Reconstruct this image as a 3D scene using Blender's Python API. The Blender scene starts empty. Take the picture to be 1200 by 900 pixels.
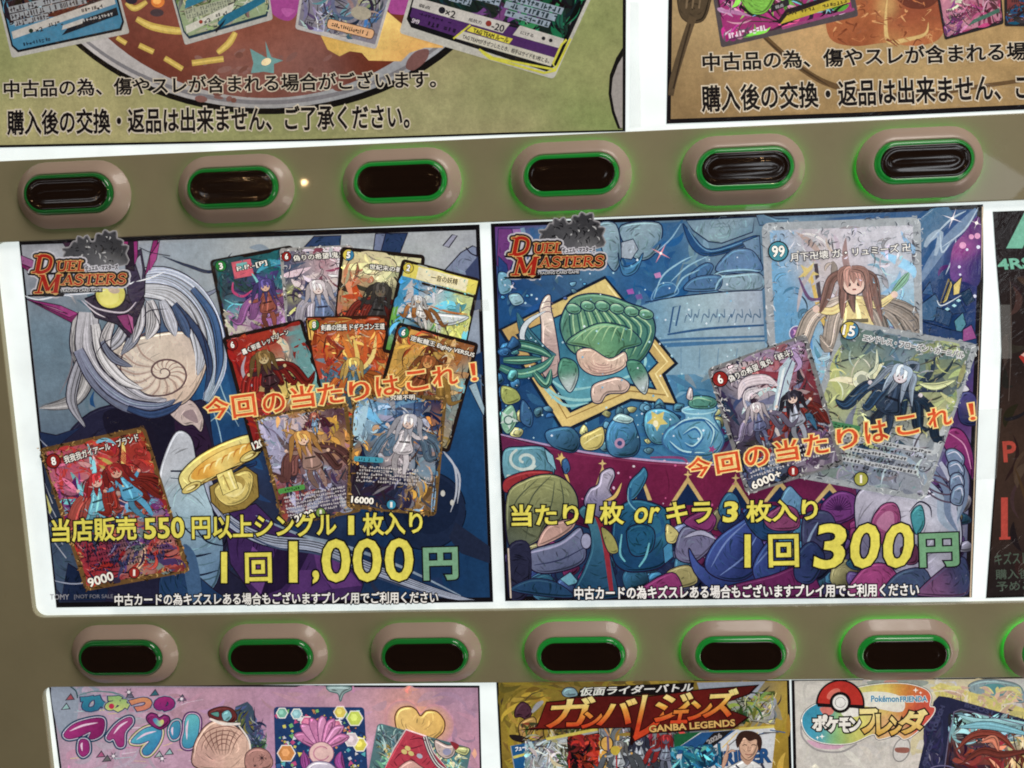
import bpy, bmesh, math, random
from mathutils import Vector, Matrix, noise
from mathutils.geometry import delaunay_2d_cdt

C = bpy.context.scene.collection
scene = bpy.context.scene

# ------------------------------------------------------------------ camera
# World: x to the right along the machine front, z up, +y into the machine.
FPX, D0 = 901.0, 0.36                      # focal length in photo pixels, metres along the axis
_dn = Vector((280.0, 7680.0, 901.0)).normalized()        # the front's "down" seen by the camera
_r = Vector((17500.0, -436.0, -901.0))
_r = (_r - _dn * _r.dot(_dn)).normalized()
_f = _r.cross(_dn)
MT = Matrix((_r, _f, -_dn))                # rows: camera-space directions of world x, y, z
T0 = Vector((0, 0, D0))
CAM = -(MT @ T0)
cam = bpy.data.cameras.new("camera"); camo = bpy.data.objects.new("camera", cam); C.objects.link(camo)
cx, cy, cz = MT @ Vector((1, 0, 0)), MT @ Vector((0, -1, 0)), MT @ Vector((0, 0, -1))
m = Matrix.Identity(4)
for i in range(3):
    m[i][0], m[i][1], m[i][2], m[i][3] = cx[i], cy[i], cz[i], CAM[i]
camo.matrix_world = m
cam.sensor_width = 36; cam.lens = 36 * FPX / 1200
cam.clip_start = 0.01; cam.clip_end = 50
scene.camera = camo

def P(px, py, w=0.0):
    """photo pixel -> (x, z) on the plane w metres in front of the machine front"""
    d = MT @ Vector(((px - 600) / FPX, (py - 450) / FPX, 1))
    t = (-w - CAM.y) / d.y
    return CAM.x + t * d.x, CAM.z + t * d.z

# ------------------------------------------------------------------ world, light, exposure
w = bpy.data.worlds.new("World"); scene.world = w; w.use_nodes = True
bgn = w.node_tree.nodes["Background"]
bgn.inputs[0].default_value = (0.30, 0.24, 0.19, 1); bgn.inputs[1].default_value = 0.12
scene.view_settings.view_transform = 'Standard'; scene.view_settings.look = 'None'
scene.view_settings.exposure = 0; scene.view_settings.gamma = 1
scene.cycles.use_denoising = True
scene.cycles.max_bounces = 6
scene.cycles.filter_width = 1.9                          # a phone picture is a little soft

def area(name, loc, target, size, power, col):
    l = bpy.data.lights.new(name, 'AREA'); l.energy = power; l.color = col; l.shape = 'DISK'; l.size = size
    o = bpy.data.objects.new(name, l); C.objects.link(o); o.location = loc
    o.rotation_euler = (Vector(target) - Vector(loc)).to_track_quat('-Z', 'Y').to_euler()
area("ceiling_lamp", (0.75, -1.0, 1.3), (0.1, 0, 0), 0.9, 16, (1, 0.94, 0.86))
area("room_lamp", (1.6, -1.0, -0.9), (0, 0, 0), 0.7, 7, (1, 0.88, 0.82))

def add_glare(px, py, dist, size, power, col, roll=0.0):
    """an added rectangular lamp behind the camera, set so its glare streaks the film near this point"""
    x, z = P(px, py); d = (Vector((x, 0, z)) - CAM).normalized(); d.y = -d.y
    l = bpy.data.lights.new("glare_lamp", 'AREA'); l.energy = power; l.color = col; l.shape = 'RECTANGLE'; l.size, l.size_y = size
    o = bpy.data.objects.new("glare_lamp", l); C.objects.link(o); o.location = Vector((x, 0, z)) + d * dist
    o.rotation_euler = (-d).to_track_quat('-Z', 'Y').to_euler()
    o.rotation_euler.rotate_axis('Z', roll)
add_glare(1085, 300, 1.4, (.42, .10), .7, (.92, .96, 1), .9)
add_glare(880, 270, 1.5, (.30, .05), .25, (.92, .96, 1), 1.3)
add_glare(150, 340, 1.5, (.30, .03), .2, (.95, .97, 1), .15)

def bulb(px, py, dist, power, r=0.006, col=(1, 0.62, 0.3)):
    """a small warm bulb of the room, behind the camera, that mirrors in the film near this point"""
    x, z = P(px, py); d = (Vector((x, 0, z)) - CAM).normalized(); d.y = -d.y
    l = bpy.data.lights.new("bulb", 'POINT'); l.energy = power; l.color = col; l.shadow_soft_size = r
    o = bpy.data.objects.new("bulb", l); C.objects.link(o); o.location = Vector((x, 0, z)) + d * dist
for b in ((357, 214, 1.6, 0.5), (276, 88, 1.7, 0.5), (100, 5, 1.5, 0.5), (213, 343, 1.8, 0.45), (905, 66, 1.9, 0.5),
          (594, 95, 1.9, 0.35)):
    bulb(*b)

# ------------------------------------------------------------------ materials
def lin(c):
    """ink colour (0-255) -> linear; the printer's inks are a little denser than the picked tones"""
    if c[2] - c[0] > 30 and c[2] > c[1]: c = (c[0] * .96, c[1] + .13 * (c[2] - c[1]), c[2] * .97)   # its blues lean to cyan
    g_ = .3 * c[0] + .59 * c[1] + .11 * c[2]; c = tuple(.87 * v + .13 * g_ for v in c)
    return tuple(1.05 * ((v / 255) / 12.92 if v <= 10.3 else (((v / 255) + 0.055) / 1.055) ** 2.4) ** 1.13 for v in c)

def newmat(name):
    mt = bpy.data.materials.new(name); mt.use_nodes = True
    nt = mt.node_tree
    return mt, nt, nt.nodes["Principled BSDF"], nt.links

def noise_node(nt, scale, detail=4, rough=.6, dist=0.0, coord='Object'):
    tc = nt.nodes.new("ShaderNodeTexCoord"); n = nt.nodes.new("ShaderNodeTexNoise")
    n.inputs["Scale"].default_value = scale; n.inputs["Detail"].default_value = detail
    n.inputs["Roughness"].default_value = rough; n.inputs["Distortion"].default_value = dist
    nt.links.new(tc.outputs[coord], n.inputs["Vector"])
    return n

def maprange(nt, src, a, b, c, d):
    r = nt.nodes.new("ShaderNodeMapRange")
    for k, v in zip(("From Min", "From Max", "To Min", "To Max"), (a, b, c, d)): r.inputs[k].default_value = v
    nt.links.new(src, r.inputs["Value"]); return r.outputs[0]

def math_(nt, op, a, b):
    n = nt.nodes.new("ShaderNodeMath"); n.operation = op
    for i, v in enumerate((a, b)):
        if isinstance(v, (int, float)): n.inputs[i].default_value = v
        else: nt.links.new(v, n.inputs[i])
    return n.outputs[0]

def vscale(nt, col, fac):
    n = nt.nodes.new("ShaderNodeVectorMath"); n.operation = 'SCALE'
    nt.links.new(col, n.inputs[0]); nt.links.new(fac, n.inputs["Scale"]); return n.outputs[0]

def ink_material(name, glow, rough=0.16):
    """ink on paper in a backlit panel, under a clear film: the print's own colour both reflects and lets light through"""
    mt, nt, b, L = newmat(name)
    at = nt.nodes.new("ShaderNodeAttribute"); at.attribute_name = "ink"
    fib = maprange(nt, noise_node(nt, 420, 5, .7).outputs[0], .25, .75, .80, 1.20)
    fine = maprange(nt, noise_node(nt, 1500, 2, .6).outputs[0], .25, .75, .90, 1.10)
    cloud = maprange(nt, noise_node(nt, 55, 3, .5).outputs[0], .3, .7, .92, 1.08)
    f = math_(nt, 'MULTIPLY', math_(nt, 'MULTIPLY', fib, fine), cloud)
    col = vscale(nt, at.outputs["Color"], f)
    L.new(col, b.inputs["Base Color"]); L.new(col, b.inputs["Emission Color"])
    b.inputs["Emission Strength"].default_value = glow
    b.inputs["Roughness"].default_value = 0.55
    b.inputs["Specular IOR Level"].default_value = 0.06
    b.inputs["Coat Weight"].default_value = 0.45; b.inputs["Coat Roughness"].default_value = rough
    bu = nt.nodes.new("ShaderNodeBump"); bu.inputs["Strength"].default_value = 0.26; bu.inputs["Distance"].default_value = 0.0012
    nz = noise_node(nt, 70, 3, .55, 1.8).outputs[0]          # creases of the film: sharp ridges where the noise crosses its middle
    ridge = math_(nt, 'POWER', math_(nt, 'SUBTRACT', 1.0, math_(nt, 'ABSOLUTE', math_(nt, 'MULTIPLY', math_(nt, 'SUBTRACT', nz, .5), 5.0), 0)), 3.0)
    L.new(math_(nt, 'ADD', math_(nt, 'MULTIPLY', ridge, .14), nz), bu.inputs["Height"])
    L.new(bu.outputs[0], b.inputs["Coat Normal"])
    return mt
GLOW = 0.72
M_INK = ink_material("printed_paper", GLOW)

def light_mat():
    mt, nt, b, L = newmat("lit_white_acrylic")
    b.inputs["Base Color"].default_value = (.8, .8, .8, 1); b.inputs["Roughness"].default_value = .25
    f = maprange(nt, noise_node(nt, 30, 4, .6, .8).outputs[0], .3, .7, .80, 1.0)
    rg = nt.nodes.new("ShaderNodeRGB"); rg.outputs[0].default_value = (.68, .77, .77, 1)
    L.new(vscale(nt, rg.outputs[0], f), b.inputs["Emission Color"]); b.inputs["Emission Strength"].default_value = 1.0
    return mt
M_LIGHT = light_mat()

def plain(name, col, rough, spec=.5, nscale=60, amt=.08, coat=0, bump=0, sss=0):
    mt, nt, b, L = newmat(name)
    rg = nt.nodes.new("ShaderNodeRGB"); rg.outputs[0].default_value = (*col, 1)
    f = maprange(nt, noise_node(nt, nscale, 5, .65).outputs[0], .3, .7, 1 - amt, 1 + amt)
    L.new(vscale(nt, rg.outputs[0], f), b.inputs["Base Color"])
    rr = maprange(nt, noise_node(nt, nscale * 2.3, 4, .6).outputs[0], .3, .7, rough * .8, rough * 1.25)
    L.new(rr, b.inputs["Roughness"]); b.inputs["Specular IOR Level"].default_value = spec
    b.inputs["Coat Weight"].default_value = coat; b.inputs["Coat Roughness"].default_value = .03
    if sss:
        b.inputs["Subsurface Weight"].default_value = sss; b.inputs["Subsurface Radius"].default_value = (.003, .003, .002)
    if bump:
        bu = nt.nodes.new("ShaderNodeBump"); bu.inputs["Strength"].default_value = bump; bu.inputs["Distance"].default_value = .0004
        L.new(noise_node(nt, nscale * 6, 3, .6).outputs[0], bu.inputs["Height"]); L.new(bu.outputs[0], b.inputs["Normal"])
    return mt
M_PLATE = plain("taupe_painted_plate", (.37, .33, .20), .34, .3, 25, .06, coat=.35, bump=.03)
M_BEZEL = plain("pinkish_grey_plastic", (.53, .40, .32), .38, .5, 40, .04, coat=.25)
M_LENS = plain("dark_amber_window", (.016, .007, .004), .13, .3, 60, .12, coat=.35)

def ring_mat(name, k):
    mt, nt, b, L = newmat(name)
    b.inputs["Base Color"].default_value = (.01, .16, .03, 1); b.inputs["Roughness"].default_value = .15
    b.inputs["Emission Color"].default_value = (.03, 1, .10, 1); b.inputs["Emission Strength"].default_value = k
    b.inputs["Coat Weight"].default_value = .6
    return mt
M_RING = [ring_mat("green_ring_dim", .012), ring_mat("green_ring", .05), ring_mat("green_ring_bright", .11)]
M_GAP = [ring_mat("green_leak_dim", .45), ring_mat("green_leak", 1.7), ring_mat("green_leak_bright", 5.0)]

def tape_mat():
    mt, nt, b, L = newmat("clear_tape")
    b.inputs["Base Color"].default_value = (.85, .9, .9, 1); b.inputs["Roughness"].default_value = .2
    b.inputs["Alpha"].default_value = .10
    return mt
M_TAPE = tape_mat()

# ------------------------------------------------------------------ object helpers
def mesh_obj(name, verts, faces, mat, parent=None, cols=None, smooth=False):
    me = bpy.data.meshes.new(name)
    off = parent.matrix_world.translation if False else None
    org = ORG.get(parent.name, Vector((0, 0, 0))) if parent else Vector((0, 0, 0))
    me.from_pydata([(v[0] - org.x, v[1] - org.y, v[2] - org.z) for v in verts], [], faces)
    if cols is not None:
        a = me.attributes.new("ink", 'FLOAT_COLOR', 'POINT')
        flat = []
        for c in cols: flat += [c[0], c[1], c[2], 1.0]
        a.data.foreach_set("color", flat)
    me.materials.append(mat)
    if smooth:
        for p in me.polygons: p.use_smooth = True
    o = bpy.data.objects.new(name, me); C.objects.link(o)
    if parent: o.parent = parent; ORG[o.name] = org
    return o
ORG = {}

def thing(name, loc, label, cat, group=None):
    o = bpy.data.objects.new(name, None); C.objects.link(o); o.location = loc
    o.empty_display_size = .02
    o['label'] = label; o['category'] = cat
    if group: o['group'] = group
    ORG[o.name] = Vector(loc)
    return o

# ------------------------------------------------------------------ drawing on a sheet (coordinates: photo pixels -> sheet plane)
DZ = 8e-7
def cr(pts, n=6, closed=True):
    """Catmull-Rom curve through the points"""
    out = []; k = len(pts)
    rng = range(k) if closed else range(k - 1)
    for i in rng:
        if closed: p0, p1, p2, p3 = pts[(i - 1) % k], pts[i], pts[(i + 1) % k], pts[(i + 2) % k]
        else: p0, p1, p2, p3 = pts[max(i - 1, 0)], pts[i], pts[i + 1], pts[min(i + 2, k - 1)]
        for j in range(n):
            t = j / n; t2 = t * t; t3 = t2 * t
            out.append(tuple(.5 * (2 * p1[a] + (p2[a] - p0[a]) * t + (2 * p0[a] - 5 * p1[a] + 4 * p2[a] - p3[a]) * t2 +
                                   (3 * p1[a] - p0[a] - 3 * p2[a] + p3[a]) * t3) for a in (0, 1)))
    if not closed: out.append(tuple(pts[-1]))
    return out

def ell(x, y, rx, ry=None, a=0, n=28, a0=0, a1=360):
    ry = rx if ry is None else ry; a = math.radians(a); ca, sa = math.cos(a), math.sin(a)
    full = abs(a1 - a0) >= 360; o = []
    for i in range(n if full else n + 1):
        t = math.radians(a0 + (a1 - a0) * i / n)
        o.append((x + rx * math.cos(t) * ca - ry * math.sin(t) * sa, y + rx * math.cos(t) * sa + ry * math.sin(t) * ca))
    return o

def blend(cps):
    """smooth colour field from (x, y, rgb, radius) control points"""
    L_ = [(x, y, lin(c), r) for x, y, c, r in cps]
    def fn(x, y):
        s = 1e-12; acc = [0, 0, 0]
        for a, b, c, r in L_:
            q = math.exp(-((x - a) ** 2 + (y - b) ** 2) / (2 * r * r)) + 1e-9 * r
            s += q
            for k in range(3): acc[k] += q * c[k]
        nz = 1 + .16 * noise.noise(Vector((x * .05, y * .05, 3))) + .10 * noise.noise(Vector((x * .17, y * .17, 9)))
        return tuple(v / s * nz for v in acc)
    return fn

def vgrad(y0, c0, y1, c1):
    a, b = lin(c0), lin(c1)
    def fn(x, y):
        t = min(1, max(0, (y - y0) / (y1 - y0)))
        return tuple(a[k] + (b[k] - a[k]) * t for k in range(3))
    return fn

def clip_quad(a, b, c, d):
    """keeps print inside the four-cornered printed area a b c d"""
    lerp = lambda p, q, t: p + (q - p) * t
    def fn(x, y):
        y = min(max(y, lerp(a[1], b[1], (x - a[0]) / (b[0] - a[0]))), lerp(d[1], c[1], (x - d[0]) / (c[0] - d[0])))
        x = min(max(x, lerp(a[0], d[0], (y - a[1]) / (d[1] - a[1]))), lerp(b[0], c[0], (y - b[1]) / (c[1] - b[1])))
        return x, y
    return fn

class Sheet:
    """one flat printed sheet; pieces of print are collected layer over layer and built as child meshes"""
    def __init__(s, w0): s.w = s.base = w0; s.zfix = None; s.clip = None; s.reset()
    def reset(s): s.v, s.f, s.c = [], [], []
    def up(s): s.w += DZ; return s.w
    def add(s, pts, faces, cols):
        w_ = s.up() if s.zfix is None else s.zfix; n = len(s.v)
        for x, y in pts:
            if s.clip: x, y = s.clip(x, y)
            X, Z = P(x, y, s.base); s.v.append((X, -w_, Z))
        for f in faces: s.f.append([i + n for i in f])
        s.c += cols
    def poly(s, pts, col):
        A = sum(pts[i - 1][0] * pts[i][1] - pts[i][0] * pts[i - 1][1] for i in range(len(pts)))
        if A > 0: pts = pts[::-1]
        c = lin(col) if not callable(col) else None
        s.add(pts, [list(range(len(pts)))], [c or col(*p) for p in pts])
    def area(s, pts, fn, step=7):
        """polygon filled with a colour field (interior points carry it)"""
        xs = [p[0] for p in pts]; ys = [p[1] for p in pts]
        vs = [Vector(p) for p in pts]; n = len(vs)
        y = min(ys) + step * .5; k = 0
        while y < max(ys):
            x = min(xs) + step * (.25 + .5 * (k % 2))
            while x < max(xs):
                if inside(x, y, pts): vs.append(Vector((x, y)))
                x += step
            y += step; k += 1
        r = delaunay_2d_cdt(vs, [], [list(range(n))], 1, 1e-4)
        V = [(p.x, p.y) for p in r[0]]
        F = []
        for t in r[2]:
            t = list(t)
            A = sum(V[t[i - 1]][0] * V[t[i]][1] - V[t[i]][0] * V[t[i - 1]][1] for i in range(len(t)))
            F.append(t[::-1] if A > 0 else t)
        s.add(V, F, [fn(*p) for p in V])
    def line(s, pts, wd, col, taper=0.0, ends=(0.0, 0.0), n=5, smooth=True, col2=None):
        """ribbon along a curve; taper 1 = pointed at both ends; ends = pointedness of (start, end)"""
        q = cr(pts, n, False) if smooth and len(pts) > 2 else list(pts)
        N = len(q); a = lin(col); b = lin(col2) if col2 else a
        e0, e1 = max(taper, ends[0]), max(taper, ends[1])
        V, cols = [], []
        for i, (x, y) in enumerate(q):
            x0, y0 = q[max(i - 1, 0)]; x1, y1 = q[min(i + 1, N - 1)]
            dx, dy = x1 - x0, y1 - y0; l = math.hypot(dx, dy) or 1
            t = i / (N - 1); k = 1.0
            if t < .5: k = 1 - e0 * (1 - math.sin(math.pi * t))
            else: k = 1 - e1 * (1 - math.sin(math.pi * t))
            h = wd * .5 * max(k, .02)
            V += [(x - dy / l * h, y + dx / l * h), (x + dy / l * h, y - dx / l * h)]
            cc = tuple(a[j] + (b[j] - a[j]) * t for j in range(3)); cols += [cc, cc]
        s.add(V, [[2 * i, 2 * i + 2, 2 * i + 3, 2 * i + 1] for i in range(N - 1)], cols)
    def blob(s, pts, col, out=None, ow=1.3, sm=True, n=5, step=7):
        q = cr(pts, n) if sm else pts
        if callable(col): s.area(q, col, step)
        else: s.poly(q, col)
        if out:
            s.hatch(q, col)
            s.line(q + [q[0], q[1]], ow, out, smooth=False)
    def hatch(s, q, col):
        """fine drawn shading inside a shape"""
        xs = [p[0] for p in q]; ys = [p[1] for p in q]; A = abs(sum(q[i - 1][0] * q[i][1] - q[i][0] * q[i - 1][1] for i in range(len(q)))) / 2
        if A < 90: return
        R = random.Random(int(A * 7 + xs[0])); cx_, cy_ = sum(xs) / len(xs), sum(ys) / len(ys); w0 = s.w; k = 0
        lc = lin(col) if not callable(col) else None
        for i in range(int(min(A / 26, 60))):
            x, y = R.uniform(min(xs), max(xs)), R.uniform(min(ys), max(ys))
            if not inside(x, y, q): continue
            a = math.atan2(y - cy_, x - cx_) + math.pi / 2 + R.uniform(-.35, .35); L_ = R.uniform(.12, .34) * math.sqrt(A)
            pts = [(x + L_ * j * math.cos(a + .25 * j), y + L_ * j * math.sin(a + .25 * j)) for j in (-.5, 0, .5)]
            if not (inside(*pts[0], q) and inside(*pts[2], q)): continue
            c = lc or col(x, y); f = R.choice((.55, .72, .8, 1.25, 1.45)); c = tuple(max(0, min(1, v)) ** (1 / 2.4) for v in (c[0] * f, c[1] * f, c[2] * f))
            s.zfix = w0 + DZ + 4e-7 * (k % 12); k += 1
            s.line(pts, R.uniform(.6, 2.0), tuple(255 * (1.055 * v - .055) if v > .05 else 255 * v ** 2.4 * 12.92 for v in c), taper=.9, n=2)
        N = len(q)
        for sgn, f, wd in ((1, 1.9, 1.5), (-1, .5, 2.2)):
            run = []
            for i in range(N + 1):
                x0, y0 = q[(i - 1) % N]; x1, y1 = q[(i + 1) % N]; x, y = q[i % N]
                l = math.hypot(x1 - x0, y1 - y0) or 1; nx_, ny_ = (y1 - y0) / l, -(x1 - x0) / l
                if not inside(x - nx_ * 1.5, y - ny_ * 1.5, q): nx_, ny_ = -nx_, -ny_
                ok = (-.55 * nx_ - .83 * ny_) * sgn > .45
                if ok: run.append((x - nx_ * 2.6, y - ny_ * 2.6))
                if run and (not ok or i == N):
                    if len(run) > 3:
                        c = lc or col(*run[len(run) // 2]); c = tuple(min(1, v * f + (.02 if sgn > 0 else 0)) for v in c)
                        s.zfix = w0 + DZ + 5.2e-6 + 2e-7 * (1 + sgn)
                        s.line(run, wd, tuple(255 * (1.055 * v ** (1 / 2.4) - .055) if v > .0031 else 255 * v * 12.92 for v in c), taper=.85, smooth=False)
                    run = []
        s.zfix = None; s.w = w0 + DZ + 7e-6
    def ribbon(s, pts, wd, col, out=(35, 30, 50), ow=1.6, ends=(.95, .95), col2=None):
        s.line(pts, wd + 2 * ow, out, ends=ends); s.line(pts, wd, col, ends=(min(1, ends[0] * 1.02), min(1, ends[1] * 1.02)), col2=col2)
        if wd > 7:                                        # strands drawn along a broad ribbon
            R = random.Random(int(pts[0][0] * 13 + pts[-1][1] * 7)); k = min(int(wd / 3.2), 9); w0 = s.w
            for j in range(k):
                d = (j + .5) / k - .5 + R.uniform(-.06, .06); q = []
                for i, (x, y) in enumerate(pts):
                    x0, y0 = pts[max(i - 1, 0)]; x1, y1 = pts[min(i + 1, len(pts) - 1)]; l = math.hypot(x1 - x0, y1 - y0) or 1
                    tt = i / (len(pts) - 1); kk = math.sin(math.pi * min(max(tt, .04), .96)) ** .6 if ends[1] > .6 else 1
                    q.append((x - (y1 - y0) / l * d * wd * kk, y + (x1 - x0) / l * d * wd * kk))
                f = R.choice((.62, .78, 1.14, 1.2, .5)); c = tuple(min(245, v * f) for v in col)
                s.zfix = w0 + DZ + 4e-7 * (j % 3); s.line(q, R.uniform(.5, 1.3) + wd * .02, c, taper=.9)
            s.zfix = None; s.w = w0 + DZ + 1.6e-6
    def scatter(s, box, n, sizes, pal, out, seed, mask=None):
        """small rounded drawn shapes crowding an area"""
        R = random.Random(seed)
        for i in range(n):
            x, y = R.uniform(box[0], box[2]), R.uniform(box[1], box[3])
            if mask and not mask(x, y): continue
            r = R.uniform(*sizes); a0 = R.uniform(0, 6.28); k = R.choice((4, 5, 6, 7)); st = R.uniform(.55, 1.2)
            q = [(x + r * R.uniform(.6, 1.25) * math.cos(a0 + 6.283 * j / k), y + st * r * R.uniform(.6, 1.25) * math.sin(a0 + 6.283 * j / k)) for j in range(k)]
            c = R.choice(pal); f = R.uniform(.75, 1.2); c = tuple(min(235, v * f) for v in c)
            s.blob(q, blend([(x - r * .5, y - r * .5, tuple(min(240, v * 1.3) for v in c), r * .6), (x + r * .5, y + r * .6, tuple(v * .6 for v in c), r * .6)]), out, .9, step=4)
            if R.random() < .5: s.line(ell(x, y, r * .45, r * .4, 0, 10, R.uniform(0, 180), R.uniform(230, 340)), .9, tuple(min(240, v * 1.4) for v in c) if R.random() < .6 else out, taper=.6, smooth=False)
    def star(s, x, y, r, col, k=4, inner=.18, rot=0):
        s.poly([(x + (r if i % 2 == 0 else r * inner) * math.cos(math.radians(rot + 180 * i / k)),
                 y + (r if i % 2 == 0 else r * inner) * math.sin(math.radians(rot + 180 * i / k))) for i in range(2 * k)], col)
    def strokes(s, n, cps, box, size, seed, dark=.3, light=.15, mask=None, curl=1.0, map_=None, ink=(28, 24, 34), thin=1.0, var=.32):
        """busy painted detail: n curved, tapered brush marks whose colours follow the nearest control points"""
        R = random.Random(seed); x0, y0, x1, y1 = box
        mp = map_ or (lambda a, b: (a, b))
        cl = lambda v, a, b: min(max(v, a), b)
        sc = math.hypot(x1 - x0, y1 - y0)
        w0 = s.w; NL = 70; lz = 3e-7
        for i in range(n):
            s.zfix = w0 + DZ + lz * (i * NL // max(n, 1)) + 1e-8 * (i % 20)
            x, y = R.uniform(x0, x1), R.uniform(y0, y1)
            if mask and not mask(x, y): continue
            best = sorted(cps, key=lambda c: ((c[0] - x) ** 2 + (c[1] - y) ** 2) / c[3] ** 2 * R.uniform(.4, 1.8))[:2]
            c = R.choice(best)[2]; k = R.uniform(1 - var, 1 + var); j_ = 38 * var
            c = tuple(cl(v * k + R.uniform(-j_, j_), 6, 250) for v in c)
            t = R.random(); wd = size * R.uniform(.25, 1.0) * thin; ln = size * R.uniform(*s.span)
            if t < dark: c = tuple(v * .35 + q * .65 for v, q in zip(c, ink)); wd *= .38; ln *= 1.15
            elif t < dark + light: c = tuple(v * .5 + 225 * .5 for v in c); wd *= .4
            a = 6.283 * noise.noise(Vector((x / sc * 2.2 + seed, y / sc * 2.2, .7 * seed))) * 1.5 + R.uniform(-.45, .45)
            da = R.uniform(-1, 1) * curl; pts = []
            for j in range(6):
                pts.append(mp(cl(x, x0, x1), cl(y, y0, y1)))
                x += math.cos(a) * ln / 5 * s.ux; y += math.sin(a) * ln / 5 * s.uy; a += da * .42
            s.line(pts, wd * s.wk, c, taper=.9, n=2)
        s.zfix = None; s.w = w0 + DZ + lz * NL
    ux = uy = wk = 1.0; span = (2.0, 5.5)
    def build(s, name, parent, label=None):
        o = mesh_obj(name, s.v, s.f, M_INK, parent, s.c); s.reset()
        if label: o['label'] = label
        return o
    # ---- writing
    def chars(s, items, col, bold, out, ow, slope=0.0, skew=0.0):
        for ch, x0, x1, yb, h in items:
            s.text(ch, (x0, yb), (x1, yb + slope * (x1 - x0)), h, col, bold, out, ow, skew)
    def text(s, txt, p0, p1, h, col, bold=0.0, out=None, ow=0.0, skew=0.0, out2=None, ow2=0.0, bend=None):
        """txt fitted on the baseline p0 -> p1 with height h (pixels); bold / ow thicken it by that many pixels"""
        base, bb = glyphs(txt, 0.0)
        sx = math.hypot(p1[0] - p0[0], p1[1] - p0[1]) / (bb[2] - bb[0]); sy = h / (bb[3] - bb[1])
        ex = ((p1[0] - p0[0]), (p1[1] - p0[1])); l = math.hypot(*ex); ex = (ex[0] / l, ex[1] / l); ey = (ex[1], -ex[0])
        def put(r, cc):
            me, _ = glyphs(txt, r / ((sx + sy) * .5)) if r > 0 else (base, bb)
            w_ = s.up(); n = len(s.v)
            zmax = max((abs(v[2]) for v in me[0]), default=0) or 1
            for x, y, z in me[0]:
                a = (x - bb[0]) * sx + skew * (y - bb[1]) * sy; b = (y - bb[1]) * sy
                if bend: b += bend(a / l)
                px, py = p0[0] + ex[0] * a + ey[0] * b, p0[1] + ex[1] * a + ey[1] * b
                X, Z = P(px, py, s.base); s.v.append((X, -(w_ + z / zmax * DZ * .45), Z))
                s.c.append(cc(px, py) if callable(cc) else cc)
            for f in me[1]: s.f.append([i + n for i in f])
            s.up()
        if out2: put(bold + ow + ow2, lin(out2))
        if out: put(bold + ow, lin(out))
        put(bold, col if callable(col) else lin(col))

def inside(x, y, pts):
    r = False; j = len(pts) - 1
    for i in range(len(pts)):
        xi, yi = pts[i]; xj, yj = pts[j]
        if (yi > y) != (yj > y) and x < (xj - xi) * (y - yi) / (yj - yi) + xi: r = not r
        j = i
    return r

_gl = {}
def glyphs(txt, r):
    key = (txt, round(r, 3))
    if key in _gl: return _gl[key]
    cu = bpy.data.curves.new("writing", 'FONT'); cu.body = txt; cu.size = 1; cu.resolution_u = 3
    cu.fill_mode = 'FRONT'; cu.bevel_depth = r; cu.bevel_resolution = 1
    o = bpy.data.objects.new("writing", cu); C.objects.link(o)
    dg = bpy.context.evaluated_depsgraph_get(); dg.update()
    me = bpy.data.meshes.new_from_object(o.evaluated_get(dg))
    vs = [tuple(v.co) for v in me.vertices]; fs = [list(p.vertices) for p in me.polygons]
    bpy.data.objects.remove(o); bpy.data.curves.remove(cu); bpy.data.meshes.remove(me)
    xs = [v[0] for v in vs]; ys = [v[1] for v in vs]
    _gl[key] = ((vs, fs), (min(xs), min(ys), max(xs), max(ys)))
    return _gl[key]
# ------------------------------------------------------------------ the vending machine
X0, X1 = P(-420, 450)[0], P(1560, 450)[0]
W1 = .0015
ROWX = P(20, 560, W1)[0]                                    # left edge of the lit panels
def zavg(*pp): return sum(P(*p, W1)[1] for p in pp) / len(pp)
Z1B = zavg((0, 186), (380, 171), (980, 145.6), (1200, 136.5))
Z2T = zavg((0, 279), (180, 274), (380, 266), (980, 245), (1200, 236))
Z2B = zavg((60, 721.5), (400, 718.7), (820, 713.5), (1200, 710.5))
Z3T = zavg((60, 802), (400, 800), (800, 797.5), (1200, 796.5))
ZTOP, ZBOT = Z1B + .26, Z3T - .22
machine = thing("vending_machine", (0, 0.004, ZBOT - .02), "taupe vending machine front with green-lit oval buttons between rows of lit posters", "vending machine")

def rrect(x0, z0, x1, z1, r, n=6):
    o = []
    for cx_, cz_, a in ((x1 - r, z1 - r, 0), (x0 + r, z1 - r, 90), (x0 + r, z0 + r, 180), (x1 - r, z0 + r, 270)):
        for i in range(n + 1):
            t = math.radians(a + 90 * i / n); o.append((cx_ + r * math.cos(t), cz_ + r * math.sin(t)))
    return o

def plate():
    cu = bpy.data.curves.new("plate", 'CURVE'); cu.dimensions = '2D'; cu.fill_mode = 'BOTH'
    cu.extrude = .0011; cu.bevel_depth = .0004; cu.bevel_resolution = 2
    rx = ROWX; R_ = .0055
    for pts in (rrect(X0, ZBOT - .02, X1, ZTOP + .02, .01), rrect(rx, Z1B, X1 - .03, ZTOP, R_), rrect(rx, Z2B, X1 - .03, Z2T, R_), rrect(rx, ZBOT, X1 - .03, Z3T, R_)):
        sp = cu.splines.new('POLY'); sp.points.add(len(pts) - 1); sp.use_cyclic_u = True
        for q, (x, z) in zip(sp.points, pts): q.co = (x, z, 0, 1)
    o = bpy.data.objects.new("plate", cu); C.objects.link(o)
    dg = bpy.context.evaluated_depsgraph_get(); dg.update()
    me = bpy.data.meshes.new_from_object(o.evaluated_get(dg))
    vs = [(v.co.x, -v.co.z, v.co.y) for v in me.vertices]; fs = [list(p.vertices) for p in me.polygons]
    bpy.data.objects.remove(o)
    return mesh_obj("front_plate", vs, fs, M_PLATE, machine)
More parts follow.
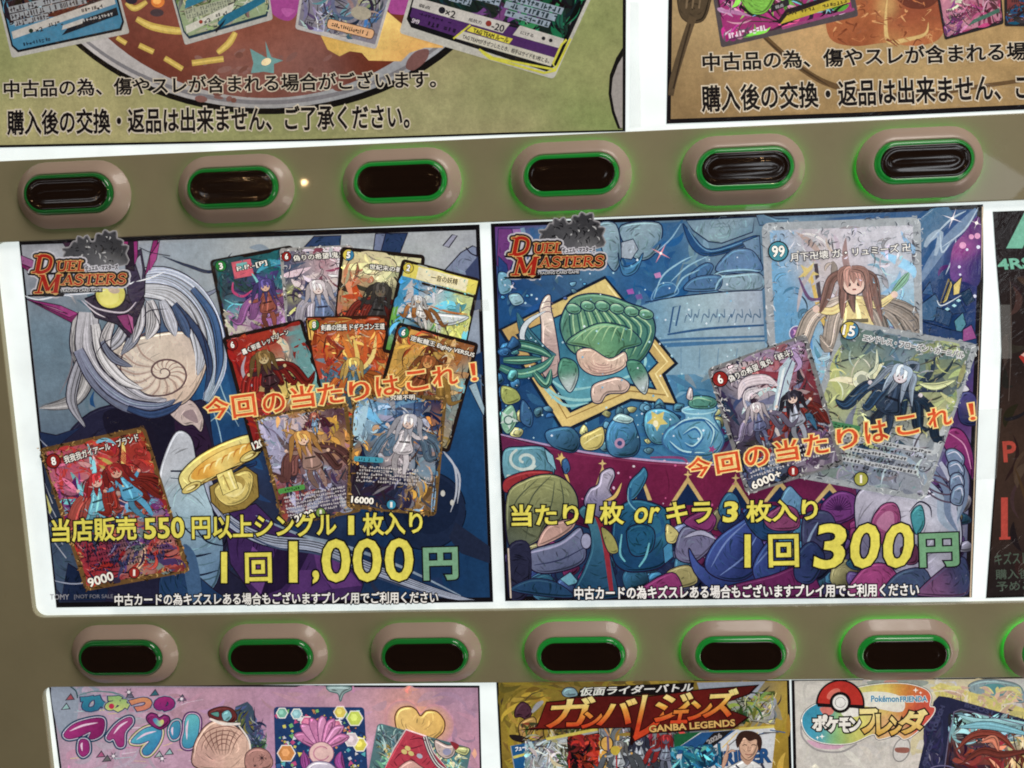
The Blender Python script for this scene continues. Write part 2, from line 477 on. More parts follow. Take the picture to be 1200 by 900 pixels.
plate()                                                  # its face stands 1.5 mm proud of w = 0
for za, zb in ((Z1B, ZTOP), (Z2B, Z2T), (ZBOT, Z3T)):
    a, b, c, d = ROWX - .004, za - .004, X1 - .02, zb + .004
    vs = [(x, y, z) for y in (0.0016, .006) for x, z in ((a, b), (c, b), (c, d), (a, d))]
    mesh_obj("light_panel", vs, [(0, 1, 2, 3), (7, 6, 5, 4), (0, 4, 5, 1), (1, 5, 6, 2), (2, 6, 7, 3), (3, 7, 4, 0)], M_LIGHT, machine)
SHEET_W = -.0013                                         # paper lies on the lit panel

def stadium(cx_, cz_, L_, r, n=14):
    o = []
    for i in range(n + 1):
        t = -math.pi / 2 + math.pi * i / n; o.append((cx_ + L_ + r * math.cos(t), cz_ + r * math.sin(t)))
    for i in range(n + 1):
        t = math.pi / 2 + math.pi * i / n; o.append((cx_ - L_ + r * math.cos(t), cz_ + r * math.sin(t)))
    return o

BW = 1.035 * (P(737, 206)[0] - P(600, 206)[0]) / 2; BH = 1.035 * (P(669, 167)[1] - P(669, 245)[1]) / 2
def loft(name, cx_, cz_, prof, mat, parent, cap=None):
    vs, fs = [], []; n = 0
    for inset, h in prof:
        ring = stadium(cx_, cz_, BW - BH, BH - inset); n = len(ring)
        vs += [(x, -h, z) for x, z in ring]
    for k in range(len(prof) - 1):
        for i in range(n):
            j = (i + 1) % n
            fs.append((k * n + i, k * n + j, (k + 1) * n + j, (k + 1) * n + i))
    if cap == 'lens':                                    # shallow channel running lengthwise
        h = prof[-1][1]; inset = prof[-1][0]; ring = stadium(cx_, cz_, BW - BH, BH - inset)
        rr = BH - inset; base = (len(prof) - 1) * n
        for s_, dp in ((.84, .15), (.62, .55), (.5, .2), (.2, .6), (.08, .55)):
            b0 = len(vs)
            for x, z in ring: vs.append((cx_ + (x - cx_) * (1 - (1 - s_) * .35), -(h - dp * .001), cz_ + (z - cz_) * s_))
            for i in range(n):
                j = (i + 1) % n; fs.append((base + i, base + j, b0 + j, b0 + i))
            base = b0
        fs.append(tuple(range(base, base + n)))
    return mesh_obj(name, vs, fs, mat, parent, smooth=True)

BUTTONS = [(90, 229, 0), (279, 222, 1), (472, 215, 2), (669, 207, 2), (869, 200, 2), (1075, 192, 2),
           (149, 764, 0), (322, 763, 1), (500, 762, 1), (680, 761, 2), (864, 760, 2), (1052, 759, 2), (1243, 758, 2)]
W1 = .0015
mm = .001
for px, py, lv in BUTTONS:
    x, z = P(px, py, W1)
    b = loft("button", x, z, [(2.6 * mm, W1 + 2.0 * mm), (.3 * mm, W1 + 1.8 * mm), (0, W1 + 1.95 * mm), (.12 * mm, W1 + 2.15 * mm), (.75 * mm, W1 + 2.6 * mm), (2.2 * mm, W1 + 4.1 * mm),
                             (4.0 * mm, W1 + 5.5 * mm), (5.2 * mm, W1 + 6.2 * mm), (5.7 * mm, W1 + 6.3 * mm), (6.1 * mm, W1 + 6.1 * mm), (6.3 * mm, W1 + 5.0 * mm)], M_BEZEL, machine)
    loft("light_leak", x, z, [(2.5 * mm, W1), (2.5 * mm, W1 + 2.0 * mm)], M_GAP[lv], b)  # unseen glowing wall, added under the bezel to cast the green halo
    loft("light_ring", x, z, [(6.15 * mm, W1 + 5.6 * mm), (6.3 * mm, W1 + 6.6 * mm), (6.9 * mm, W1 + 7.5 * mm), (7.7 * mm, W1 + 8.0 * mm), (8.2 * mm, W1 + 7.7 * mm)], M_RING[lv], b)
    loft("lens", x, z, [(8.1 * mm, W1 + 7.0 * mm), (8.2 * mm, W1 + 7.75 * mm), (8.7 * mm, W1 + 7.9 * mm)], M_LENS, b, cap='lens')
# ------------------------------------------------------------------ pictures of cards printed on the posters
def quadmap(q):
    (ax, ay), (bx, by), (cx_, cy_), (dx, dy) = q
    def mp(u, v):
        return (ax * (1 - u) * (1 - v) + bx * u * (1 - v) + cx_ * u * v + dx * (1 - u) * v,
                ay * (1 - u) * (1 - v) + by * u * (1 - v) + cy_ * u * v + dy * (1 - u) * v)
    return mp

def rounded(mp, u0, v0, u1, v1, r, asp, n=4):
    """rounded rectangle in card coordinates; asp = width / height of the card"""
    o = []; rv = r * asp
    for cu_, cv, a in ((u1 - r, v1 - rv, 0), (u0 + r, v1 - rv, 90), (u0 + r, v0 + rv, 180), (u1 - r, v0 + rv, 270)):
        for i in range(n + 1):
            t = math.radians(a + 90 * i / n); o.append(mp(cu_ + r * math.cos(t), cv + rv * math.sin(t)))
    return o

def scribble(s, mp, u0, u1, v, h, col, seed, fill=.9):
    """a line of print too small to read: little upright and level dashes"""
    R = random.Random(seed); u = u0
    while u < u1 - .012:
        if R.random() < fill:
            for _ in range(2):
                a, b = R.uniform(0, .014), R.uniform(0, h)
                if R.random() < .5: q = [mp(u + a, v), mp(u + a + .008, v), mp(u + a + .008, v + h), mp(u + a, v + h)]
                else: q = [mp(u, v + b), mp(u + .02, v + b), mp(u + .02, v + b + h * .3), mp(u, v + b + h * .3)]
                s.poly(q, col)
        u += .026

def ornate(s, mp, seed, cols, band=.07, n=150, top=.13):
    """scrollwork foil round the edge of a card"""
    R = random.Random(seed)
    for i in range(n):
        e = R.random()
        if e < .38: u, v = R.uniform(0, 1), R.uniform(0, top)
        elif e < .62: u, v = R.uniform(0, band), R.uniform(0, 1)
        elif e < .86: u, v = R.uniform(1 - band, 1), R.uniform(0, 1)
        else: u, v = R.uniform(0, 1), R.uniform(1 - band * .7, 1)
        a = R.uniform(0, 6.28); c = R.choice(cols); pts = []
        L_ = R.uniform(.012, .03)
        for j in range(4):
            pts.append(mp(min(max(u, -.008), 1.008), min(max(v, -.005), 1.005)))
            u += math.cos(a) * L_ * .7; v += math.sin(a) * L_ * .5; a += R.choice((-1, 1)) * .5 + .35
        s.line(pts, R.uniform(.7, 1.7), c, taper=.9, n=2)

def figure(s, mp, u, v, hgt, hair, skin, cloth, cape, seed, lean=0.0, px=1.0):
    """a plain little faceless figure with flying hair and cloak, as drawn on such cards"""
    R = random.Random(seed); x, y = mp(u, v); x2, y2 = mp(u, v + .1); H = math.hypot(*[a - b for a, b in zip(mp(.5, 0), mp(.5, 1))]) * hgt
    up = ((x - x2), (y - y2)); l = math.hypot(*up); ca, sa = up[0] / l, up[1] / l
    def T(a, b):                                          # a across, b up, in figure heights
        a += lean * b; return (x + (a * -sa + b * ca) * H, y + (a * ca + b * sa) * H)
    ink = (32, 26, 36); o = .55
    dk = lambda c, f=.6: tuple(q * f for q in c); lt = lambda c: tuple(min(240, q * 1.25 + 12) for q in c)
    for k in range(5):
        a = (-1) ** k * (.12 + .09 * k) + R.uniform(-.05, .05)
        s.ribbon([T(a * .2, .22), T(a * .9, .08), T(a * 1.3, -.12 - .03 * k), T(a * 1.7, -.2 + .14 * R.random())], H * R.uniform(.10, .16), cape if k % 2 else dk(cape, .75), ink, o, (.5, .97), dk(cape))
    for sg in (-1, 1):
        s.ribbon([T(.03 * sg, -.08), T(.09 * sg, -.25), T(.06 * sg + .03, -.45)], H * .085, dk(cloth, .8) if sg < 0 else cloth, ink, o, (.1, .6))
    s.blob([T(-.08, .22), T(.08, .22), T(.10, .08), T(.16, -.1), T(0, -.16), T(-.15, -.1), T(-.1, .08)], cloth, ink, o)
    s.line([T(0, .2), T(.02, .05), T(-.02, -.12)], H * .035, lt(cloth), taper=.6); s.line([T(-.08, .04), T(.09, .04)], H * .03, dk(cloth, .5))
    for sg in (-1, 1):
        b = R.uniform(-.02, .24)
        s.ribbon([T(.07 * sg, .19), T(.18 * sg, .1 + b * .4), T(.30 * sg, .08 + b)], H * .06, cloth, ink, o, (.1, .4)); s.poly(ell(*T(.31 * sg, .085 + b), H * .028, None, 0, 8), skin)
    for k in range(5):
        a = -.2 + .1 * k + R.uniform(-.03, .03)
        s.ribbon([T(a * .3, .42), T(a * .75, .37), T(a * .95 - .02, .22), T(a * 1.25 - .05 * R.random(), .02 + .1 * R.random())], H * .075, hair if k % 2 else dk(hair, .8), ink, o, (.3, .97), dk(hair, .8))
    s.poly(ell(*T(0, .33), H * .095, None, 0, 14), ink); s.poly(ell(*T(0, .33), H * .085, None, 0, 14), skin)
    for e in (-.035, .035): s.poly(ell(*T(e, .325), H * .013, H * .017, 0, 6), ink)
    s.line([T(-.015, .285), T(.015, .285)], H * .012, (130, 70, 66))
    for k in range(5): s.ribbon([T(-.01, .45), T(-.09 + .045 * k, .42), T(-.10 + .05 * k, .33 + .03 * abs(k - 2) * -1)], H * .06, hair if k % 2 == 0 else lt(hair), ink, o * .7, (.3, .97))

def card(s, parent, q, label, blobs, seed, border=(38, 28, 26), bw=.045, n=260, size=.05, badge=None, title=None,
         box=None, power=None, fig=None, foil=None, art=(0, 0, 1, 1), extra=None, dark=.3, light=.15, badge_r=.062, tab=None, mana=None):
    mp = quadmap(q)
    W = math.hypot(q[1][0] - q[0][0], q[1][1] - q[0][1]); H = math.hypot(q[3][0] - q[0][0], q[3][1] - q[0][1]); asp = W / H
    s.poly(rounded(mp, 0, 0, 1, 1, .05, asp), border)
    b = bw; u0, v0, u1, v1 = b, b * asp, 1 - b, 1 - b * asp
    cps = [(u, v, c, r) for u, v, c, r in blobs]
    fld = blend(cps)
    N = 12; pts, cols, F = [], [], []
    for j in range(N + 1):
        for i in range(N + 1):
            u, v = u0 + (u1 - u0) * i / N, v0 + (v1 - v0) * j / N
            pts.append(mp(u, v)); cols.append(fld(u, v))
    for j in range(N):
        for i in range(N): k = j * (N + 1) + i; F.append([k, k + N + 1, k + N + 2, k + 1])
    s.add(pts, F, cols)
    s.ux, s.uy, s.wk = 1.0, asp, W
    s.clip = clip_quad(mp(.02, .02 * asp), mp(.98, .02 * asp), mp(.98, 1 - .02 * asp), mp(.02, 1 - .02 * asp))
    bx = (u0, v0, u1, v1)
    s.strokes(n // 6, cps, bx, size * 2.0, seed + 1, dark=.1, light=.04, map_=mp, curl=.8, var=.2)
    R = random.Random(seed + 9)
    for k in range(int(16 + n / 40)):                    # drawn forms with an ink edge
        u, v = R.uniform(u0 + .06, u1 - .06), R.uniform(v0 + .1, v1 - .06); c = min(cps, key=lambda c_: (c_[0] - u) ** 2 + (c_[1] - v) ** 2)[2]
        f = R.uniform(.75, 1.25); c = tuple(min(240, v_ * f) for v_ in c); a = R.uniform(0, 6.28); L_ = size * R.uniform(1.6, 3.4); da = R.uniform(-.9, .9); pts = []
        for j in range(4):
            pts.append(mp(min(max(u, u0), u1), min(max(v, v0), v1))); u += math.cos(a) * L_ * .4; v += math.sin(a) * L_ * .4 * asp; a += da
        s.ribbon(pts, size * W * R.uniform(.5, 1.2), c, (34, 28, 36), .55, ends=(.7, .98))
    s.strokes(n // 5, cps, bx, size * .95, seed, dark=dark, light=light * .7, map_=mp, var=.24)
    s.strokes(int(n * .5), cps, bx, size * .36, seed + 2, dark=dark + .18, light=light * .8, map_=mp, curl=1.4, var=.26)
    s.ux = s.uy = s.wk = 1.0
    if extra: extra(s, mp)
    if fig:
        for k, f in enumerate(fig): figure(s, mp, *f[:7], seed + 30 + k, *f[7:])
    if fig or extra:
        s.ux, s.uy, s.wk = 1.0, asp, W
        s.strokes(int(n * .45), cps, bx, size * .26, seed + 4, dark=dark + .2, light=light + .05, map_=mp, curl=1.6, var=.26); s.ux = s.uy = s.wk = 1.0
    s.clip = None
    if foil: ornate(s, mp, seed + 5, foil[0], foil[1], foil[2], foil[3] if len(foil) > 3 else .13)
    if box:
        for k in range(box[2]):
            v = box[0] + (box[1] - box[0]) * k / max(box[2] - 1, 1)
            uu = .94 - .2 * random.Random(seed * 7 + k).random()
            if box[3] is not None and k % 2 == 0:
                s.poly([mp(u0 + .03, v - .006), mp(uu, v - .006), mp(uu, v + .022), mp(u0 + .03, v + .022)], box[3])
            scribble(s, mp, u0 + .05, uu, v, .017, box[4], seed * 11 + k)
    if tab:
        c, v = tab; s.poly(rounded(mp, u0 + .01, v, u0 + .33, v + .045, .018, asp), c); scribble(s, mp, u0 + .06, u0 + .28, v + .012, .02, (25, 35, 30), seed + 77)
    if mana:
        x, y = mp(.5, .935); s.poly(ell(x, y, W * .055, n=18), (30, 26, 30)); s.poly(ell(x, y, W * .047, n=18), mana)
        s.text("I", (x - 1, y + W * .028), (x + 1, y + W * .028), W * .056, (225, 220, 210), .2)
    o = s.build("card_picture", parent, label)
    ex = ((q[1][0] - q[0][0]) / W, (q[1][1] - q[0][1]) / W); ey = ((q[3][0] - q[0][0]) / H, (q[3][1] - q[0][1]) / H)
    if badge:
        c, c2, txt, (u, v) = badge; x, y = mp(u, v); r = W * badge_r
        s.poly(ell(x, y, r * 1.14, n=24), (28, 24, 28)); s.poly(ell(x, y, r, n=24), c)
        if c2: s.poly(ell(x, y, r, n=24, a0=-60, a1=120, a=0) , c2)
        h = r * 1.15; wd = h * (.52 if len(txt) == 1 else 1.15)
        s.text(txt, (x - ex[0] * wd / 2 - ey[0] * -h / 2, y - ex[1] * wd / 2 + h / 2), (x + ex[0] * wd / 2 - ey[0] * -h / 2, y + ex[1] * wd / 2 + h / 2), h, (240, 238, 230), .35, (25, 22, 28), .6)
        s.build("number_badge", o)
    if title:
        txt, (ua, va), (ub, vb), h, col, oc = title
        s.text(txt, mp(ua, va), mp(ub, vb), h, col, .12, oc, .9)
        s.build("title_text", o)
    if power:
        txt, (ua, va), (ub, vb), h = power
        s.text(txt, mp(ua, va), mp(ub, vb), h, (238, 234, 222), .35, (28, 24, 28), .8); s.build("power_text", o)
    return o

# ------------------------------------------------------------------ the red slanted wordmark on the two large posters
SERIF = {  # polylines of (x, y) with width; letters one unit high
 'D': (0.86, [([(.2, .02), (.2, .98)], .25, 0), ([(.2, .97), (.46, .97), (.7, .82), (.76, .5), (.68, .18), (.44, .03), (.2, .03)], .2, .35), ([(-.04, .03), (.4, .03)], .1, 0), ([(-.04, .97), (.4, .97)], .1, 0)]),
 'U': (0.86, [([(.17, .96), (.17, .36), (.28, .08), (.46, .04), (.64, .1), (.72, .36), (.72, .96)], .2, 0), ([(.0, .96), (.36, .96)], .1, 0), ([(.58, .96), (.88, .96)], .1, 0)]),
 'E': (0.76, [([(.2, .02), (.2, .98)], .22, 0), ([(.02, .04), (.7, .04)], .14, 0), ([(.02, .96), (.68, .96)], .14, 0), ([(.2, .52), (.54, .52)], .12, 0), ([(.69, .0), (.72, .26)], .09, 0), ([(.66, 1), (.68, .76)], .09, 0), ([(.54, .4), (.54, .64)], .07, 0)]),
 'L': (0.74, [([(.2, .02), (.2, .98)], .22, 0), ([(.02, .04), (.68, .04)], .14, 0), ([(.02, .96), (.4, .96)], .1, 0), ([(.68, .0), (.73, .32)], .1, 0)]),
 'M': (1.16, [([(.14, .02), (.2, .98)], .12, 0), ([(.2, .98), (.56, .12)], .25, 0), ([(.56, .12), (.92, .98)], .12, 0), ([(.92, .02), (.92, .98)], .25, 0), ([(-.04, .03), (.32, .03)], .1, 0), ([(.72, .03), (1.14, .03)], .1, 0), ([(.04, .97), (.3, .97)], .1, 0), ([(.84, .97), (1.1, .97)], .1, 0)]),
 'A': (0.9, [([(.12, .02), (.46, 1)], .11, 0), ([(.46, 1), (.76, .02)], .23, 0), ([(.24, .32), (.62, .32)], .1, 0), ([(-.03, .03), (.28, .03)], .1, 0), ([(.56, .03), (.94, .03)], .1, 0)]),
 'S': (0.7, [([(.62, .78), (.5, .95), (.3, .97), (.14, .84), (.16, .64), (.34, .53), (.54, .42), (.62, .24), (.5, .06), (.28, .02), (.08, .2)], .18, 0), ([(.6, .98), (.63, .68)], .08, 0), ([(.07, .02), (.05, .32)], .08, 0)]),
 'T': (0.8, [([(.4, .02), (.4, .98)], .23, 0), ([(.04, .95), (.76, .95)], .14, 0), ([(.03, .98), (.04, .7)], .09, 0), ([(.76, .98), (.77, .7)], .09, 0), ([(.2, .03), (.6, .03)], .1, 0)]),
 'R': (0.88, [([(.2, .02), (.2, .98)], .22, 0), ([(.2, .96), (.5, .96), (.66, .78), (.52, .54), (.2, .5)], .16, 0), ([(.4, .5), (.78, .03)], .21, 0), ([(.02, .03), (.4, .03)], .1, 0), ([(.02, .97), (.3, .97)], .1, 0), ([(.66, .03), (.9, .03)], .1, 0)]),
}
def serif(s, word, x, y, dx, dy, h, skew, grow, col, hx=1.0):
    for ch in word:
        wd, parts = SERIF[ch]
        for pts, lw, e in parts:
            q = []
            for a, b in pts:
                q.append((x + dx * a * h * hx + skew * b * h, y + dy * a * h * hx - b * h))
            s.line(q, lw * h + 2 * grow, col, ends=(0, 0), n=4, smooth=len(q) > 3)
            if grow > .3:
                for e_ in (q[0], q[-1]): s.poly(ell(e_[0], e_[1], lw * h * .5 + grow, n=10), col)
        x += dx * wd * h * hx; y += dy * wd * h * hx

def wordmark(s, parent, ox, oy, seed):
    T = lambda x, y: (ox + x, oy + y)           # origin: upper left of the D
    R = random.Random(seed)
    # grey creature-like crest behind the words: a plain jagged grey mass
    crest = [(35, 1), (37, -5), (33, -8), (41, -9), (46, -16), (50, -15), (51, -22), (57, -19), (61, -23), (65, -16), (71, -17), (73, -25), (79, -24), (82, -29), (87, -26), (94, -28), (95, -20), (102, -17), (101, -12), (108, -11), (105, -3), (107, 8), (78, 12), (58, 9), (44, 6)]
    q = [T(*p) for p in cr(crest, 3)]
    s.line(q + q[:2], 4.2, (158, 156, 158), smooth=False); s.poly(q, (158, 156, 158)); s.line(q + q[:2], 2.6, (112, 110, 114), smooth=False)
    s.area(q, blend([(ox + 50, oy - 12, (70, 70, 74), 9), (ox + 80, oy - 18, (58, 58, 62), 10), (ox + 70, oy - 2, (90, 90, 94), 8), (ox + 98, oy - 8, (60, 60, 64), 9), (ox + 90, oy + 8, (110, 110, 112), 7)]), 3)
    for i in range(70):
        x, y = R.uniform(40, 104), R.uniform(-24, 6)
        if not inside(ox + x, oy + y, q): continue
        a = R.uniform(0, 6.28); L_ = R.uniform(2, 7)
        s.line([T(x, y), T(x + L_ * .5 * math.cos(a) + 1, y + L_ * .5 * math.sin(a)), T(x + L_ * math.cos(a), y + L_ * math.sin(a) + 1)], R.uniform(.7, 1.9), R.choice([(28, 28, 32), (30, 30, 34), (38, 38, 42), (170, 170, 170), (90, 90, 92), (60, 60, 64)]), taper=.9, n=3)
    words = [("D", -1, 19.5, 20, .2, 1.25), ("UEL", 25.5, 17.6, 11.6, .16, 1.26), ("M", 2, 43, 21, .18, 1.2), ("ASTERS", 32, 33.5, 11.6, .16, 1.36)]
    dx, dy = .9995, -.018
    for grow, colr in ((4.6, (182, 180, 186)), (2.8, (60, 52, 58)), (1.7, (26, 18, 20)), (.6, (196, 158, 96))):
        if grow == 1.7:
            s.poly([T(-8, 20), T(58, 18), T(56, 20.6), T(-6, 22.4)], (26, 18, 20)); s.poly([T(30, 31), T(110, 28), T(100, 34.5), T(32, 36)], (26, 18, 20)); s.poly([T(-8, 45), T(36, 43.5), T(34, 47), T(-6, 47)], (26, 18, 20))
        for wd, x, y, h, sk, hx in words: serif(s, wd, ox + x, oy + y, dx, dy, h, sk, grow, colr, hx)
    for wd, x, y, h, sk, hx in words:
        serif(s, wd, ox + x, oy + y, dx, dy, h, sk, -.12, (168, 36, 24), hx)
    s.text("デュエル・マスターズ", T(60, 17.5), T(98, 15.5), 5.6, (30, 30, 36), .25, (186, 184, 190), .9)
    q = [T(29, 39), T(80, 37), T(80, 42), T(29, 43.5)]; s.poly(q, (34, 32, 38))
    s.text("TRADING CARD GAME", T(31, 42), T(79, 40.6), 3.0, (200, 200, 200), .05)
    s.build("wordmark", parent)
# ------------------------------------------------------------------ posters of the top row
def sheet_base(s, parent, quad, col, name="paper_sheet"):
    """the paper itself: thin sheet with an edge"""
    w0 = s.w; pts = quad
    vs = [(P(x, y, w0)[0], -(w0), P(x, y, w0)[1]) for x, y in pts] + [(P(x, y, w0)[0], -(w0 - .0001), P(x, y, w0)[1]) for x, y in pts]
    n = len(pts); A = sum(pts[i - 1][0] * pts[i][1] - pts[i][0] * pts[i - 1][1] for i in range(n))
    f = [tuple(range(n)), tuple(range(2 * n - 1, n - 1, -1))] + [(i, n + i, n + (i + 1) % n, (i + 1) % n) for i in range(n)]
    if A > 0: f = [t[::-1] for t in f]
    o = mesh_obj(name, vs, f, M_INK, parent, [lin(col)] * (2 * n)); s.up(); return o

def poster(label, corner):
    x, z = P(*corner)
    return thing("poster", (x, -SHEET_W, z), label, "poster", "posters in the lit panels")

INK = (26, 22, 24)
def flame(px, py):                                       # red ink of the slanted lines, printed unevenly
    k = .5 + .9 * noise.noise(Vector((px * .11, py * .16, 2))); a, b = lin((196, 58, 32)), lin((226, 98, 50)); k = min(1, max(0, k))
    return tuple(a[i] + (b[i] - a[i]) * k for i in range(3))
n1, n2 = "中古品の為、傷やスレが含まれる場合がございます。", "購入後の交換・返品は出来ません、ご了承ください。"

# ---- curry plate poster, upper left
t = poster("poster of brown curry on a silver plate over green ground, at upper left", (360, 160))
s = Sheet(SHEET_W)
Q = [(-330, -240), (735, -240), (733, 154), (600, 157.5), (380, 165), (0, 173), (-330, 182)]
sheet_base(s, t, Q, (24, 20, 24))
art = [(-326, -236), (730, -236), (729.5, 152), (600, 155), (380, 162.5), (0, 170), (-326, 179)]
gcp = [(20, 100, (158, 152, 108), 60), (10, 70, (120, 140, 80), 30), (60, 150, (165, 155, 110), 70), (300, 155, (140, 142, 95), 60), (520, 130, (150, 148, 108), 50),
       (580, 110, (118, 134, 82), 30), (640, 110, (128, 140, 88), 40), (690, 40, (128, 140, 85), 30), (660, 20, (140, 150, 95), 30), (700, 90, (150, 148, 100), 30), (600, 150, (160, 148, 112), 40),
       (690, 140, (120, 140, 80), 35), (-200, 0, (140, 145, 95), 200), (560, 40, (150, 140, 100), 80)]
s.area(art, blend(gcp), 9)
plate_c = (310, -125)
s.poly(ell(313, -120, 306, 254, 0, 90), (22, 20, 20))
s.area(ell(311, -124, 301, 251, 0, 90), blend([(130, 90, (176, 170, 168), 60), (260, 130, (150, 148, 148), 60), (420, 125, (140, 142, 146), 50), (520, 90, (150, 152, 158), 60), (300, -200, (160, 160, 160), 200)]), 14)
s.line(ell(311, -126, 297, 246, 0, 60, 15, 165), 5, (120, 118, 122), taper=.7, smooth=False)
s.area(ell(312, -125, 262, 240, 0, 90), blend([(150, 70, (96, 44, 34), 40), (220, 95, (110, 58, 46), 40), (300, 40, (140, 82, 66), 40), (340, 80, (150, 108, 100), 30), (370, 95, (120, 86, 82), 25), (250, 20, (150, 88, 72), 40), (440, 90, (110, 52, 36), 40),
                                              (320, 110, (104, 46, 28), 30), (160, 10, (132, 76, 66), 40), (280, 85, (138, 104, 100), 20), (300, -200, (120, 60, 40), 150)]), 8)
R = random.Random(8)
for i in range(36):                                      # steam smears
    x, y = R.uniform(230, 400), R.uniform(60, 118)
    s.poly(ell(x, y, R.uniform(3, 9), R.uniform(1.5, 4), R.uniform(-40, 40), 12), R.choice([(128, 90, 84), (136, 98, 92), (118, 76, 66)]))
for pts, wd in (([(160, 22), (178, 31), (205, 36), (225, 36)], 9), ([(137, 44), (148, 51)], 8), ([(163, 53), (180, 61)], 9), ([(193, 68), (214, 81)], 9), ([(225, 74), (262, 69)], 10), ([(255, 62), (268, 51), (276, 38)], 8), ([(148, 3), (158, 10), (172, 2)], 7)):
    s.line(pts, wd, (186, 158, 76), ends=(.3, .3)); s.line(pts, wd * .45, (204, 180, 98), ends=(.5, .5))
s.poly(ell(185, 2, 8, 7), (206, 120, 56)); s.poly(ell(184, 1, 5, 4), (238, 170, 90)); s.poly(ell(184, 15, 8, 4.5), (76, 62, 66)); s.poly(ell(154, 0, 7, 5), (48, 44, 60))
s.blob([(318, -20), (316, 8), (324, 20), (340, 24), (350, 10), (352, -20)], (160, 72, 140)); s.blob([(455, -14), (455, 12), (466, 17), (478, 14), (484, -10)], (160, 72, 140))
s.blob([(330, 10), (336, 20), (346, 12)], (178, 92, 158))
ycp = blend([(400, 60, (206, 168, 90), 25), (450, 40, (214, 188, 110), 25), (470, 60, (206, 150, 84), 20), (385, 50, (190, 150, 72), 15)])
s.area([(376, 42), (384, 58), (398, 66), (410, 60), (424, 62), (432, 71), (470, 72), (480, 62), (498, 56), (520, 56), (512, 44), (478, 34), (452, 12), (440, 20)], ycp, 5)
s.blob([(478, 70), (488, 60), (502, 58), (500, 70), (486, 82), (476, 80)], (120, 84, 80))
s.poly([(311, 48), (313, 68), (293, 57), (297, 74), (294, 86), (309, 84), (321, 86), (321, 75), (332, 71), (318, 67)], (108, 148, 152))
s.poly(ell(312, 72.5, 6, 4, -25), (226, 204, 160))
s.poly([(729.6, 56), (722, 68), (714.5, 88), (713, 110), (717, 132), (724, 151), (729, 151)], (24, 22, 22)); s.poly([(729.7, 66), (724, 76), (718, 92), (716.5, 110), (720, 130), (727, 150), (729.3, 150)], (150, 144, 140))
s.build("artwork", t)

def frame_card(s, q, edge, inner):
    mp = quadmap(q); s.poly(rounded(mp, 0, 0, 1, 1, .02, .72), (168, 166, 160)); s.poly([mp(.02, .0), mp(.98, .0), mp(.98, .93), mp(.94, .975), mp(.06, .975), mp(.02, .93)], edge)
    s.poly([mp(.035, 0), mp(.965, 0), mp(.965, .925), mp(.93, .96), mp(.07, .96), mp(.035, .925)], inner); return mp
def sub(mp, u0, v0, u1, v1): return [mp(u0, v0), mp(u1, v0), mp(u1, v1), mp(u0, v1)]
def lines_(s, mp, rows, seed, col, back):
    for k, (u0, u1, v, h) in enumerate(rows):
        if back: s.poly(sub(mp, u0 - .01, v - .004, u1, v + h + .004), back)
        scribble(s, mp, u0, u1, v, h, col, seed + k)
# blue card
q = [(-32, -120), (100, -160), (152, 39), (14, 68)]
mp = frame_card(s, q, (22, 26, 34), (70, 120, 160))
s.poly(sub(mp, .05, 0, .95, .80), (52, 38, 40))
cps = [(.2, .65, (80, 120, 150), .15), (.6, .7, (90, 55, 48), .2), (.8, .6, (120, 60, 40), .15), (.3, .78, (46, 36, 40), .1)]
s.ux, s.uy, s.wk = 1, .72, 130; s.strokes(220, cps, (.05, .45, .95, .80), .06, 31, map_=mp); s.ux = s.uy = s.wk = 1
lines_(s, mp, [(.08, .62, .70, .03), (.08, .72, .745, .03), (.1, .38, .79, .025)], 3, (60, 52, 56), (148, 152, 156))
s.poly([mp(.05, .845), mp(.62, .80), mp(.58, .845), mp(.05, .89)], (176, 172, 166)); s.poly([mp(.62, .80), mp(.95, .775), mp(.95, .82), mp(.58, .845)], (176, 172, 166))
s.poly([mp(.45, .93), mp(.55, .875), mp(.95, .84), mp(.95, .885)], (30, 34, 44)); s.poly([mp(.48, .875), mp(.66, .86), mp(.64, .888), mp(.46, .90)], (176, 172, 166))
s.poly(ell(*mp(.21, .865), 2.6), (40, 56, 44)); s.text("×2", mp(.25, .885), mp(.31, .88), 5, (30, 28, 30), .2)
scribble(s, mp, .36, .5, .845, .02, (50, 46, 46), 5); scribble(s, mp, .66, .85, .805, .02, (50, 46, 46), 6); scribble(s, mp, .12, .35, .925, .02, (30, 44, 64), 7); scribble(s, mp, .6, .9, .865, .015, (170, 170, 170), 8)
s.build("card_picture", t, "card with a blue foot, upper left of the plate")
# green and white card
q = [(158, -160), (290, -190), (320, 23), (217, 53)]
mp = frame_card(s, q, (36, 58, 82), (140, 156, 120))
cps = [(.2, .7, (150, 160, 130), .15), (.6, .7, (140, 150, 120), .2), (.8, .72, (180, 150, 170), .12), (.4, .9, (110, 130, 80), .2), (.6, .62, (120, 110, 110), .2)]
s.ux, s.uy, s.wk = 1, .6, 110; s.strokes(260, cps, (.04, .5, .96, .95), .05, 33, map_=mp, dark=.2); s.ux = s.uy = s.wk = 1
s.poly([mp(.13, .775), mp(.62, .735), mp(.6, .78), mp(.1, .815)], (52, 116, 150)); s.text("アレスタ", mp(.44, .772), mp(.6, .757), 5, (220, 226, 226), .2)
lines_(s, mp, [(.1, .62, .825, .02), (.1, .55, .85, .02)], 12, (110, 116, 104), (160, 164, 140))
s.poly([mp(.06, .905), mp(.62, .855), mp(.58, .895), mp(.05, .945)], (190, 188, 176)); s.poly([mp(.66, .85), mp(.95, .83), mp(.95, .80), mp(.68, .82)], (190, 186, 176))
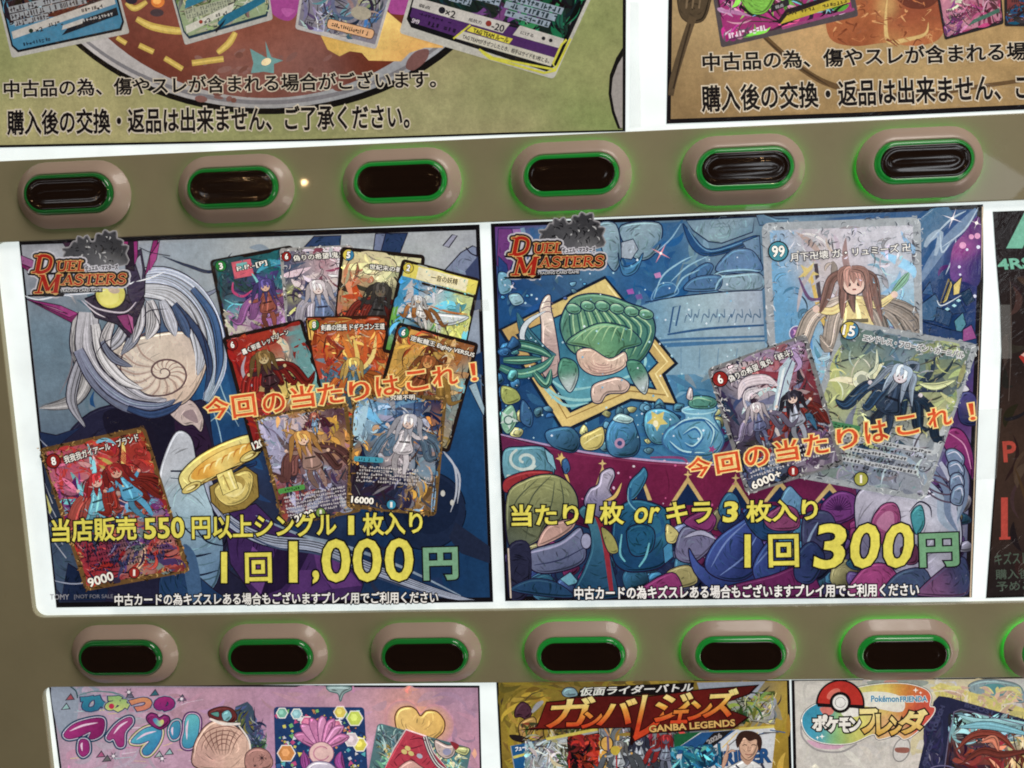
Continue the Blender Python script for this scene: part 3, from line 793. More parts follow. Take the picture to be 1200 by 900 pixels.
s.poly([mp(.4, .935), mp(.5, .905), mp(.95, .855), mp(.95, .895), mp(.42, .965)], (40, 104, 140)); s.poly([mp(.36, .965), mp(.5, .925), mp(.46, .95), mp(.36, .985)], (30, 38, 48))
s.poly(ell(*mp(.23, .905), 2.3), (150, 60, 44)); s.text("×2", mp(.27, .925), mp(.34, .915), 4.5, (40, 38, 38), .2); scribble(s, mp, .4, .52, .885, .018, (60, 60, 56), 14); scribble(s, mp, .72, .9, .83, .015, (60, 60, 56), 15)
s.build("card_picture", t, "pale green and white card, second from the left on the plate")
# silver full-art card
q = [(372, -140), (490, -110), (441, 58), (346, 34)]
mp = quadmap(q); s.poly(rounded(mp, 0, 0, 1, 1, .03, .72), (172, 168, 166))
cps = [(.1, .8, (120, 110, 150), .15), (.35, .75, (100, 100, 140), .15), (.5, .85, (90, 130, 150), .15), (.7, .8, (150, 142, 124), .12), (.85, .85, (60, 90, 140), .12), (.25, .92, (150, 150, 152), .15), (.6, .7, (60, 54, 70), .15)]
s.poly(sub(mp, .03, 0, .97, .97), (124, 120, 132))
s.ux, s.uy, s.wk = 1, .7, 100; s.strokes(240, cps, (.03, .55, .97, .97), .05, 35, map_=mp); s.ux = s.uy = s.wk = 1
s.poly(ell(*mp(.72, .79), 12, 8, 10), (160, 152, 134))
s.poly(rounded(mp, .36, .875, .93, .945, .035, .7), (90, 70, 60)); s.poly(rounded(mp, .37, .88, .92, .94, .03, .7), (206, 160, 118)); scribble(s, mp, .42, .86, .897, .025, (60, 44, 36), 41)
scribble(s, mp, .1, .2, .93, .025, (40, 40, 50), 42)
s.build("card_picture", t, "silver-edged card with a peach label strip, third from the left")
# dark green card with purple foot
q = [(530, -180), (752, -130), (649, 93), (468, 39)]
mp = quadmap(q); s.poly(rounded(mp, 0, 0, 1, 1, .02, .9), (172, 170, 162)); s.poly([mp(.02, 0), mp(.98, 0), mp(.98, .93), mp(.94, .975), mp(.06, .955), mp(.02, .92)], (22, 22, 28))
s.poly([mp(.035, 0), mp(.955, 0), mp(.955, .92), mp(.92, .945), mp(.07, .93), mp(.035, .90)], (78, 44, 100))
s.poly(sub(mp, .04, 0, .955, .80), (24, 40, 36))
cps = [(.3, .6, (26, 44, 38), .2), (.7, .7, (30, 110, 76), .12), (.85, .75, (36, 120, 84), .1), (.55, .72, (88, 60, 104), .1), (.15, .7, (28, 48, 50), .15), (.9, .6, (18, 22, 28), .15)]
s.ux, s.uy, s.wk = 1, .85, 190; s.strokes(260, cps, (.04, .5, .95, .80), .05, 37, map_=mp, light=.08); s.ux = s.uy = s.wk = 1
lines_(s, mp, [(.10, .50, .655, .026), (.08, .52, .70, .026), (.08, .36, .742, .024), (.56, .88, .66, .026), (.56, .86, .70, .026), (.58, .84, .742, .022)], 52, (44, 60, 66), (138, 152, 166))
s.poly([mp(.03, .80), mp(.62, .80), mp(.60, .855), mp(.03, .855)], (178, 174, 168)); s.poly([mp(.68, .795), mp(.955, .80), mp(.955, .85), mp(.66, .85)], (178, 174, 168))
s.poly(ell(*mp(.21, .828), 4), (34, 34, 44)); s.text("×2", mp(.235, .85), mp(.295, .85), 8, (36, 34, 40), .25)
s.poly(ell(*mp(.50, .828), 3.5), (134, 50, 44)); s.text("-20", mp(.525, .85), mp(.60, .85), 8, (36, 34, 40), .25)
s.text("弱点", mp(.07, .843), mp(.14, .843), 4, (40, 38, 44), .1); s.text("抵抗力", mp(.38, .843), mp(.46, .843), 4, (40, 38, 44), .1); s.text("にげる", mp(.70, .835), mp(.78, .835), 4, (40, 38, 44), .1)
s.poly(ell(*mp(.84, .825), 2.2), (40, 40, 46)); s.poly(ell(*mp(.885, .825), 2.2), (40, 40, 46))
s.poly([mp(.41, .865), mp(.67, .868), mp(.66, .897), mp(.39, .893)], (196, 186, 60)); s.text("TAG TEAM ルール", mp(.43, .893), mp(.65, .893), 5.5, (52, 46, 30), .25)
s.poly([mp(.36, .90), mp(.95, .90), mp(.95, .945), mp(.34, .945)], (182, 178, 164)); s.text("TAG TEAMがきぜつしたとき、相手はサイドを3枚とる。", mp(.38, .937), mp(.93, .935), 5.5, (44, 40, 44), .12)
s.text("SM9", mp(.055, .93), mp(.10, .93), 5, (190, 180, 190), .15, (30, 26, 34), .8); scribble(s, mp, .15, .33, .90, .02, (34, 24, 44), 61); scribble(s, mp, .06, .3, .87, .012, (44, 26, 60), 62)
ye = (188, 184, 62)
s.line([mp(.97, .80), mp(.955, .83), mp(.955, .93), mp(.985, .955), mp(.6, .985), mp(.5, .965)], 2.6, ye, smooth=False); s.line([mp(.99, .79), mp(.985, .96), mp(.93, .985), mp(.58, .992), mp(.52, .972)], 2.8, ye, smooth=False); s.line([mp(.40, .86), mp(.33, .95)], 2, ye)
s.build("card_picture", t, "dark green card with a purple foot and yellow corner, fourth on the plate")
s.text(n1, (6, 114.5), (511, 103), 20, INK, .5, (186, 176, 158), 1.3); s.build("notice_text", t)
s.text(n2, (10, 158), (480, 150.5), 28, INK, .68, (186, 176, 158), 1.4); s.build("notice_text", t)

# ---- fried food poster, upper right
t = poster("brown poster with a dark fork and fried food, at upper right", (1000, 130))
s = Sheet(SHEET_W)
sheet_base(s, t, [(787, -240), (1430, -255), (1430, 118), (1200, 128.5), (1000, 137.5), (781, 145)], (24, 20, 24))
cps = [(800, 100, (140, 116, 80), 40), (860, 60, (178, 150, 108), 40), (920, 90, (172, 144, 102), 40), (1000, 130, (146, 120, 78), 50), (1080, 80, (178, 152, 106), 40), (1160, 110, (150, 124, 84), 40), (1190, 60, (170, 140, 92), 30),
       (960, 40, (200, 160, 110), 25), (850, 130, (130, 104, 66), 40), (1100, -100, (170, 140, 95), 150), (830, 20, (170, 146, 104), 30)]
s.area([(791, -236), (1425, -250), (1425, 112), (1200, 122.5), (1000, 132), (786, 139.5)], blend(cps), 8)
fd = blend([(1000, 20, (168, 98, 60), 20), (1010, 45, (150, 84, 52), 15), (1060, 20, (150, 80, 54), 15), (1070, 45, (176, 106, 66), 12), (1050, 55, (196, 140, 86), 12), (1040, 10, (196, 160, 100), 7)])
s.blob([(968, 6), (980, -20), (1100, -30), (1108, 20), (1100, 46), (1070, 54), (1040, 50), (1000, 54), (972, 44)], fd, step=5)
s.ribbon([(1041, -10), (1038, 20), (1041, 48), (1060, 47), (1084, 40), (1088, 26)], 5, (202, 172, 112), (180, 130, 80), .8)
s.blob([(1048, -10), (1062, 8), (1088, 9), (1098, -6)], (110, 58, 44)); R = random.Random(3)
for i in range(60):
    x, y = R.uniform(972, 1098), R.uniform(0, 50); s.line([(x, y), (x + R.uniform(-8, 8), y + R.uniform(-4, 4)), (x + R.uniform(-12, 12), y + R.uniform(2, 8))], R.uniform(.8, 2.4), R.choice([(200, 150, 100), (130, 70, 44), (186, 120, 76), (150, 90, 60)]), taper=.9)
s.line([(895, 42), (912, 58), (936, 78), (970, 98), (1020, 110), (1080, 112), (1130, 104), (1200, 94)], 7, (104, 80, 52), ends=(.2, .4)); s.line([(895, 44), (914, 61), (940, 81), (972, 101)], 3, (74, 56, 38), taper=.8)
s.blob([(797, -12), (796, 14), (806, 26), (824, 24), (832, 4), (832, -12)], (84, 70, 52), (66, 54, 42), 1.2); s.line([(812, 20), (802, 50), (790, 90), (786, 112)], 9, (92, 76, 56), ends=(0, .3)); s.line([(809, 28), (799, 64), (789, 104)], 2, (60, 48, 36))
for x in (806, 813, 821): s.line([(x, -4), (x - 2, 10)], 2, (120, 102, 78))
s.build("artwork", t)
q = [(812, -150), (968, -180), (1006, 19), (845, 56)]
mp = quadmap(q); s.poly(rounded(mp, 0, 0, 1, 1, .02, .8), (84, 76, 80)); s.poly(sub(mp, .035, 0, .965, .965), (160, 52, 118))
cps = [(.12, .8, (176, 50, 130), .12), (.3, .74, (118, 176, 70), .1), (.45, .8, (100, 170, 60), .08), (.55, .72, (90, 160, 190), .1), (.2, .9, (220, 160, 200), .1), (.7, .85, (40, 36, 44), .15), (.45, .92, (170, 60, 120), .1), (.1, .72, (30, 24, 34), .06)]
s.ux, s.uy, s.wk = 1, .8, 150; s.strokes(260, cps, (.035, .55, .965, .965), .05, 71, map_=mp, light=.22); s.ux = s.uy = s.wk = 1
s.blob([mp(*p) for p in ((.2, .7), (.24, .84), (.36, .86), (.46, .76), (.46, .66))], (118, 178, 70), (40, 60, 30), .8); s.blob([mp(*p) for p in ((.5, .68), (.54, .80), (.66, .78), (.7, .66))], (104, 164, 200), (40, 50, 60), .8)
s.poly([mp(.42, .93), mp(.5, .87), mp(.96, .84), mp(.96, .885), mp(.46, .955)], (44, 34, 40)); s.poly([mp(.44, .945), mp(.5, .905), mp(.96, .86), mp(.96, .91)], (184, 166, 52)); scribble(s, mp, .5, .94, .89, .018, (90, 78, 30), 75)
s.poly([mp(.40, .83), mp(.53, .81), mp(.53, .85), mp(.39, .87)], (46, 42, 48)); s.text("弱点", mp(.43, .855), mp(.49, .85), 3.6, (160, 160, 160), .1); s.text("にげる", mp(.78, .805), mp(.86, .80), 4, (200, 190, 60), .1, (40, 34, 40), 1); s.poly(ell(*mp(.93, .80), 3.4), (176, 172, 170)); s.poly(ell(*mp(.975, .796), 3.4), (176, 172, 170))
s.line([mp(.45, .97), mp(.98, .955)], 3, (150, 70, 120)); scribble(s, mp, .06, .34, .93, .03, (220, 200, 214), 76)
s.build("card_picture", t, "magenta card with a yellow strip, beside the dark fork")
for q, cps, lab in (([(1086, -70), (1166, -95), (1176, 28), (1107, 47)], [(.1, .6, (190, 190, 170), .15), (.5, .6, (150, 60, 90), .15), (.3, .8, (180, 120, 140), .15), (.8, .6, (90, 60, 60), .1), (.2, .9, (130, 60, 120), .15), (.7, .85, (150, 70, 100), .12)], "small pink and grey card above the fried food"),
                    ([(1175, -80), (1260, -84), (1264, 31), (1177, 31)], [(.2, .55, (70, 120, 170), .2), (.2, .8, (40, 90, 150), .15), (.6, .7, (120, 60, 60), .2), (.3, .9, (60, 40, 50), .15)], "blue and dark card cut off by the right edge of the photo")):
    mp = quadmap(q); s.poly(rounded(mp, 0, 0, 1, 1, .03, .7), (44, 40, 44)); s.poly(sub(mp, .04, 0, .96, .965), cps[2][2])
    s.ux, s.uy, s.wk = 1, .8, 80; s.strokes(220, cps, (.04, .45, .96, .965), .06, 81, map_=mp); s.ux = s.uy = s.wk = 1
    s.poly([mp(.4, .93), mp(.5, .885), mp(.95, .84), mp(.95, .88)], (70, 110, 96)); scribble(s, mp, .1, .4, .72, .03, (50, 46, 50), 83); scribble(s, mp, .1, .36, .78, .03, (50, 46, 50), 84)
    s.build("card_picture", t, lab)
s.text(n1, (824, 83.5), (1378, 64), 21, INK, .6, (196, 184, 164), 1.3); s.build("notice_text", t)
s.text(n2, (823, 131), (1355, 110), 30, INK, .72, (196, 184, 164), 1.4); s.build("notice_text", t)
# ------------------------------------------------------------------ large poster, left of the middle row
t = poster("blue poster with ten card pictures and the 1,000 yen price", (320, 700))
s = Sheet(SHEET_W)
sheet_base(s, t, [(22, 281), (562, 263), (578, 705.5), (66, 712)], (24, 21, 26))
s.clip = clip_quad((23.5, 284), (559.5, 266.5), (576, 702.5), (67.5, 708.5))
bg = [(40, 300, (150, 152, 160), 40), (90, 290, (160, 160, 162), 30), (45, 400, (104, 122, 146), 45), (60, 450, (116, 126, 148), 40), (230, 300, (140, 154, 166), 30), (300, 285, (168, 172, 172), 45), (450, 285, (160, 166, 172), 30),
      (520, 290, (168, 172, 174), 35), (555, 310, (150, 156, 172), 25), (555, 400, (150, 162, 178), 15), (560, 470, (36, 78, 134), 35), (550, 560, (30, 64, 118), 50), (560, 660, (28, 58, 108), 50), (480, 680, (34, 52, 98), 45), (300, 680, (48, 48, 80), 60),
      (110, 690, (44, 48, 78), 50), (60, 560, (66, 76, 108), 40), (250, 450, (40, 74, 132), 40), (170, 300, (150, 158, 168), 25), (440, 500, (40, 60, 110), 60)]
s.area([(25, 287), (557.5, 269.5), (574, 700), (69, 706)], blend(bg), 7)
s.strokes(200, bg, (80, 290, 550, 700), 9, 21, dark=0, light=0, var=.06)
OUT = (38, 32, 52)
# far shapes along the top and right
s.blob([(356, 290), (368, 277), (400, 276), (398, 292), (384, 304), (362, 304)], (52, 66, 116), OUT, 1.2, sm=False)
s.blob([(440, 274), (452, 273.5), (444, 304), (436, 304)], (120, 120, 160), OUT, 1.2, sm=False); s.blob([(452, 273.5), (478, 273), (466, 304), (444, 304)], (46, 58, 106), OUT, 1.2, sm=False)
s.blob([(519, 288), (530, 275), (536, 276), (526, 290)], (150, 152, 172), OUT, 1.4, sm=False)
s.blob([(520, 318), (540, 296), (554, 288), (558.5, 290), (560, 330), (540, 330)], (128, 128, 164), OUT, 1.4, sm=False); s.blob([(545, 318), (560, 300), (562, 332), (550, 332)], (64, 66, 110), None, sm=False)
s.line([(546, 290), (552, 297), (559, 300)], 1.6, OUT)
s.blob([(552, 332), (562, 330), (564, 362), (556, 364)], (60, 70, 120), None, sm=False)
s.blob([(549, 452), (558, 448), (568, 478), (567, 488)], (150, 166, 188), (30, 38, 70), 1, sm=False); s.blob([(548, 420), (565, 412), (567, 440), (556, 436)], (24, 46, 96), None, sm=False)
s.line([(549, 444), (567, 443)], 1.2, (22, 32, 66)); s.line([(552, 432), (568, 452)], 1.4, (96, 124, 168))
# sweeping dark bands behind the ribbons
s.blob([(150, 318), (200, 322), (240, 350), (262, 396), (264, 440), (256, 480), (280, 520), (300, 545), (240, 545), (222, 500), (238, 450), (240, 410), (220, 366), (185, 340)], (40, 56, 108), OUT, 1.2)
s.blob([(232, 440), (262, 430), (285, 520), (300, 540), (255, 540), (235, 500)], blend([(250, 450, (44, 84, 144), 20), (275, 530, (34, 64, 120), 20)]), None)
for q in ([(252, 410), (258, 450), (270, 480), (280, 500)], [(246, 470), (256, 500), (262, 530)], [(240, 500), (262, 482), (272, 488)]): s.line(q, 1.3, (150, 176, 206), taper=.6)
s.ribbon([(200, 318), (222, 328), (240, 345), (262, 334)], 5, (130, 138, 160), OUT, 1.2); s.ribbon([(190, 300), (222, 312), (250, 318), (272, 296)], 3, (40, 48, 84), OUT, .6)
# dark cloth across the lower middle
s.blob([(96, 490), (150, 472), (205, 478), (240, 470), (250, 520), (262, 560), (275, 610), (262, 660), (300, 704), (120, 704), (70, 640), (52, 560)], (42, 42, 68), OUT)
s.blob([(120, 490), (150, 478), (196, 482), (210, 520), (196, 566), (206, 640), (186, 660), (150, 560)], (32, 30, 50), None)
s.blob([(206, 486), (230, 476), (248, 520), (246, 556), (220, 560), (208, 520)], (52, 34, 62), OUT, 1)
s.blob([(197, 480), (222, 468), (238, 488), (236, 506), (226, 498), (214, 498)], (190, 172, 168), OUT, 1.3); s.blob([(214, 486), (226, 480), (232, 496)], (150, 130, 134), None)
# pale cloth
pc = blend([(200, 540, (178, 182, 190), 18), (230, 600, (168, 184, 204), 25), (215, 650, (128, 150, 182), 25), (190, 600, (146, 160, 184), 15), (245, 660, (96, 118, 160), 20)])
s.blob([(190, 540), (206, 506), (224, 512), (232, 545), (244, 560), (250, 600), (262, 640), (250, 690), (212, 684), (196, 620), (186, 570)], pc, OUT, 1.6)
for q, wd in (([(200, 552), (222, 552)], 7), ([(200, 560), (222, 562)], 3), ([(205, 640), (222, 652), (248, 648)], 3), ([(212, 668), (232, 674), (256, 668)], 2.4), ([(228, 616), (242, 634), (264, 640)], 2.2), ([(206, 600), (220, 622), (236, 630)], 2)): s.line(q, wd, (30, 34, 66), taper=.7)
s.blob([(196, 650), (216, 662), (250, 690), (262, 704), (190, 704)], (40, 60, 108), OUT, 1.2); s.blob([(214, 640), (230, 652), (236, 700), (222, 700)], (70, 92, 138), None)
# lower right: purple facets, long pale bands and a dark disc
s.blob([(262, 600), (300, 590), (330, 620), (392, 640), (426, 684), (420, 703.5), (300, 704), (270, 660)], (72, 46, 98), OUT, 1.4, sm=False)
s.blob([(330, 628), (366, 640), (352, 668), (330, 690), (304, 700), (318, 660)], (44, 30, 64), None, sm=False); s.blob([(366, 640), (396, 652), (424, 686), (390, 690), (372, 668)], (104, 62, 126), None, sm=False)
s.blob([(296, 640), (318, 660), (306, 696), (286, 676)], (118, 74, 140), None, sm=False); s.blob([(352, 668), (372, 668), (388, 690), (350, 702), (330, 702)], (92, 56, 116), None, sm=False)
s.blob([(394, 640), (404, 646), (408, 664), (398, 660)], (150, 116, 170), None, sm=False)
s.ribbon([(242, 560), (262, 604), (310, 632), (372, 640), (430, 664), (500, 690), (556, 706)], 13, (164, 172, 192), (34, 34, 58), 1.6, ends=(.3, .7))
s.line([(246, 572), (268, 610), (318, 640), (376, 650), (440, 676), (510, 700)], 2.2, (70, 76, 116), taper=.5)
s.line([(300, 604), (350, 626), (404, 640), (470, 664), (540, 698)], 4, (146, 154, 180), taper=.8)
s.poly(ell(498, 598, 48, 46), (34, 42, 78)); s.line(ell(498, 598, 48, 46, 0, 40), 1.4, (20, 26, 52), smooth=False); s.poly(ell(504, 592, 34, 34), (28, 36, 70))
for q in ([(515, 524), (532, 545), (535, 575), (528, 600)], [(520, 530), (538, 556), (536, 590)]): s.line(q, 2.6, (172, 178, 190), taper=.8)
s.poly(ell(519, 578, 2.6, 3.6), (186, 186, 180)); s.poly(ell(530, 589, 2.4, 3.4), (186, 186, 180))
s.blob([(534, 612), (574, 640), (574, 660), (540, 648), (526, 630)], (38, 42, 74), None, sm=False)
# left: white and dark angular plates
for q, c in (([(44, 506), (66, 510), (96, 500), (72, 520), (52, 532)], (38, 46, 88)), ([(46, 540), (70, 560), (84, 640), (66, 700), (62, 620)], (52, 58, 88)), ([(55, 612), (86, 600), (112, 690), (78, 704), (66, 690)], (70, 80, 112)), ([(50, 578), (62, 596), (58, 604)], (190, 186, 100)),
             ([(80, 660), (128, 690), (124, 704), (72, 704)], (30, 38, 76))): s.blob(q, c, OUT, 1.2, sm=False)
for k in range(5): s.line([(48 + 3 * k, 566 + 16 * k), (62 + 4 * k, 590 + 16 * k)], 3, (164, 168, 180), taper=.6)
for q in ([(44, 512), (70, 532), (100, 520)], [(70, 620), (96, 640), (104, 690)], [(62, 680), (90, 684), (130, 676)]): s.line(q, 1.6, (150, 156, 176), taper=.6)
# great loop of silver ribbons round a cream disc
s.ribbon([(96, 366), (92, 402), (100, 440), (84, 470), (46, 478)], 20, (172, 170, 170), OUT, 1.6, ends=(.2, .97), col2=(150, 148, 150)); s.line([(84, 384), (84, 430), (70, 462)], 2, (120, 116, 124), taper=.8)
s.ribbon([(100, 500), (84, 470), (92, 430), (106, 400)], 12, (150, 150, 160), OUT, 1.4)
disc = blend([(160, 430, (200, 188, 176), 25), (205, 420, (204, 188, 170), 25), (215, 460, (206, 182, 164), 18), (150, 455, (180, 172, 168), 18), (230, 400, (188, 172, 164), 18)])
s.blob([(116, 424), (140, 402), (176, 392), (214, 388), (238, 396), (242, 430), (224, 466), (200, 478), (170, 474), (138, 454)], disc, OUT, 1.2, step=5)
nx, ny = 192, 436                                        # a ribbed spiral shell
spir = lambda a: (nx + 2.6 * math.exp(.205 * a) * math.cos(a + 2.4) * 1.25, ny + 2.6 * math.exp(.205 * a) * math.sin(a + 2.4) * .95)
for k in range(8, 66):
    a = k * .22; p0 = spir(a); p1 = spir(a - 6.283) if a > 6.283 else (nx, ny)
    pm = ((p0[0] + p1[0]) / 2 + (p0[1] - p1[1]) * .14, (p0[1] + p1[1]) / 2 - (p0[0] - p1[0]) * .14)
    s.line([p0, pm, p1], 1.9 if k % 2 else 4.2, (168, 142, 130) if k % 2 else (214, 200, 184), ends=(.1, .8))
s.line([spir(k * .22) for k in range(68)], 2.2, (104, 78, 80), ends=(.7, .2), smooth=False)
hp = lambda pts, wd, c, c2=None, e=(.3, .95): s.ribbon(pts, wd, c, OUT, 1.5, ends=e, col2=c2)
hp([(150, 330), (190, 326), (222, 344), (244, 380), (254, 430), (242, 470)], 30, (172, 178, 194), (150, 160, 186), (.3, .8))
hp([(165, 340), (200, 346), (226, 374), (236, 412), (232, 440)], 20, (188, 190, 196), (176, 180, 192))
hp([(205, 356), (234, 392), (246, 430), (240, 460)], 7, (58, 68, 112))
hp([(226, 338), (250, 372), (258, 420), (252, 452)], 8, (70, 92, 146))
hp([(104, 366), (104, 410), (128, 446), (166, 472), (196, 468)], 30, (176, 174, 180), (160, 160, 172), (.25, .95))
hp([(92, 410), (112, 446), (148, 474), (186, 478), (206, 468)], 16, (132, 136, 158), (70, 82, 124))
hp([(112, 380), (120, 416), (142, 444), (168, 456)], 13, (194, 192, 194))
hp([(150, 478), (176, 486), (200, 480), (214, 470)], 8, (54, 66, 112))
for q, wd, c in (([(150, 372), (140, 396), (122, 414)], 13, (160, 160, 168)), ([(132, 376), (124, 398), (128, 420)], 12, (182, 178, 180)), ([(158, 372), (158, 394), (142, 416)], 12, (138, 142, 156)), ([(176, 352), (180, 378), (172, 398)], 16, (186, 184, 188)),
                 ([(190, 352), (200, 376), (206, 394)], 14, (170, 172, 182)), ([(204, 358), (216, 380), (222, 396)], 10, (72, 84, 128)), ([(166, 356), (164, 380), (156, 402)], 11, (176, 174, 180)), ([(120, 400), (134, 420), (156, 430)], 8, (118, 124, 144))):
    s.ribbon(q, wd, c, OUT, 1.4, ends=(.5, .98))
for q in ([(170, 350), (186, 376), (188, 398)], [(120, 392), (130, 410), (150, 422)], [(196, 352), (214, 384)], [(108, 400), (118, 430), (142, 450)], [(220, 352), (240, 400), (246, 440)], [(100, 430), (126, 462), (160, 480)], [(168, 372), (176, 364), (196, 362)], [(112, 416), (122, 402), (134, 396)]):
    s.line(q, 1.3, OUT, taper=.8)
# dark crown with a yellow disc and magenta shards
s.blob([(100, 350), (118, 343), (156, 346), (166, 332), (170, 352), (160, 378), (152, 396), (138, 380), (112, 372)], (58, 46, 66), (28, 22, 36), 1.4, sm=False)
s.blob([(147, 300), (166, 292), (171, 320), (170, 345), (158, 362), (150, 345)], (64, 54, 78), (28, 22, 36), 1.2, sm=False); s.blob([(158, 306), (165, 298), (168, 316), (166, 330)], (150, 152, 166), (28, 22, 36), 1, sm=False)
s.poly(ell(130, 345, 19, 18), (36, 28, 40)); s.poly(ell(130, 345, 17, 16), (208, 200, 96)); s.poly(ell(128, 348, 12, 10), (222, 214, 116)); s.poly(ell(134, 340, 7, 4, 10), (190, 170, 150))
s.line([(100, 352), (116, 362), (146, 366), (160, 354)], 2, (190, 180, 190), taper=.5); s.line([(96, 352), (112, 366), (124, 372)], 1.6, (206, 196, 204), taper=.7)
s.blob([(137, 370), (150, 368), (156, 392), (146, 384)], (140, 58, 112), (28, 22, 36), 1, sm=False); s.blob([(150, 368), (156, 372), (157, 390)], (178, 96, 146), None, sm=False)
for q, c in (([(27, 350), (70, 362), (92, 368), (84, 378)], (120, 34, 92)), ([(27, 350), (72, 358), (92, 367), (82, 372)], (158, 56, 124)), ([(34, 352), (66, 361), (80, 368)], (186, 120, 160)), ([(22.5, 299), (44, 307), (43, 316), (23, 309)], (152, 92, 138)), ([(23, 309), (43, 317), (41, 323), (23.5, 313)], (118, 30, 88)),
             ([(142, 283), (151, 283), (148, 300), (140, 312)], (150, 44, 108)), ([(151, 283), (157, 282.5), (158, 318), (148, 316)], (44, 30, 46)), ([(157, 283), (162, 282.6), (162, 300), (158, 312)], (146, 50, 116)),
             ([(180, 282), (186, 281.6), (178, 312), (170, 324)], (136, 40, 104)), ([(176, 300), (188, 282), (184, 304), (176, 318)], (164, 66, 130)), ([(74, 284), (86, 284), (96, 292), (84, 300)], (70, 44, 66))):
    s.blob(q, c, (34, 22, 40), .9, sm=False)
s.line([(164, 290), (178, 296), (200, 300)], 1, OUT)
for q in ([(160, 330), (176, 326), (195, 318)], [(28, 346), (46, 351), (74, 346), (86, 348)], [(70, 346), (100, 344), (125, 340)], [(140, 316), (150, 332), (158, 330)]): s.line(q, 1.8, (220, 222, 226), taper=.9)  # white glints of the creased film, drawn into the print
# gold dish on a stand
gold = blend([(230, 560, (222, 208, 128), 14), (262, 540, (226, 190, 96), 14), (285, 525, (228, 216, 140), 14), (300, 520, (206, 190, 112), 8)])
s.blob([(246, 570), (248, 588), (262, 602), (288, 596), (304, 582), (302, 556), (288, 546)], (150, 126, 62), (46, 38, 30), 1.4, sm=False); s.blob([(252, 572), (266, 592), (290, 584), (297, 558), (284, 552)], (206, 186, 106), (90, 74, 40), .9); s.poly(ell(274, 570, 14, 12, -20), (226, 212, 144)); s.poly(ell(276, 567, 12, 10, -20), (170, 146, 76)); s.poly(ell(275, 572, 10, 7, -20), (224, 208, 132))
s.blob([(211, 556), (230, 536), (258, 520), (290, 509), (305, 512), (309, 524), (297, 538), (268, 550), (240, 566), (220, 577), (213, 571)], gold, (46, 38, 30), 1.5, step=4)
s.line(ell(260, 543, 43, 13, -28, 40), 1.2, (150, 118, 56), smooth=False); s.area(ell(260, 541, 40, 11, -28, 32), blend([(240, 552, (214, 160, 66), 10), (262, 540, (230, 206, 120), 9), (284, 530, (218, 170, 76), 10)]), 3)
for k in range(9): x = 232 + 7 * k; s.line([(x, 558 - 3.7 * k), (x + 3, 550 - 3.7 * k), (x + 9, 547 - 3.7 * k)], 2, (238, 226, 160) if k % 2 else (196, 132, 52), taper=.9)
s.blob([(254, 556), (272, 549), (280, 572), (262, 580)], (222, 206, 122), (60, 48, 30), 1.0, sm=False); s.line([(262, 556), (270, 574)], 1.6, (170, 140, 70)); s.line([(268, 553), (276, 572)], 2, (240, 230, 170))
for x, y in ((293, 534), (225, 571)): s.poly(ell(x, y, 13, 5.4, -28), (60, 48, 30)); s.poly(ell(x, y, 12, 4.4, -28), (206, 188, 110)); s.poly(ell(x + 1, y, 8, 2.4, -28), (120, 96, 46)); s.poly(ell(x - 1, y + .6, 6, 1.6, -28), (230, 218, 150))
s.build("artwork", t); s.clip = None

# ---- the printed card pictures
G = (34, 132, 62); RD = (150, 38, 34); BL = (58, 120, 170); YL = (206, 186, 70)
WT, DK = (232, 228, 218), (30, 26, 30)
silver = ([(206, 206, 204), (40, 38, 42), (150, 150, 152), (20, 20, 24), (226, 226, 222)], .06, 190, .12)
goldf = ([(150, 112, 58), (60, 44, 26), (190, 154, 92), (36, 28, 20), (120, 90, 48)], .055, 220, .05)
card(s, t, [(246, 305), (343, 287), (370, 406), (271, 424)], "dark-edged card with a purple-haired figure, numbered 3",
     [(.2, .25, (50, 74, 84), .15), (.7, .2, (36, 96, 104), .15), (.85, .35, (60, 130, 150), .1), (.35, .45, (74, 50, 120), .12), (.55, .35, (90, 60, 140), .1), (.6, .55, (150, 80, 70), .08), (.45, .7, (168, 116, 172), .14), (.2, .7, (196, 190, 170), .08), (.75, .8, (170, 120, 170), .12), (.2, .5, (90, 170, 190), .06), (.5, .9, (190, 170, 180), .1), (.8, .6, (120, 96, 110), .08)],
     101, n=330, fig=[(.56, .52, .52, (90, 66, 140), (214, 176, 150), (150, 84, 70), (164, 104, 166), .1)], badge=(G, None, "3", (.12, .075)), title=("P.P.-[P]", (.30, .165), (.66, .15), 6.2, WT, DK), tab=((60, 150, 70), .80),
     extra=lambda s, mp: (s.poly(sub(mp, .25, .06, .48, .22), (206, 96, 112)), s.poly(sub(mp, .30, .08, .43, .15), (110, 178, 176)), s.line([mp(.22, .25), mp(.2, .34), mp(.3, .4), mp(.42, .36)], 3, (190, 70, 120), taper=.6),
                          s.line([mp(.08, .4), mp(.22, .47), mp(.5, .48)], 1.6, (120, 190, 206), taper=.6), s.line([mp(.42, .36), mp(.5, .3), mp(.46, .2)], 3, (120, 190, 190), taper=.6)))
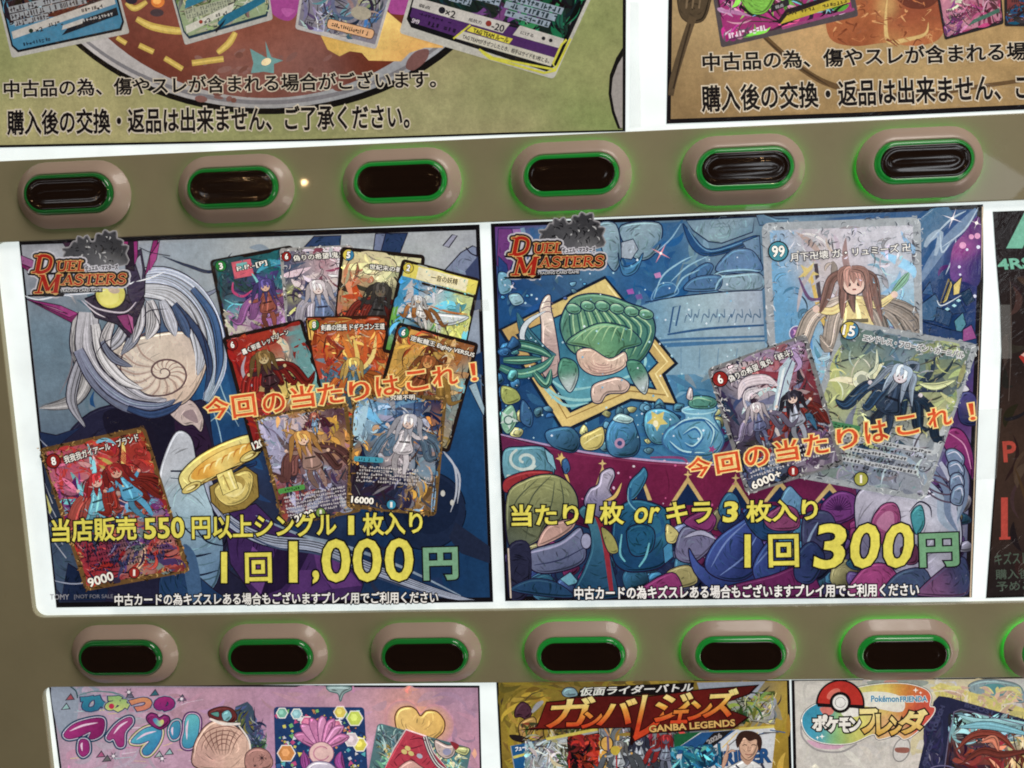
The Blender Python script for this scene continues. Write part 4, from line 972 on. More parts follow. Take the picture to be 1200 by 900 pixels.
card(s, t, [(328, 291), (414, 287), (424, 405), (338, 410)], "silver-scrolled card with a white-haired figure, numbered 6, first row",
     [(.5, .3, (190, 172, 176), .15), (.75, .35, (206, 196, 200), .12), (.25, .3, (70, 70, 110), .12), (.6, .2, (150, 80, 100), .08), (.3, .6, (70, 60, 90), .12), (.55, .65, (110, 116, 160), .15), (.8, .6, (180, 190, 190), .12), (.4, .85, (170, 166, 190), .15), (.75, .85, (110, 150, 140), .1), (.15, .45, (190, 190, 120), .05)],
     102, border=(150, 148, 146), n=330, foil=silver, light=.28, fig=[(.52, .62, .62, (206, 196, 200), (214, 196, 190), (110, 116, 160), (190, 184, 196), -.15)], badge=(RD, None, "6", (.09, .085)), title=("偽りの希望 鬼丸「", (.18, .135), (.99, .115), 7, WT, DK))
card(s, t, [(400, 289), (499, 299), (487, 420), (390, 408)], "dark-edged card with a black-cloaked figure, numbered 5",
     [(.3, .15, (206, 198, 150), .15), (.7, .15, (210, 204, 160), .15), (.2, .3, (180, 120, 90), .1), (.45, .5, (58, 54, 50), .14), (.65, .55, (70, 72, 70), .12), (.2, .7, (190, 70, 40), .12), (.6, .8, (130, 40, 36), .12), (.8, .4, (170, 166, 130), .1), (.4, .75, (60, 40, 40), .1), (.15, .5, (190, 150, 100), .1), (.75, .75, (90, 60, 56), .1)],
     103, n=330, dark=.42, fig=[(.5, .6, .62, (70, 66, 62), (110, 100, 84), (62, 60, 60), (120, 48, 40), .05)], badge=(YL, BL, "5", (.1, .075)), title=("世紀末の善悪", (.36, .19), (.82, .19), 6, WT, DK))
card(s, t, [(358, 371), (455, 369), (465, 496), (374, 500)], "orange flame card with a gold-haired figure, numbered 8, under the 5",
     [(.5, .15, (160, 70, 40), .15), (.5, .35, (206, 170, 90), .12), (.3, .3, (190, 100, 50), .12), (.7, .3, (206, 110, 50), .12), (.35, .65, (70, 96, 120), .12), (.6, .55, (120, 130, 140), .1), (.7, .75, (206, 160, 70), .12), (.2, .5, (170, 60, 40), .12), (.9, .5, (180, 80, 40), .1), (.15, .8, (180, 60, 40), .1), (.5, .9, (190, 150, 90), .1)],
     106, n=380, size=.065, fig=[(.5, .62, .5, (206, 170, 90), (120, 136, 150), (80, 104, 130), (200, 110, 50), .1)], badge=(YL, (60, 130, 80), "8", (.1, .075)), title=("剣轟の団長 ドギラゴン王道", (.18, .13), (.95, .13), 7, WT, DK), border=(60, 34, 26),
     extra=lambda s, mp: [s.line([mp(.55, .55), mp(.5 + .09 * k, .38), mp(.42 + .14 * k, .18)], 5, c, ends=(.3, .98)) for k, c in enumerate([(206, 120, 50), (216, 186, 100), (196, 90, 44), (220, 196, 120)])])
card(s, t, [(472, 303), (564, 327), (541, 434), (448, 412)], "yellow-titled card with blue sky and a white wing shape, numbered 2",
     [(.2, .3, (70, 140, 196), .13), (.1, .55, (80, 150, 200), .1), (.4, .35, (190, 190, 190), .1), (.7, .4, (110, 180, 206), .1), (.55, .55, (206, 206, 200), .1), (.8, .6, (190, 196, 110), .13), (.75, .75, (200, 200, 110), .12), (.35, .7, (50, 80, 110), .1), (.6, .68, (80, 130, 60), .08), (.2, .75, (170, 200, 200), .08), (.85, .3, (190, 200, 130), .08), (.15, .9, (90, 150, 60), .1)],
     104, n=300, fig=[(.36, .5, .36, (206, 206, 206), (216, 196, 170), (200, 196, 190), (196, 130, 70), -.4)], badge=(YL, None, "2", (.1, .08)), badge_r=.06,
     extra=lambda s, mp: (s.poly(sub(mp, .05, .03, .97, .175), (214, 200, 92)), s.poly(sub(mp, .22, .04, .85, .17), (222, 214, 180)), s.line([mp(.3, .20), mp(.97, .20)], 3, (50, 40, 30), smooth=False),
                          s.blob([mp(.42, .42), mp(.55, .46), (mp(.95, .42)), mp(.8, .54), mp(.6, .58), mp(.45, .52)], (196, 204, 206), (40, 40, 50), .8), s.line([mp(.46, .41), mp(.7, .425), mp(.93, .40)], 2.2, (190, 110, 50), taper=.7)),
     title=("一音の妖精", (.40, .145), (.73, .125), 7, (50, 42, 36), (220, 210, 170)))
card(s, t, [(467, 377), (562, 402), (527, 530), (432, 505)], "brown-gold card with a long white title, numbered 6, tilted right",
     [(.4, .2, (210, 180, 90), .12), (.2, .35, (196, 150, 70), .1), (.45, .42, (120, 60, 36), .12), (.7, .25, (150, 90, 50), .1), (.75, .4, (190, 160, 110), .1), (.9, .4, (110, 150, 160), .08), (.15, .5, (200, 160, 80), .1), (.5, .65, (130, 120, 110), .12), (.85, .6, (120, 140, 140), .1), (.9, .8, (150, 140, 120), .1), (.8, .9, (140, 130, 70), .08), (.3, .15, (206, 90, 50), .06), (.75, .75, (120, 90, 140), .08)],
     107, n=420, dark=.4, light=.22, fig=[(.45, .45, .5, (150, 90, 50), (200, 150, 90), (120, 66, 40), (206, 160, 80), .1)], badge=(BL, (60, 140, 80), "6", (.1, .075)), title=("逆転龍王 Eighty VERSUS", (.2, .135), (.98, .14), 7, WT, DK), power=("BOY", (.66, .82), (.76, .82), 3.5))
card(s, t, [(262, 395), (356, 373), (394, 508), (298, 530)], "red card with a red-cloaked figure, numbered 6, second row",
     [(.2, .3, (160, 44, 36), .15), (.3, .5, (170, 46, 38), .15), (.5, .2, (170, 56, 40), .12), (.55, .35, (196, 176, 150), .08), (.6, .55, (196, 180, 110), .09), (.5, .5, (60, 40, 40), .06), (.85, .3, (110, 150, 156), .08), (.85, .55, (110, 150, 160), .08), (.15, .6, (60, 36, 60), .08), (.35, .65, (150, 40, 36), .12), (.4, .78, (60, 50, 80), .1), (.7, .8, (60, 60, 70), .1), (.3, .9, (140, 36, 34), .1), (.5, .3, (120, 110, 50), .06)],
     105, n=260, fig=[(.42, .42, .5, (130, 104, 60), (196, 176, 130), (70, 44, 50), (150, 44, 40), 0)], badge=(RD, None, "6", (.1, .08)), title=("轟く邪道 レッドゾーン", (.2, .185), (.8, .10), 6.5, WT, DK), power=("12000", (.03, .975), (.26, .945), 8.5),
     extra=lambda s, mp: (s.line([mp(.22, .2), mp(.14, .3), mp(.16, .42), mp(.26, .47)], 4, (170, 160, 170), taper=.8), s.line([mp(.14, .52), mp(.1, .6), mp(.16, .7)], 3, (150, 130, 140), taper=.8),
                          [s.blob([mp(.5 + .11 * k, .48), mp(.58 + .11 * k, .45), mp(.63 + .11 * k, .54), mp(.58 + .11 * k, .62), mp(.5 + .11 * k, .58)], (190, 170, 96), (40, 30, 26), 1.6) for k in range(3)],
                          s.blob([mp(.44, .3), mp(.62, .28), mp(.7, .36), mp(.6, .43), mp(.48, .4)], (206, 196, 170), (50, 40, 40), 1),
                          [s.line([mp(.76 + .03 * k, .1 + .14 * k), mp(.93, .1 + .14 * k), mp(.95, .18 + .14 * k), mp(.78 + .02 * k, .2 + .14 * k)], 4.5, (108, 150, 156), smooth=False) for k in range(4)]))
card(s, t, [(300, 488), (408, 470), (425, 598), (334, 616)], "gold-edged card with an orange-haired figure, numbered 12500",
     [(.25, .2, (150, 146, 176), .15), (.5, .1, (190, 170, 170), .12), (.8, .15, (90, 60, 76), .12), (.2, .4, (170, 170, 196), .1), (.5, .3, (196, 150, 90), .1), (.75, .35, (200, 150, 70), .1), (.35, .35, (110, 70, 60), .07), (.55, .5, (110, 90, 96), .12), (.35, .55, (130, 80, 70), .1), (.6, .65, (150, 150, 176), .1), (.85, .5, (150, 110, 110), .1), (.3, .8, (70, 60, 80), .12), (.7, .85, (76, 66, 90), .15), (.15, .7, (150, 70, 70), .08)],
     108, border=(110, 84, 46), n=360, foil=goldf, fig=[(.5, .46, .58, (206, 150, 80), (222, 186, 160), (150, 120, 110), (130, 84, 80), -.15), (.62, .14, .2, (190, 110, 90), (214, 180, 160), (130, 150, 190), (120, 60, 80), .1)], box=(.74, .9, 6, None, (196, 190, 190)), power=("12500", (.14, .985), (.42, .945), 7.5), tab=((80, 150, 70), .66), mana=(120, 150, 70))
card(s, t, [(416, 461), (525, 463), (512, 603), (407, 593)], "gold-edged blue card with a white-haired figure, numbered 16000",
     [(.25, .15, (110, 150, 200), .12), (.5, .1, (70, 100, 160), .12), (.2, .25, (160, 180, 206), .1), (.85, .1, (30, 44, 96), .12), (.6, .25, (150, 154, 170), .08), (.9, .2, (196, 130, 70), .05), (.4, .32, (190, 150, 110), .07), (.5, .45, (176, 168, 172), .1), (.75, .4, (50, 66, 100), .1), (.85, .45, (190, 130, 70), .06), (.2, .45, (40, 50, 80), .1), (.15, .5, (206, 150, 70), .05), (.55, .62, (150, 140, 146), .08), (.8, .6, (120, 140, 170), .1), (.3, .8, (50, 40, 56), .12), (.75, .82, (206, 160, 70), .07), (.55, .8, (50, 50, 90), .1), (.85, .9, (110, 80, 60), .08)],
     109, border=(112, 86, 48), n=360, foil=goldf, fig=[(.58, .42, .56, (186, 186, 196), (216, 190, 176), (190, 184, 188), (120, 140, 176), .12)], box=(.62, .74, 5, None, (196, 190, 186)), power=("16000", (.06, .945), (.30, .945), 7), tab=((70, 150, 180), .54), mana=(60, 140, 180), title=("究極不明", (.40, .045), (.66, .035), 6, WT, DK))
card(s, t, [(51, 524), (174, 498), (227, 667), (105, 690)], "large gold-edged red card tilted left at the foot of the sheet, numbered 9000",
     [(.2, .25, (190, 100, 130), .1), (.3, .25, (176, 60, 60), .1), (.45, .3, (206, 150, 150), .08), (.75, .2, (170, 60, 50), .12), (.85, .3, (160, 50, 46), .1), (.6, .3, (206, 176, 100), .07), (.45, .42, (130, 190, 210), .1), (.25, .45, (110, 180, 196), .08), (.6, .45, (200, 120, 110), .08), (.75, .5, (100, 160, 200), .1), (.9, .5, (130, 60, 130), .08), (.1, .42, (120, 40, 120), .06), (.5, .55, (170, 90, 70), .1), (.3, .6, (176, 60, 70), .1), (.35, .75, (60, 50, 90), .12), (.7, .72, (110, 130, 130), .1), (.6, .8, (90, 60, 110), .12), (.85, .75, (180, 120, 110), .1), (.3, .9, (180, 50, 46), .12), (.8, .9, (176, 70, 60), .12), (.55, .88, (206, 170, 130), .08)],
     110, border=(112, 82, 46), n=620, foil=([(150, 112, 58), (60, 44, 26), (190, 154, 92), (36, 28, 20), (96, 70, 40)], .06, 300, .1), size=.045, fig=[(.36, .44, .42, (176, 50, 54), (222, 176, 160), (120, 176, 206), (190, 90, 80), .3), (.68, .40, .44, (150, 46, 44), (210, 160, 140), (90, 150, 196), (176, 60, 50), -.3)], badge=(RD, None, "8", (.1, .1)), title=("我我我ガイアール・ブランド", (.20, .135), (.92, .085), 9, WT, DK),
     box=(.70, .86, 6, None, (30, 24, 40)), power=("9000", (.06, .975), (.30, .955), 10), mana=(160, 46, 40))

wordmark(s, t, 47, 300.5, 5)
s.chars([("今", 248, 274, 490, 24), ("回", 279, 305, 488, 25), ("の", 314, 339, 483, 22), ("当", 347, 373, 477.5, 25), ("た", 378, 406, 473, 23), ("り", 414, 437, 468.5, 22), ("は", 445, 471, 463, 22), ("こ", 480, 504, 457, 22), ("れ", 510, 538, 452, 22), ("！", 555, 560, 445, 20)], flame, .55, (234, 206, 130), 1.5, -.13); s.build("headline_text", t)
YE = (214, 204, 84)
s.text("当店販売", (69, 631.5), (166, 628.5), 26, YE, .65, (26, 24, 30), 1.5); s.text("550", (176, 627.5), (221, 626), 23, YE, .8, (26, 24, 30), 1.5)
s.text("円以上シングル", (231, 627.5), (397, 624), 26, YE, .65, (26, 24, 30), 1.5); s.text("1", (412, 622.5), (417, 622.5), 21, YE, .7, (26, 24, 30), 1.5); s.text("枚入り", (429, 623.5), (497, 621), 25, YE, .65, (26, 24, 30), 1.5); s.build("offer_text", t)
s.chars([("1", 265, 270, 678, 34)], YE, .9, (26, 24, 30), 1.6)
s.chars([("回", 293, 322, 678, 33)], YE, .9, (26, 24, 30), 1.6, -.02)
s.chars([("1", 344, 351, 677, 45)], YE, 1.3, (26, 24, 30), 2.0)
s.chars([(",", 371, 376, 677, 11), ("0", 382, 412, 676.5, 47), ("0", 418, 448, 676, 47), ("0", 455, 485, 675.5, 47)], YE, 1.5, (26, 24, 30), 2.0)
s.text("円", (500, 674.5), (537, 673.5), 35, (118, 162, 130), 1.5, (26, 24, 30), 1.7); s.build("price_text", t)
s.text("中古カードの為キズスレある場合もございますプレイ用でご利用ください", (141, 705), (515, 702), 13.5, (224, 222, 216), .25, (26, 24, 30), 1.1); s.build("notice_text", t)
s.text("TOMY", (66, 698), (88, 698), 6, (150, 150, 156), .1); s.text("[NOT FOR SALE", (94, 698), (139, 697.6), 5.6, (120, 120, 128), .05); s.build("small_print", t)
# ------------------------------------------------------------------ large poster, right of the middle row
t = poster("sea-blue poster with three card pictures and the 300 yen price", (870, 700))
s = Sheet(SHEET_W)
sheet_base(s, t, [(575, 262), (1152, 239.5), (1152.5, 330), (1139, 700), (592, 704.5)], (26, 22, 28))
s.clip = clip_quad((577.5, 264), (1148, 242), (1135, 697), (594.5, 701.5))
bg = [(590, 275, (110, 60, 130), 14), (600, 310, (50, 80, 150), 20), (640, 300, (70, 100, 150), 25), (700, 290, (90, 120, 156), 25), (760, 330, (36, 82, 148), 30), (745, 360, (30, 74, 142), 22), (800, 330, (60, 104, 160), 25), (860, 350, (100, 128, 168), 25), (850, 300, (110, 130, 160), 25),
      (600, 360, (36, 76, 140), 30), (600, 420, (30, 64, 126), 30), (600, 480, (34, 62, 120), 30), (680, 500, (50, 92, 146), 40), (780, 480, (66, 118, 168), 35), (830, 440, (88, 134, 180), 30), (750, 400, (110, 144, 180), 30), (800, 400, (140, 158, 182), 30),
      (1100, 280, (60, 90, 146), 25), (1135, 290, (110, 60, 130), 14), (1140, 330, (56, 46, 120), 16), (1110, 360, (40, 62, 124), 20), (1100, 420, (34, 60, 116), 25), (1130, 400, (40, 56, 116), 14), (1110, 480, (96, 60, 120), 25), (640, 640, (50, 70, 110), 40), (720, 640, (40, 64, 110), 40),
      (620, 690, (32, 44, 80), 30), (760, 690, (44, 46, 90), 40), (860, 660, (46, 50, 116), 40), (960, 680, (70, 56, 106), 40), (1040, 680, (84, 70, 120), 40), (1110, 670, (52, 52, 96), 30), (1080, 600, (120, 124, 150), 40), (900, 580, (80, 40, 90), 40), (1000, 600, (90, 80, 120), 40)]
s.area([(580, 266), (1145, 245), (1145, 330), (1131, 695), (596, 699)], blend(bg), 7)
s.strokes(420, bg, (598, 268, 1128, 690), 10, 61, dark=0, light=0, var=.12)
O = (26, 40, 84); O2 = (34, 28, 58)
# vaulted hall: hanging stones, arch bricks, long carved band
for q, c in (([(584, 268), (600, 268), (604, 300), (592, 330), (582, 310)], (116, 62, 128)), ([(600, 268), (612, 268), (616, 296), (606, 300)], (150, 110, 166)), ([(584, 300), (594, 310), (600, 340), (584, 350)], (50, 66, 140))): s.blob(q, c, O, .8, sm=False)
for k in range(7): s.line([(612 + 11 * k, 267), (618 + 10 * k, 290), (626 + 8 * k, 314)], 5, [(126, 146, 178), (60, 92, 148), (96, 122, 164)][k % 3], ends=(0, .9))
stone = lambda a, b: blend([(a, b, (148, 162, 180), 16), (a + 20, b + 15, (96, 122, 158), 14), (a - 16, b - 8, (118, 138, 168), 14)])
s.blob([(700, 264), (722, 263), (728, 300), (720, 318), (708, 300)], stone(712, 282), O, 1.4, step=5)
s.blob([(728, 264), (772, 261), (774, 285), (762, 302), (746, 304), (732, 288)], stone(750, 276), O, 1.6, step=5)
s.blob([(728, 284), (742, 280), (748, 292), (740, 304), (728, 302)], (152, 164, 178), O, 1.2, sm=False)
s.blob([(724, 296), (730, 312), (744, 308), (754, 296), (746, 318), (730, 322)], (70, 114, 170), O, 1)
s.line([(764, 292), (782, 276), (800, 258)], 4, (58, 96, 152), taper=.5); s.line([(768, 296), (786, 280), (798, 262)], 1.6, (140, 170, 204), taper=.6)
s.blob([(804, 258), (884, 254), (882, 272), (846, 285), (830, 283), (812, 270)], stone(845, 268), O, 1.5, sm=False, step=5)
for a, b in ((838, 262), (850, 270), (862, 264), (848, 258), (872, 262)): s.line(ell(a, b, 7, 5, 0, 6), .8, (110, 126, 150), smooth=False)
s.blob([(800, 262), (814, 278), (834, 292), (884, 276), (884, 284), (836, 300), (812, 292)], (34, 70, 132), O, 1); s.line([(806, 268), (820, 288), (838, 294), (880, 280)], 1.4, (104, 142, 190), taper=.5)
s.blob([(886, 252), (894, 248), (910, 256), (924, 256), (924, 262), (890, 264)], (96, 120, 156), O, 1, sm=False)
s.blob([(870, 284), (890, 276), (892, 310), (880, 300)], (110, 130, 170), O, 1.2, sm=False)
s.blob([(838, 316), (856, 294), (878, 292), (890, 304), (892, 318), (860, 320)], (92, 116, 168), O, 1.3); s.blob([(838, 320), (850, 322), (890, 320), (892, 340), (842, 341)], (136, 152, 178), O, 1.2); s.blob([(808, 322), (826, 308), (836, 312), (828, 326), (812, 336)], (72, 104, 162), O, 1.1)
s.blob([(802, 340), (812, 326), (836, 322), (846, 326), (840, 340)], (84, 112, 166), O, 1.1); s.blob([(764, 352), (772, 334), (788, 332), (794, 344)], (62, 100, 162), (120, 156, 200), 1)
for q in ([(766, 350), (776, 324), (796, 308), (812, 300)], [(790, 344), (800, 326), (820, 316)], [(786, 330), (806, 312), (830, 300)], [(836, 322), (848, 318), (872, 316), (892, 318)], [(838, 340), (842, 330), (850, 322)]): s.line(q, 2.0, (150, 182, 212), taper=.8)
band = blend([(760, 380, (110, 146, 186), 25), (820, 365, (156, 172, 190), 25), (880, 360, (160, 172, 188), 25), (800, 410, (130, 154, 182), 25), (870, 410, (150, 166, 184), 25)])
s.blob([(738, 362), (780, 350), (830, 343), (893, 340), (896, 400), (840, 402), (770, 410), (744, 412), (742, 385)], band, None, sm=False)
s.line([(756, 354), (800, 347), (850, 342), (893, 340)], 1.6, O, taper=.3); s.line([(782, 392), (830, 385), (895, 381)], 3, (52, 84, 140), taper=.3); s.line([(784, 390), (789, 360), (797, 358), (792, 382)], 2, (54, 84, 140), smooth=False)
s.line([(744, 402), (790, 398), (840, 396), (896, 394)], 3, (70, 104, 158), taper=.2); s.line([(742, 408), (790, 404), (896, 400)], 5, (72, 110, 164), taper=.3)
R = random.Random(12)
for k in range(9):                                       # worn carving, not readable
    x = 802 + 10 * k
    s.line([(x, 378), (x + R.uniform(2, 5), 368), (x + R.uniform(5, 9), 372), (x + R.uniform(6, 10), 362)], 1.5, (84, 106, 146), taper=.5)
for k in range(7): s.line([(762 + 21 * k, 412), (763 + 20 * k, 432)], 1.4, (96, 128, 170), taper=.3)
s.blob([(744, 412), (800, 406), (896, 400), (900, 436), (760, 440), (750, 430)], band, None, sm=False)
for k in range(6): s.line([(776 + 22 * k, 408), (777 + 21 * k, 432)], 1.2, (106, 132, 170), taper=.3)
# crimson stage and its gold-edged points
cm = blend([(600, 530, (110, 44, 84), 25), (660, 540, (124, 40, 80), 30), (740, 560, (116, 34, 72), 30), (820, 560, (120, 36, 76), 30), (920, 590, (108, 32, 72), 30), (700, 620, (80, 26, 60), 30), (1000, 570, (110, 40, 84), 30)])
s.blob([(586, 510), (620, 518), (680, 530), (760, 540), (880, 548), (1000, 556), (1010, 620), (900, 640), (760, 640), (660, 610), (592, 560)], cm, O2, 1.2, sm=False)
s.line([(586, 509), (640, 521), (700, 532), (780, 541), (880, 547)], 2.4, (176, 150, 186), taper=.4); s.line([(762, 536), (800, 537), (806, 550)], 3, (140, 70, 120), taper=.4)
for x, y, h, w in ((806, 558, 34, 22), (862, 562, 34, 22), (914, 562, 26, 20), (752, 556, 30, 12), (972, 566, 24, 20), (706, 545, 30, 10)):
    s.poly([(x - w, y + h), (x, y), (x + w, y + h)], (196, 168, 108)); s.poly([(x - w + 5, y + h), (x, y + 8), (x + w - 5, y + h)], (28, 42, 90)); s.star(x, y - 2, 5, (206, 180, 120), 4, .35, 90)
for k in range(26): x, y = R.uniform(640, 1000), R.uniform(528, 600); s.poly(ell(x, y, R.uniform(.8, 2.2), R.uniform(.8, 1.6), R.uniform(0, 90), 6), R.choice([(206, 176, 200), (220, 206, 216), (196, 90, 140)]))
# zig-zag gold frame round a green scalloped shell in swirling water
s.poly([(709, 323), (795, 426), (780, 439), (796, 476), (740, 470), (660, 508), (584, 386)], (26, 34, 60))
s.area([(709, 327), (790, 425.5), (775, 438.5), (791, 472.5), (739, 466.5), (661, 503), (588.5, 386.5)], blend([(700, 340, (206, 186, 120), 25), (780, 440, (196, 168, 104), 30), (660, 490, (208, 184, 116), 30), (600, 400, (190, 160, 100), 25), (760, 465, (212, 192, 126), 20)]), 6)
s.line([(608, 394), (664, 490), (738, 458), (780, 463)], 1.6, (150, 118, 66), smooth=False); s.line([(712, 334), (782, 424), (768, 438), (783, 465)], 1.6, (236, 220, 160), smooth=False)
s.poly([(708, 345), (772, 425), (760, 437), (770, 457), (737, 452), (668, 484), (604, 392)], (26, 40, 76))
s.area([(708, 348), (769, 425), (757, 437), (766, 454), (737, 449), (670, 480), (607, 392)], blend([(640, 420, (60, 116, 150), 20), (660, 460, (96, 156, 180), 20), (720, 440, (90, 150, 176), 20), (700, 380, (50, 104, 150), 25), (760, 440, (60, 120, 170), 15)]), 6)
for q in ([(625, 430), (650, 462), (690, 468), (730, 450)], [(640, 440), (664, 456), (700, 452)], [(630, 446), (660, 474), (690, 472)], [(740, 400), (756, 420), (752, 436)], [(720, 446), (744, 438), (758, 424)]): s.line(q, 3.4, (150, 196, 206), taper=.9)
grn = blend([(690, 360, (104, 150, 122), 18), (650, 370, (80, 134, 122), 18), (720, 390, (92, 146, 112), 18), (690, 400, (116, 160, 118), 16), (755, 390, (66, 118, 112), 15), (640, 400, (60, 112, 118), 15), (740, 360, (100, 150, 128), 14)])
s.blob([(668, 352), (690, 344), (716, 347), (740, 356), (760, 364), (768, 384), (762, 408), (746, 426), (716, 426), (686, 420), (666, 408), (656, 380)], grn, O, 1.8, step=5)
for k in range(9):                                       # ridges of the shell
    a = k / 8; x0 = 664 + 100 * a
    s.line([(668 + 6 * k, 350 + abs(k - 3) * 1.6), (x0 + 4 - 10 * a, 384), (676 + 70 * a, 420)], 2.0, (44, 92, 96), taper=.8); s.line([(672 + 6.4 * k, 352 + abs(k - 3) * 1.6), (x0 + 8 - 10 * a, 382), (680 + 70 * a, 416)], 1.6, (166, 200, 158), taper=.9)
for k in range(6): s.blob(ell(672 + 17 * k, 357 + 3.2 * abs(k - 1.5), 9, 6, 12, 12), (100, 152, 128), O, 1.3); s.line(ell(671 + 17 * k, 355.5 + 3.2 * abs(k - 1.5), 6, 3.4, 12, 8, 180, 330), 1.6, (176, 210, 178), taper=.8, smooth=False)
s.blob([(664, 402), (680, 388), (706, 378), (736, 384), (752, 402), (730, 410), (718, 422), (690, 408)], grn, O, 1.4, step=5)
for k in range(7): s.line([(672 + 11 * k, 400), (686 + 9 * k, 388 - 4 * math.sin(k * .5)), (706 + 5 * k, 380 + k)], 1.5, (160, 196, 150), taper=.9)
pearl = blend([(690, 425, (206, 178, 160), 14), (720, 430, (210, 186, 168), 14), (705, 440, (190, 156, 146), 10)])
s.blob([(676, 412), (692, 408), (714, 420), (732, 412), (734, 428), (718, 438), (696, 440), (680, 430)], pearl, O, 1.3, step=4)
for k in range(4): s.line(ell(706, 424, 9 + 5 * k, 4 + 3 * k, 4, 14, 20, 170), 1.1, (168, 132, 126), taper=.7, smooth=False)
s.blob([(694, 452), (712, 444), (726, 442), (738, 450), (732, 460), (712, 462), (704, 472), (694, 470)], (196, 172, 160), O, 1.3)
s.blob([(636, 438), (634, 380), (632, 362), (638, 348), (645, 346), (646, 362), (650, 380), (656, 420), (654, 440)], blend([(642, 360, (206, 190, 178), 14), (646, 430, (180, 156, 152), 20)]), O, 1.4)   # coral branch
for y in (356, 362, 368): s.line([(634, y), (642, y - 3), (649, y)], 1, (120, 96, 110), taper=.6)
for q in ([(658, 420), (654, 440), (668, 460), (678, 440), (674, 424)], [(734, 424), (742, 448), (756, 462), (760, 442), (750, 424)]): s.blob(q, blend([(q[0][0], q[0][1], (80, 138, 116), 12), (q[2][0], q[2][1], (176, 190, 190), 9)]), O, 1.3, step=4)
s.ribbon([(606, 366), (616, 390), (634, 410), (652, 416)], 14, (70, 118, 142), O, 1.3); s.ribbon([(640, 364), (618, 378), (612, 396), (624, 412)], 6, (196, 206, 212), O, 1)
for q, w in (([(586, 412), (604, 404), (632, 410), (648, 420)], 12), ([(586, 430), (610, 438), (636, 430), (650, 416)], 11), ([(590, 422), (612, 422), (636, 420)], 9), ([(626, 436), (640, 450), (646, 432)], 9)): s.ribbon(q, w, (64, 122, 112), O, 1.3, ends=(.4, .95)); s.line(q, 2, (140, 190, 160), taper=.9)
s.scatter((586, 470, 850, 530), 60, (4, 9), [(64, 108, 160), (90, 140, 180), (50, 84, 140), (110, 150, 176), (160, 160, 110), (84, 120, 150)], O, 301, lambda x, y: y > 470 + (x < 640) * 10 and y < 512 + (x - 590) * .13 and not inside(x, y, [(584, 380), (720, 330), (800, 470), (740, 470), (660, 508)]))
s.scatter((584, 390, 604, 500), 16, (4, 8), [(64, 108, 160), (90, 150, 160), (50, 84, 140), (130, 150, 110)], O, 302)
s.scatter((586, 300, 700, 350), 16, (2, 5), [(70, 120, 176), (120, 160, 196), (90, 100, 170)], O, 303)
# small things round the frame: leaves, sea stars, lanterns, jars
for q, c in (([(588, 452), (604, 456), (610, 468), (596, 474), (588, 468)], (150, 160, 90)), ([(588, 484), (600, 474), (606, 492), (596, 508), (588, 500)], (130, 176, 150)), ([(612, 468), (624, 484), (622, 500), (610, 492)], (64, 96, 150)), ([(596, 346), (608, 344), (614, 354), (602, 358)], (150, 176, 200)),
             ([(584, 320), (596, 322), (600, 340), (586, 344)], (120, 160, 196))): s.blob(q, c, O, 1.2)
for k in range(8): s.star(596, 491, 12 - k % 2 * 3, (190, 206, 200), 5, .4, 12) if k == 0 else None
s.line(ell(596, 492, 5, 5, 0, 16, 0, 330), 1.6, (60, 110, 100), smooth=False)
lan = lambda x, y, c: blend([(x, y, c, 12), (x + 12, y + 14, tuple(v * .55 for v in c), 10), (x - 10, y - 10, tuple(min(v * 1.25, 240) for v in c), 8)])
s.blob([(640, 505), (668, 500), (680, 515), (672, 530), (646, 522)], lan(660, 510, (66, 104, 150)), O, 1.3, step=5); s.blob([(680, 512), (694, 504), (706, 500), (708, 516), (700, 526), (684, 526)], (196, 182, 110), O, 1.2); s.line([(684, 520), (696, 512), (706, 508)], 1.4, (232, 222, 160), taper=.6)
s.blob([(712, 500), (722, 488), (736, 486), (744, 498), (750, 520), (742, 534), (718, 534), (710, 520)], lan(730, 510, (74, 120, 172)), O, 1.4, step=5); s.poly(ell(726, 519, 6), (176, 140, 170)); s.poly(ell(726, 519, 3), (60, 70, 130)); s.blob([(718, 492), (726, 484), (742, 490), (736, 496)], (170, 196, 206), O, 1)
s.blob([(756, 484), (772, 478), (790, 484), (800, 500), (790, 516), (768, 520), (756, 506)], lan(776, 500, (88, 138, 176)), O, 1.3, step=5); s.star(770, 492, 13, (206, 190, 110), 5, .5, 20); s.star(784, 508, 9, (196, 180, 110), 4, .4, 0); s.poly(ell(768, 496, 3, 4), (230, 224, 190))
jar = blend([(820, 490, (124, 170, 204), 16), (810, 512, (70, 124, 180), 14), (836, 510, (110, 158, 196), 14), (820, 530, (60, 108, 166), 14)])
s.blob([(800, 478), (838, 477), (836, 488), (842, 500), (848, 516), (838, 532), (820, 536), (792, 532), (776, 518), (782, 502), (802, 490)], jar, (60, 92, 150), 1.8, step=5)
for q in ([(788, 504), (802, 494), (826, 492), (842, 506)], [(800, 510), (814, 502), (822, 512), (812, 524), (802, 520)], [(826, 494), (836, 506), (832, 524)], [(784, 518), (800, 530), (826, 532)]): s.line(q, 4, (46, 92, 160), taper=.9); s.line([(x, y - 2) for x, y in q], 2, (176, 206, 222), taper=.9)
s.star(834, 526, 5, (150, 64, 128), 5, .45); s.star(812, 529, 4, (60, 100, 160), 5, .45); s.line(ell(819, 480, 20, 5, -2, 24), 1.6, (170, 206, 226), smooth=False)
s.blob([(806, 472), (812, 464), (830, 464), (840, 470), (834, 478), (812, 478)], (84, 142, 128), O, 1.2); s.line([(808, 470), (818, 466), (834, 470)], 1.4, (160, 204, 170), taper=.7); s.blob([(804, 466), (807, 454), (811, 456), (811, 468)], (190, 180, 180), O, 1)
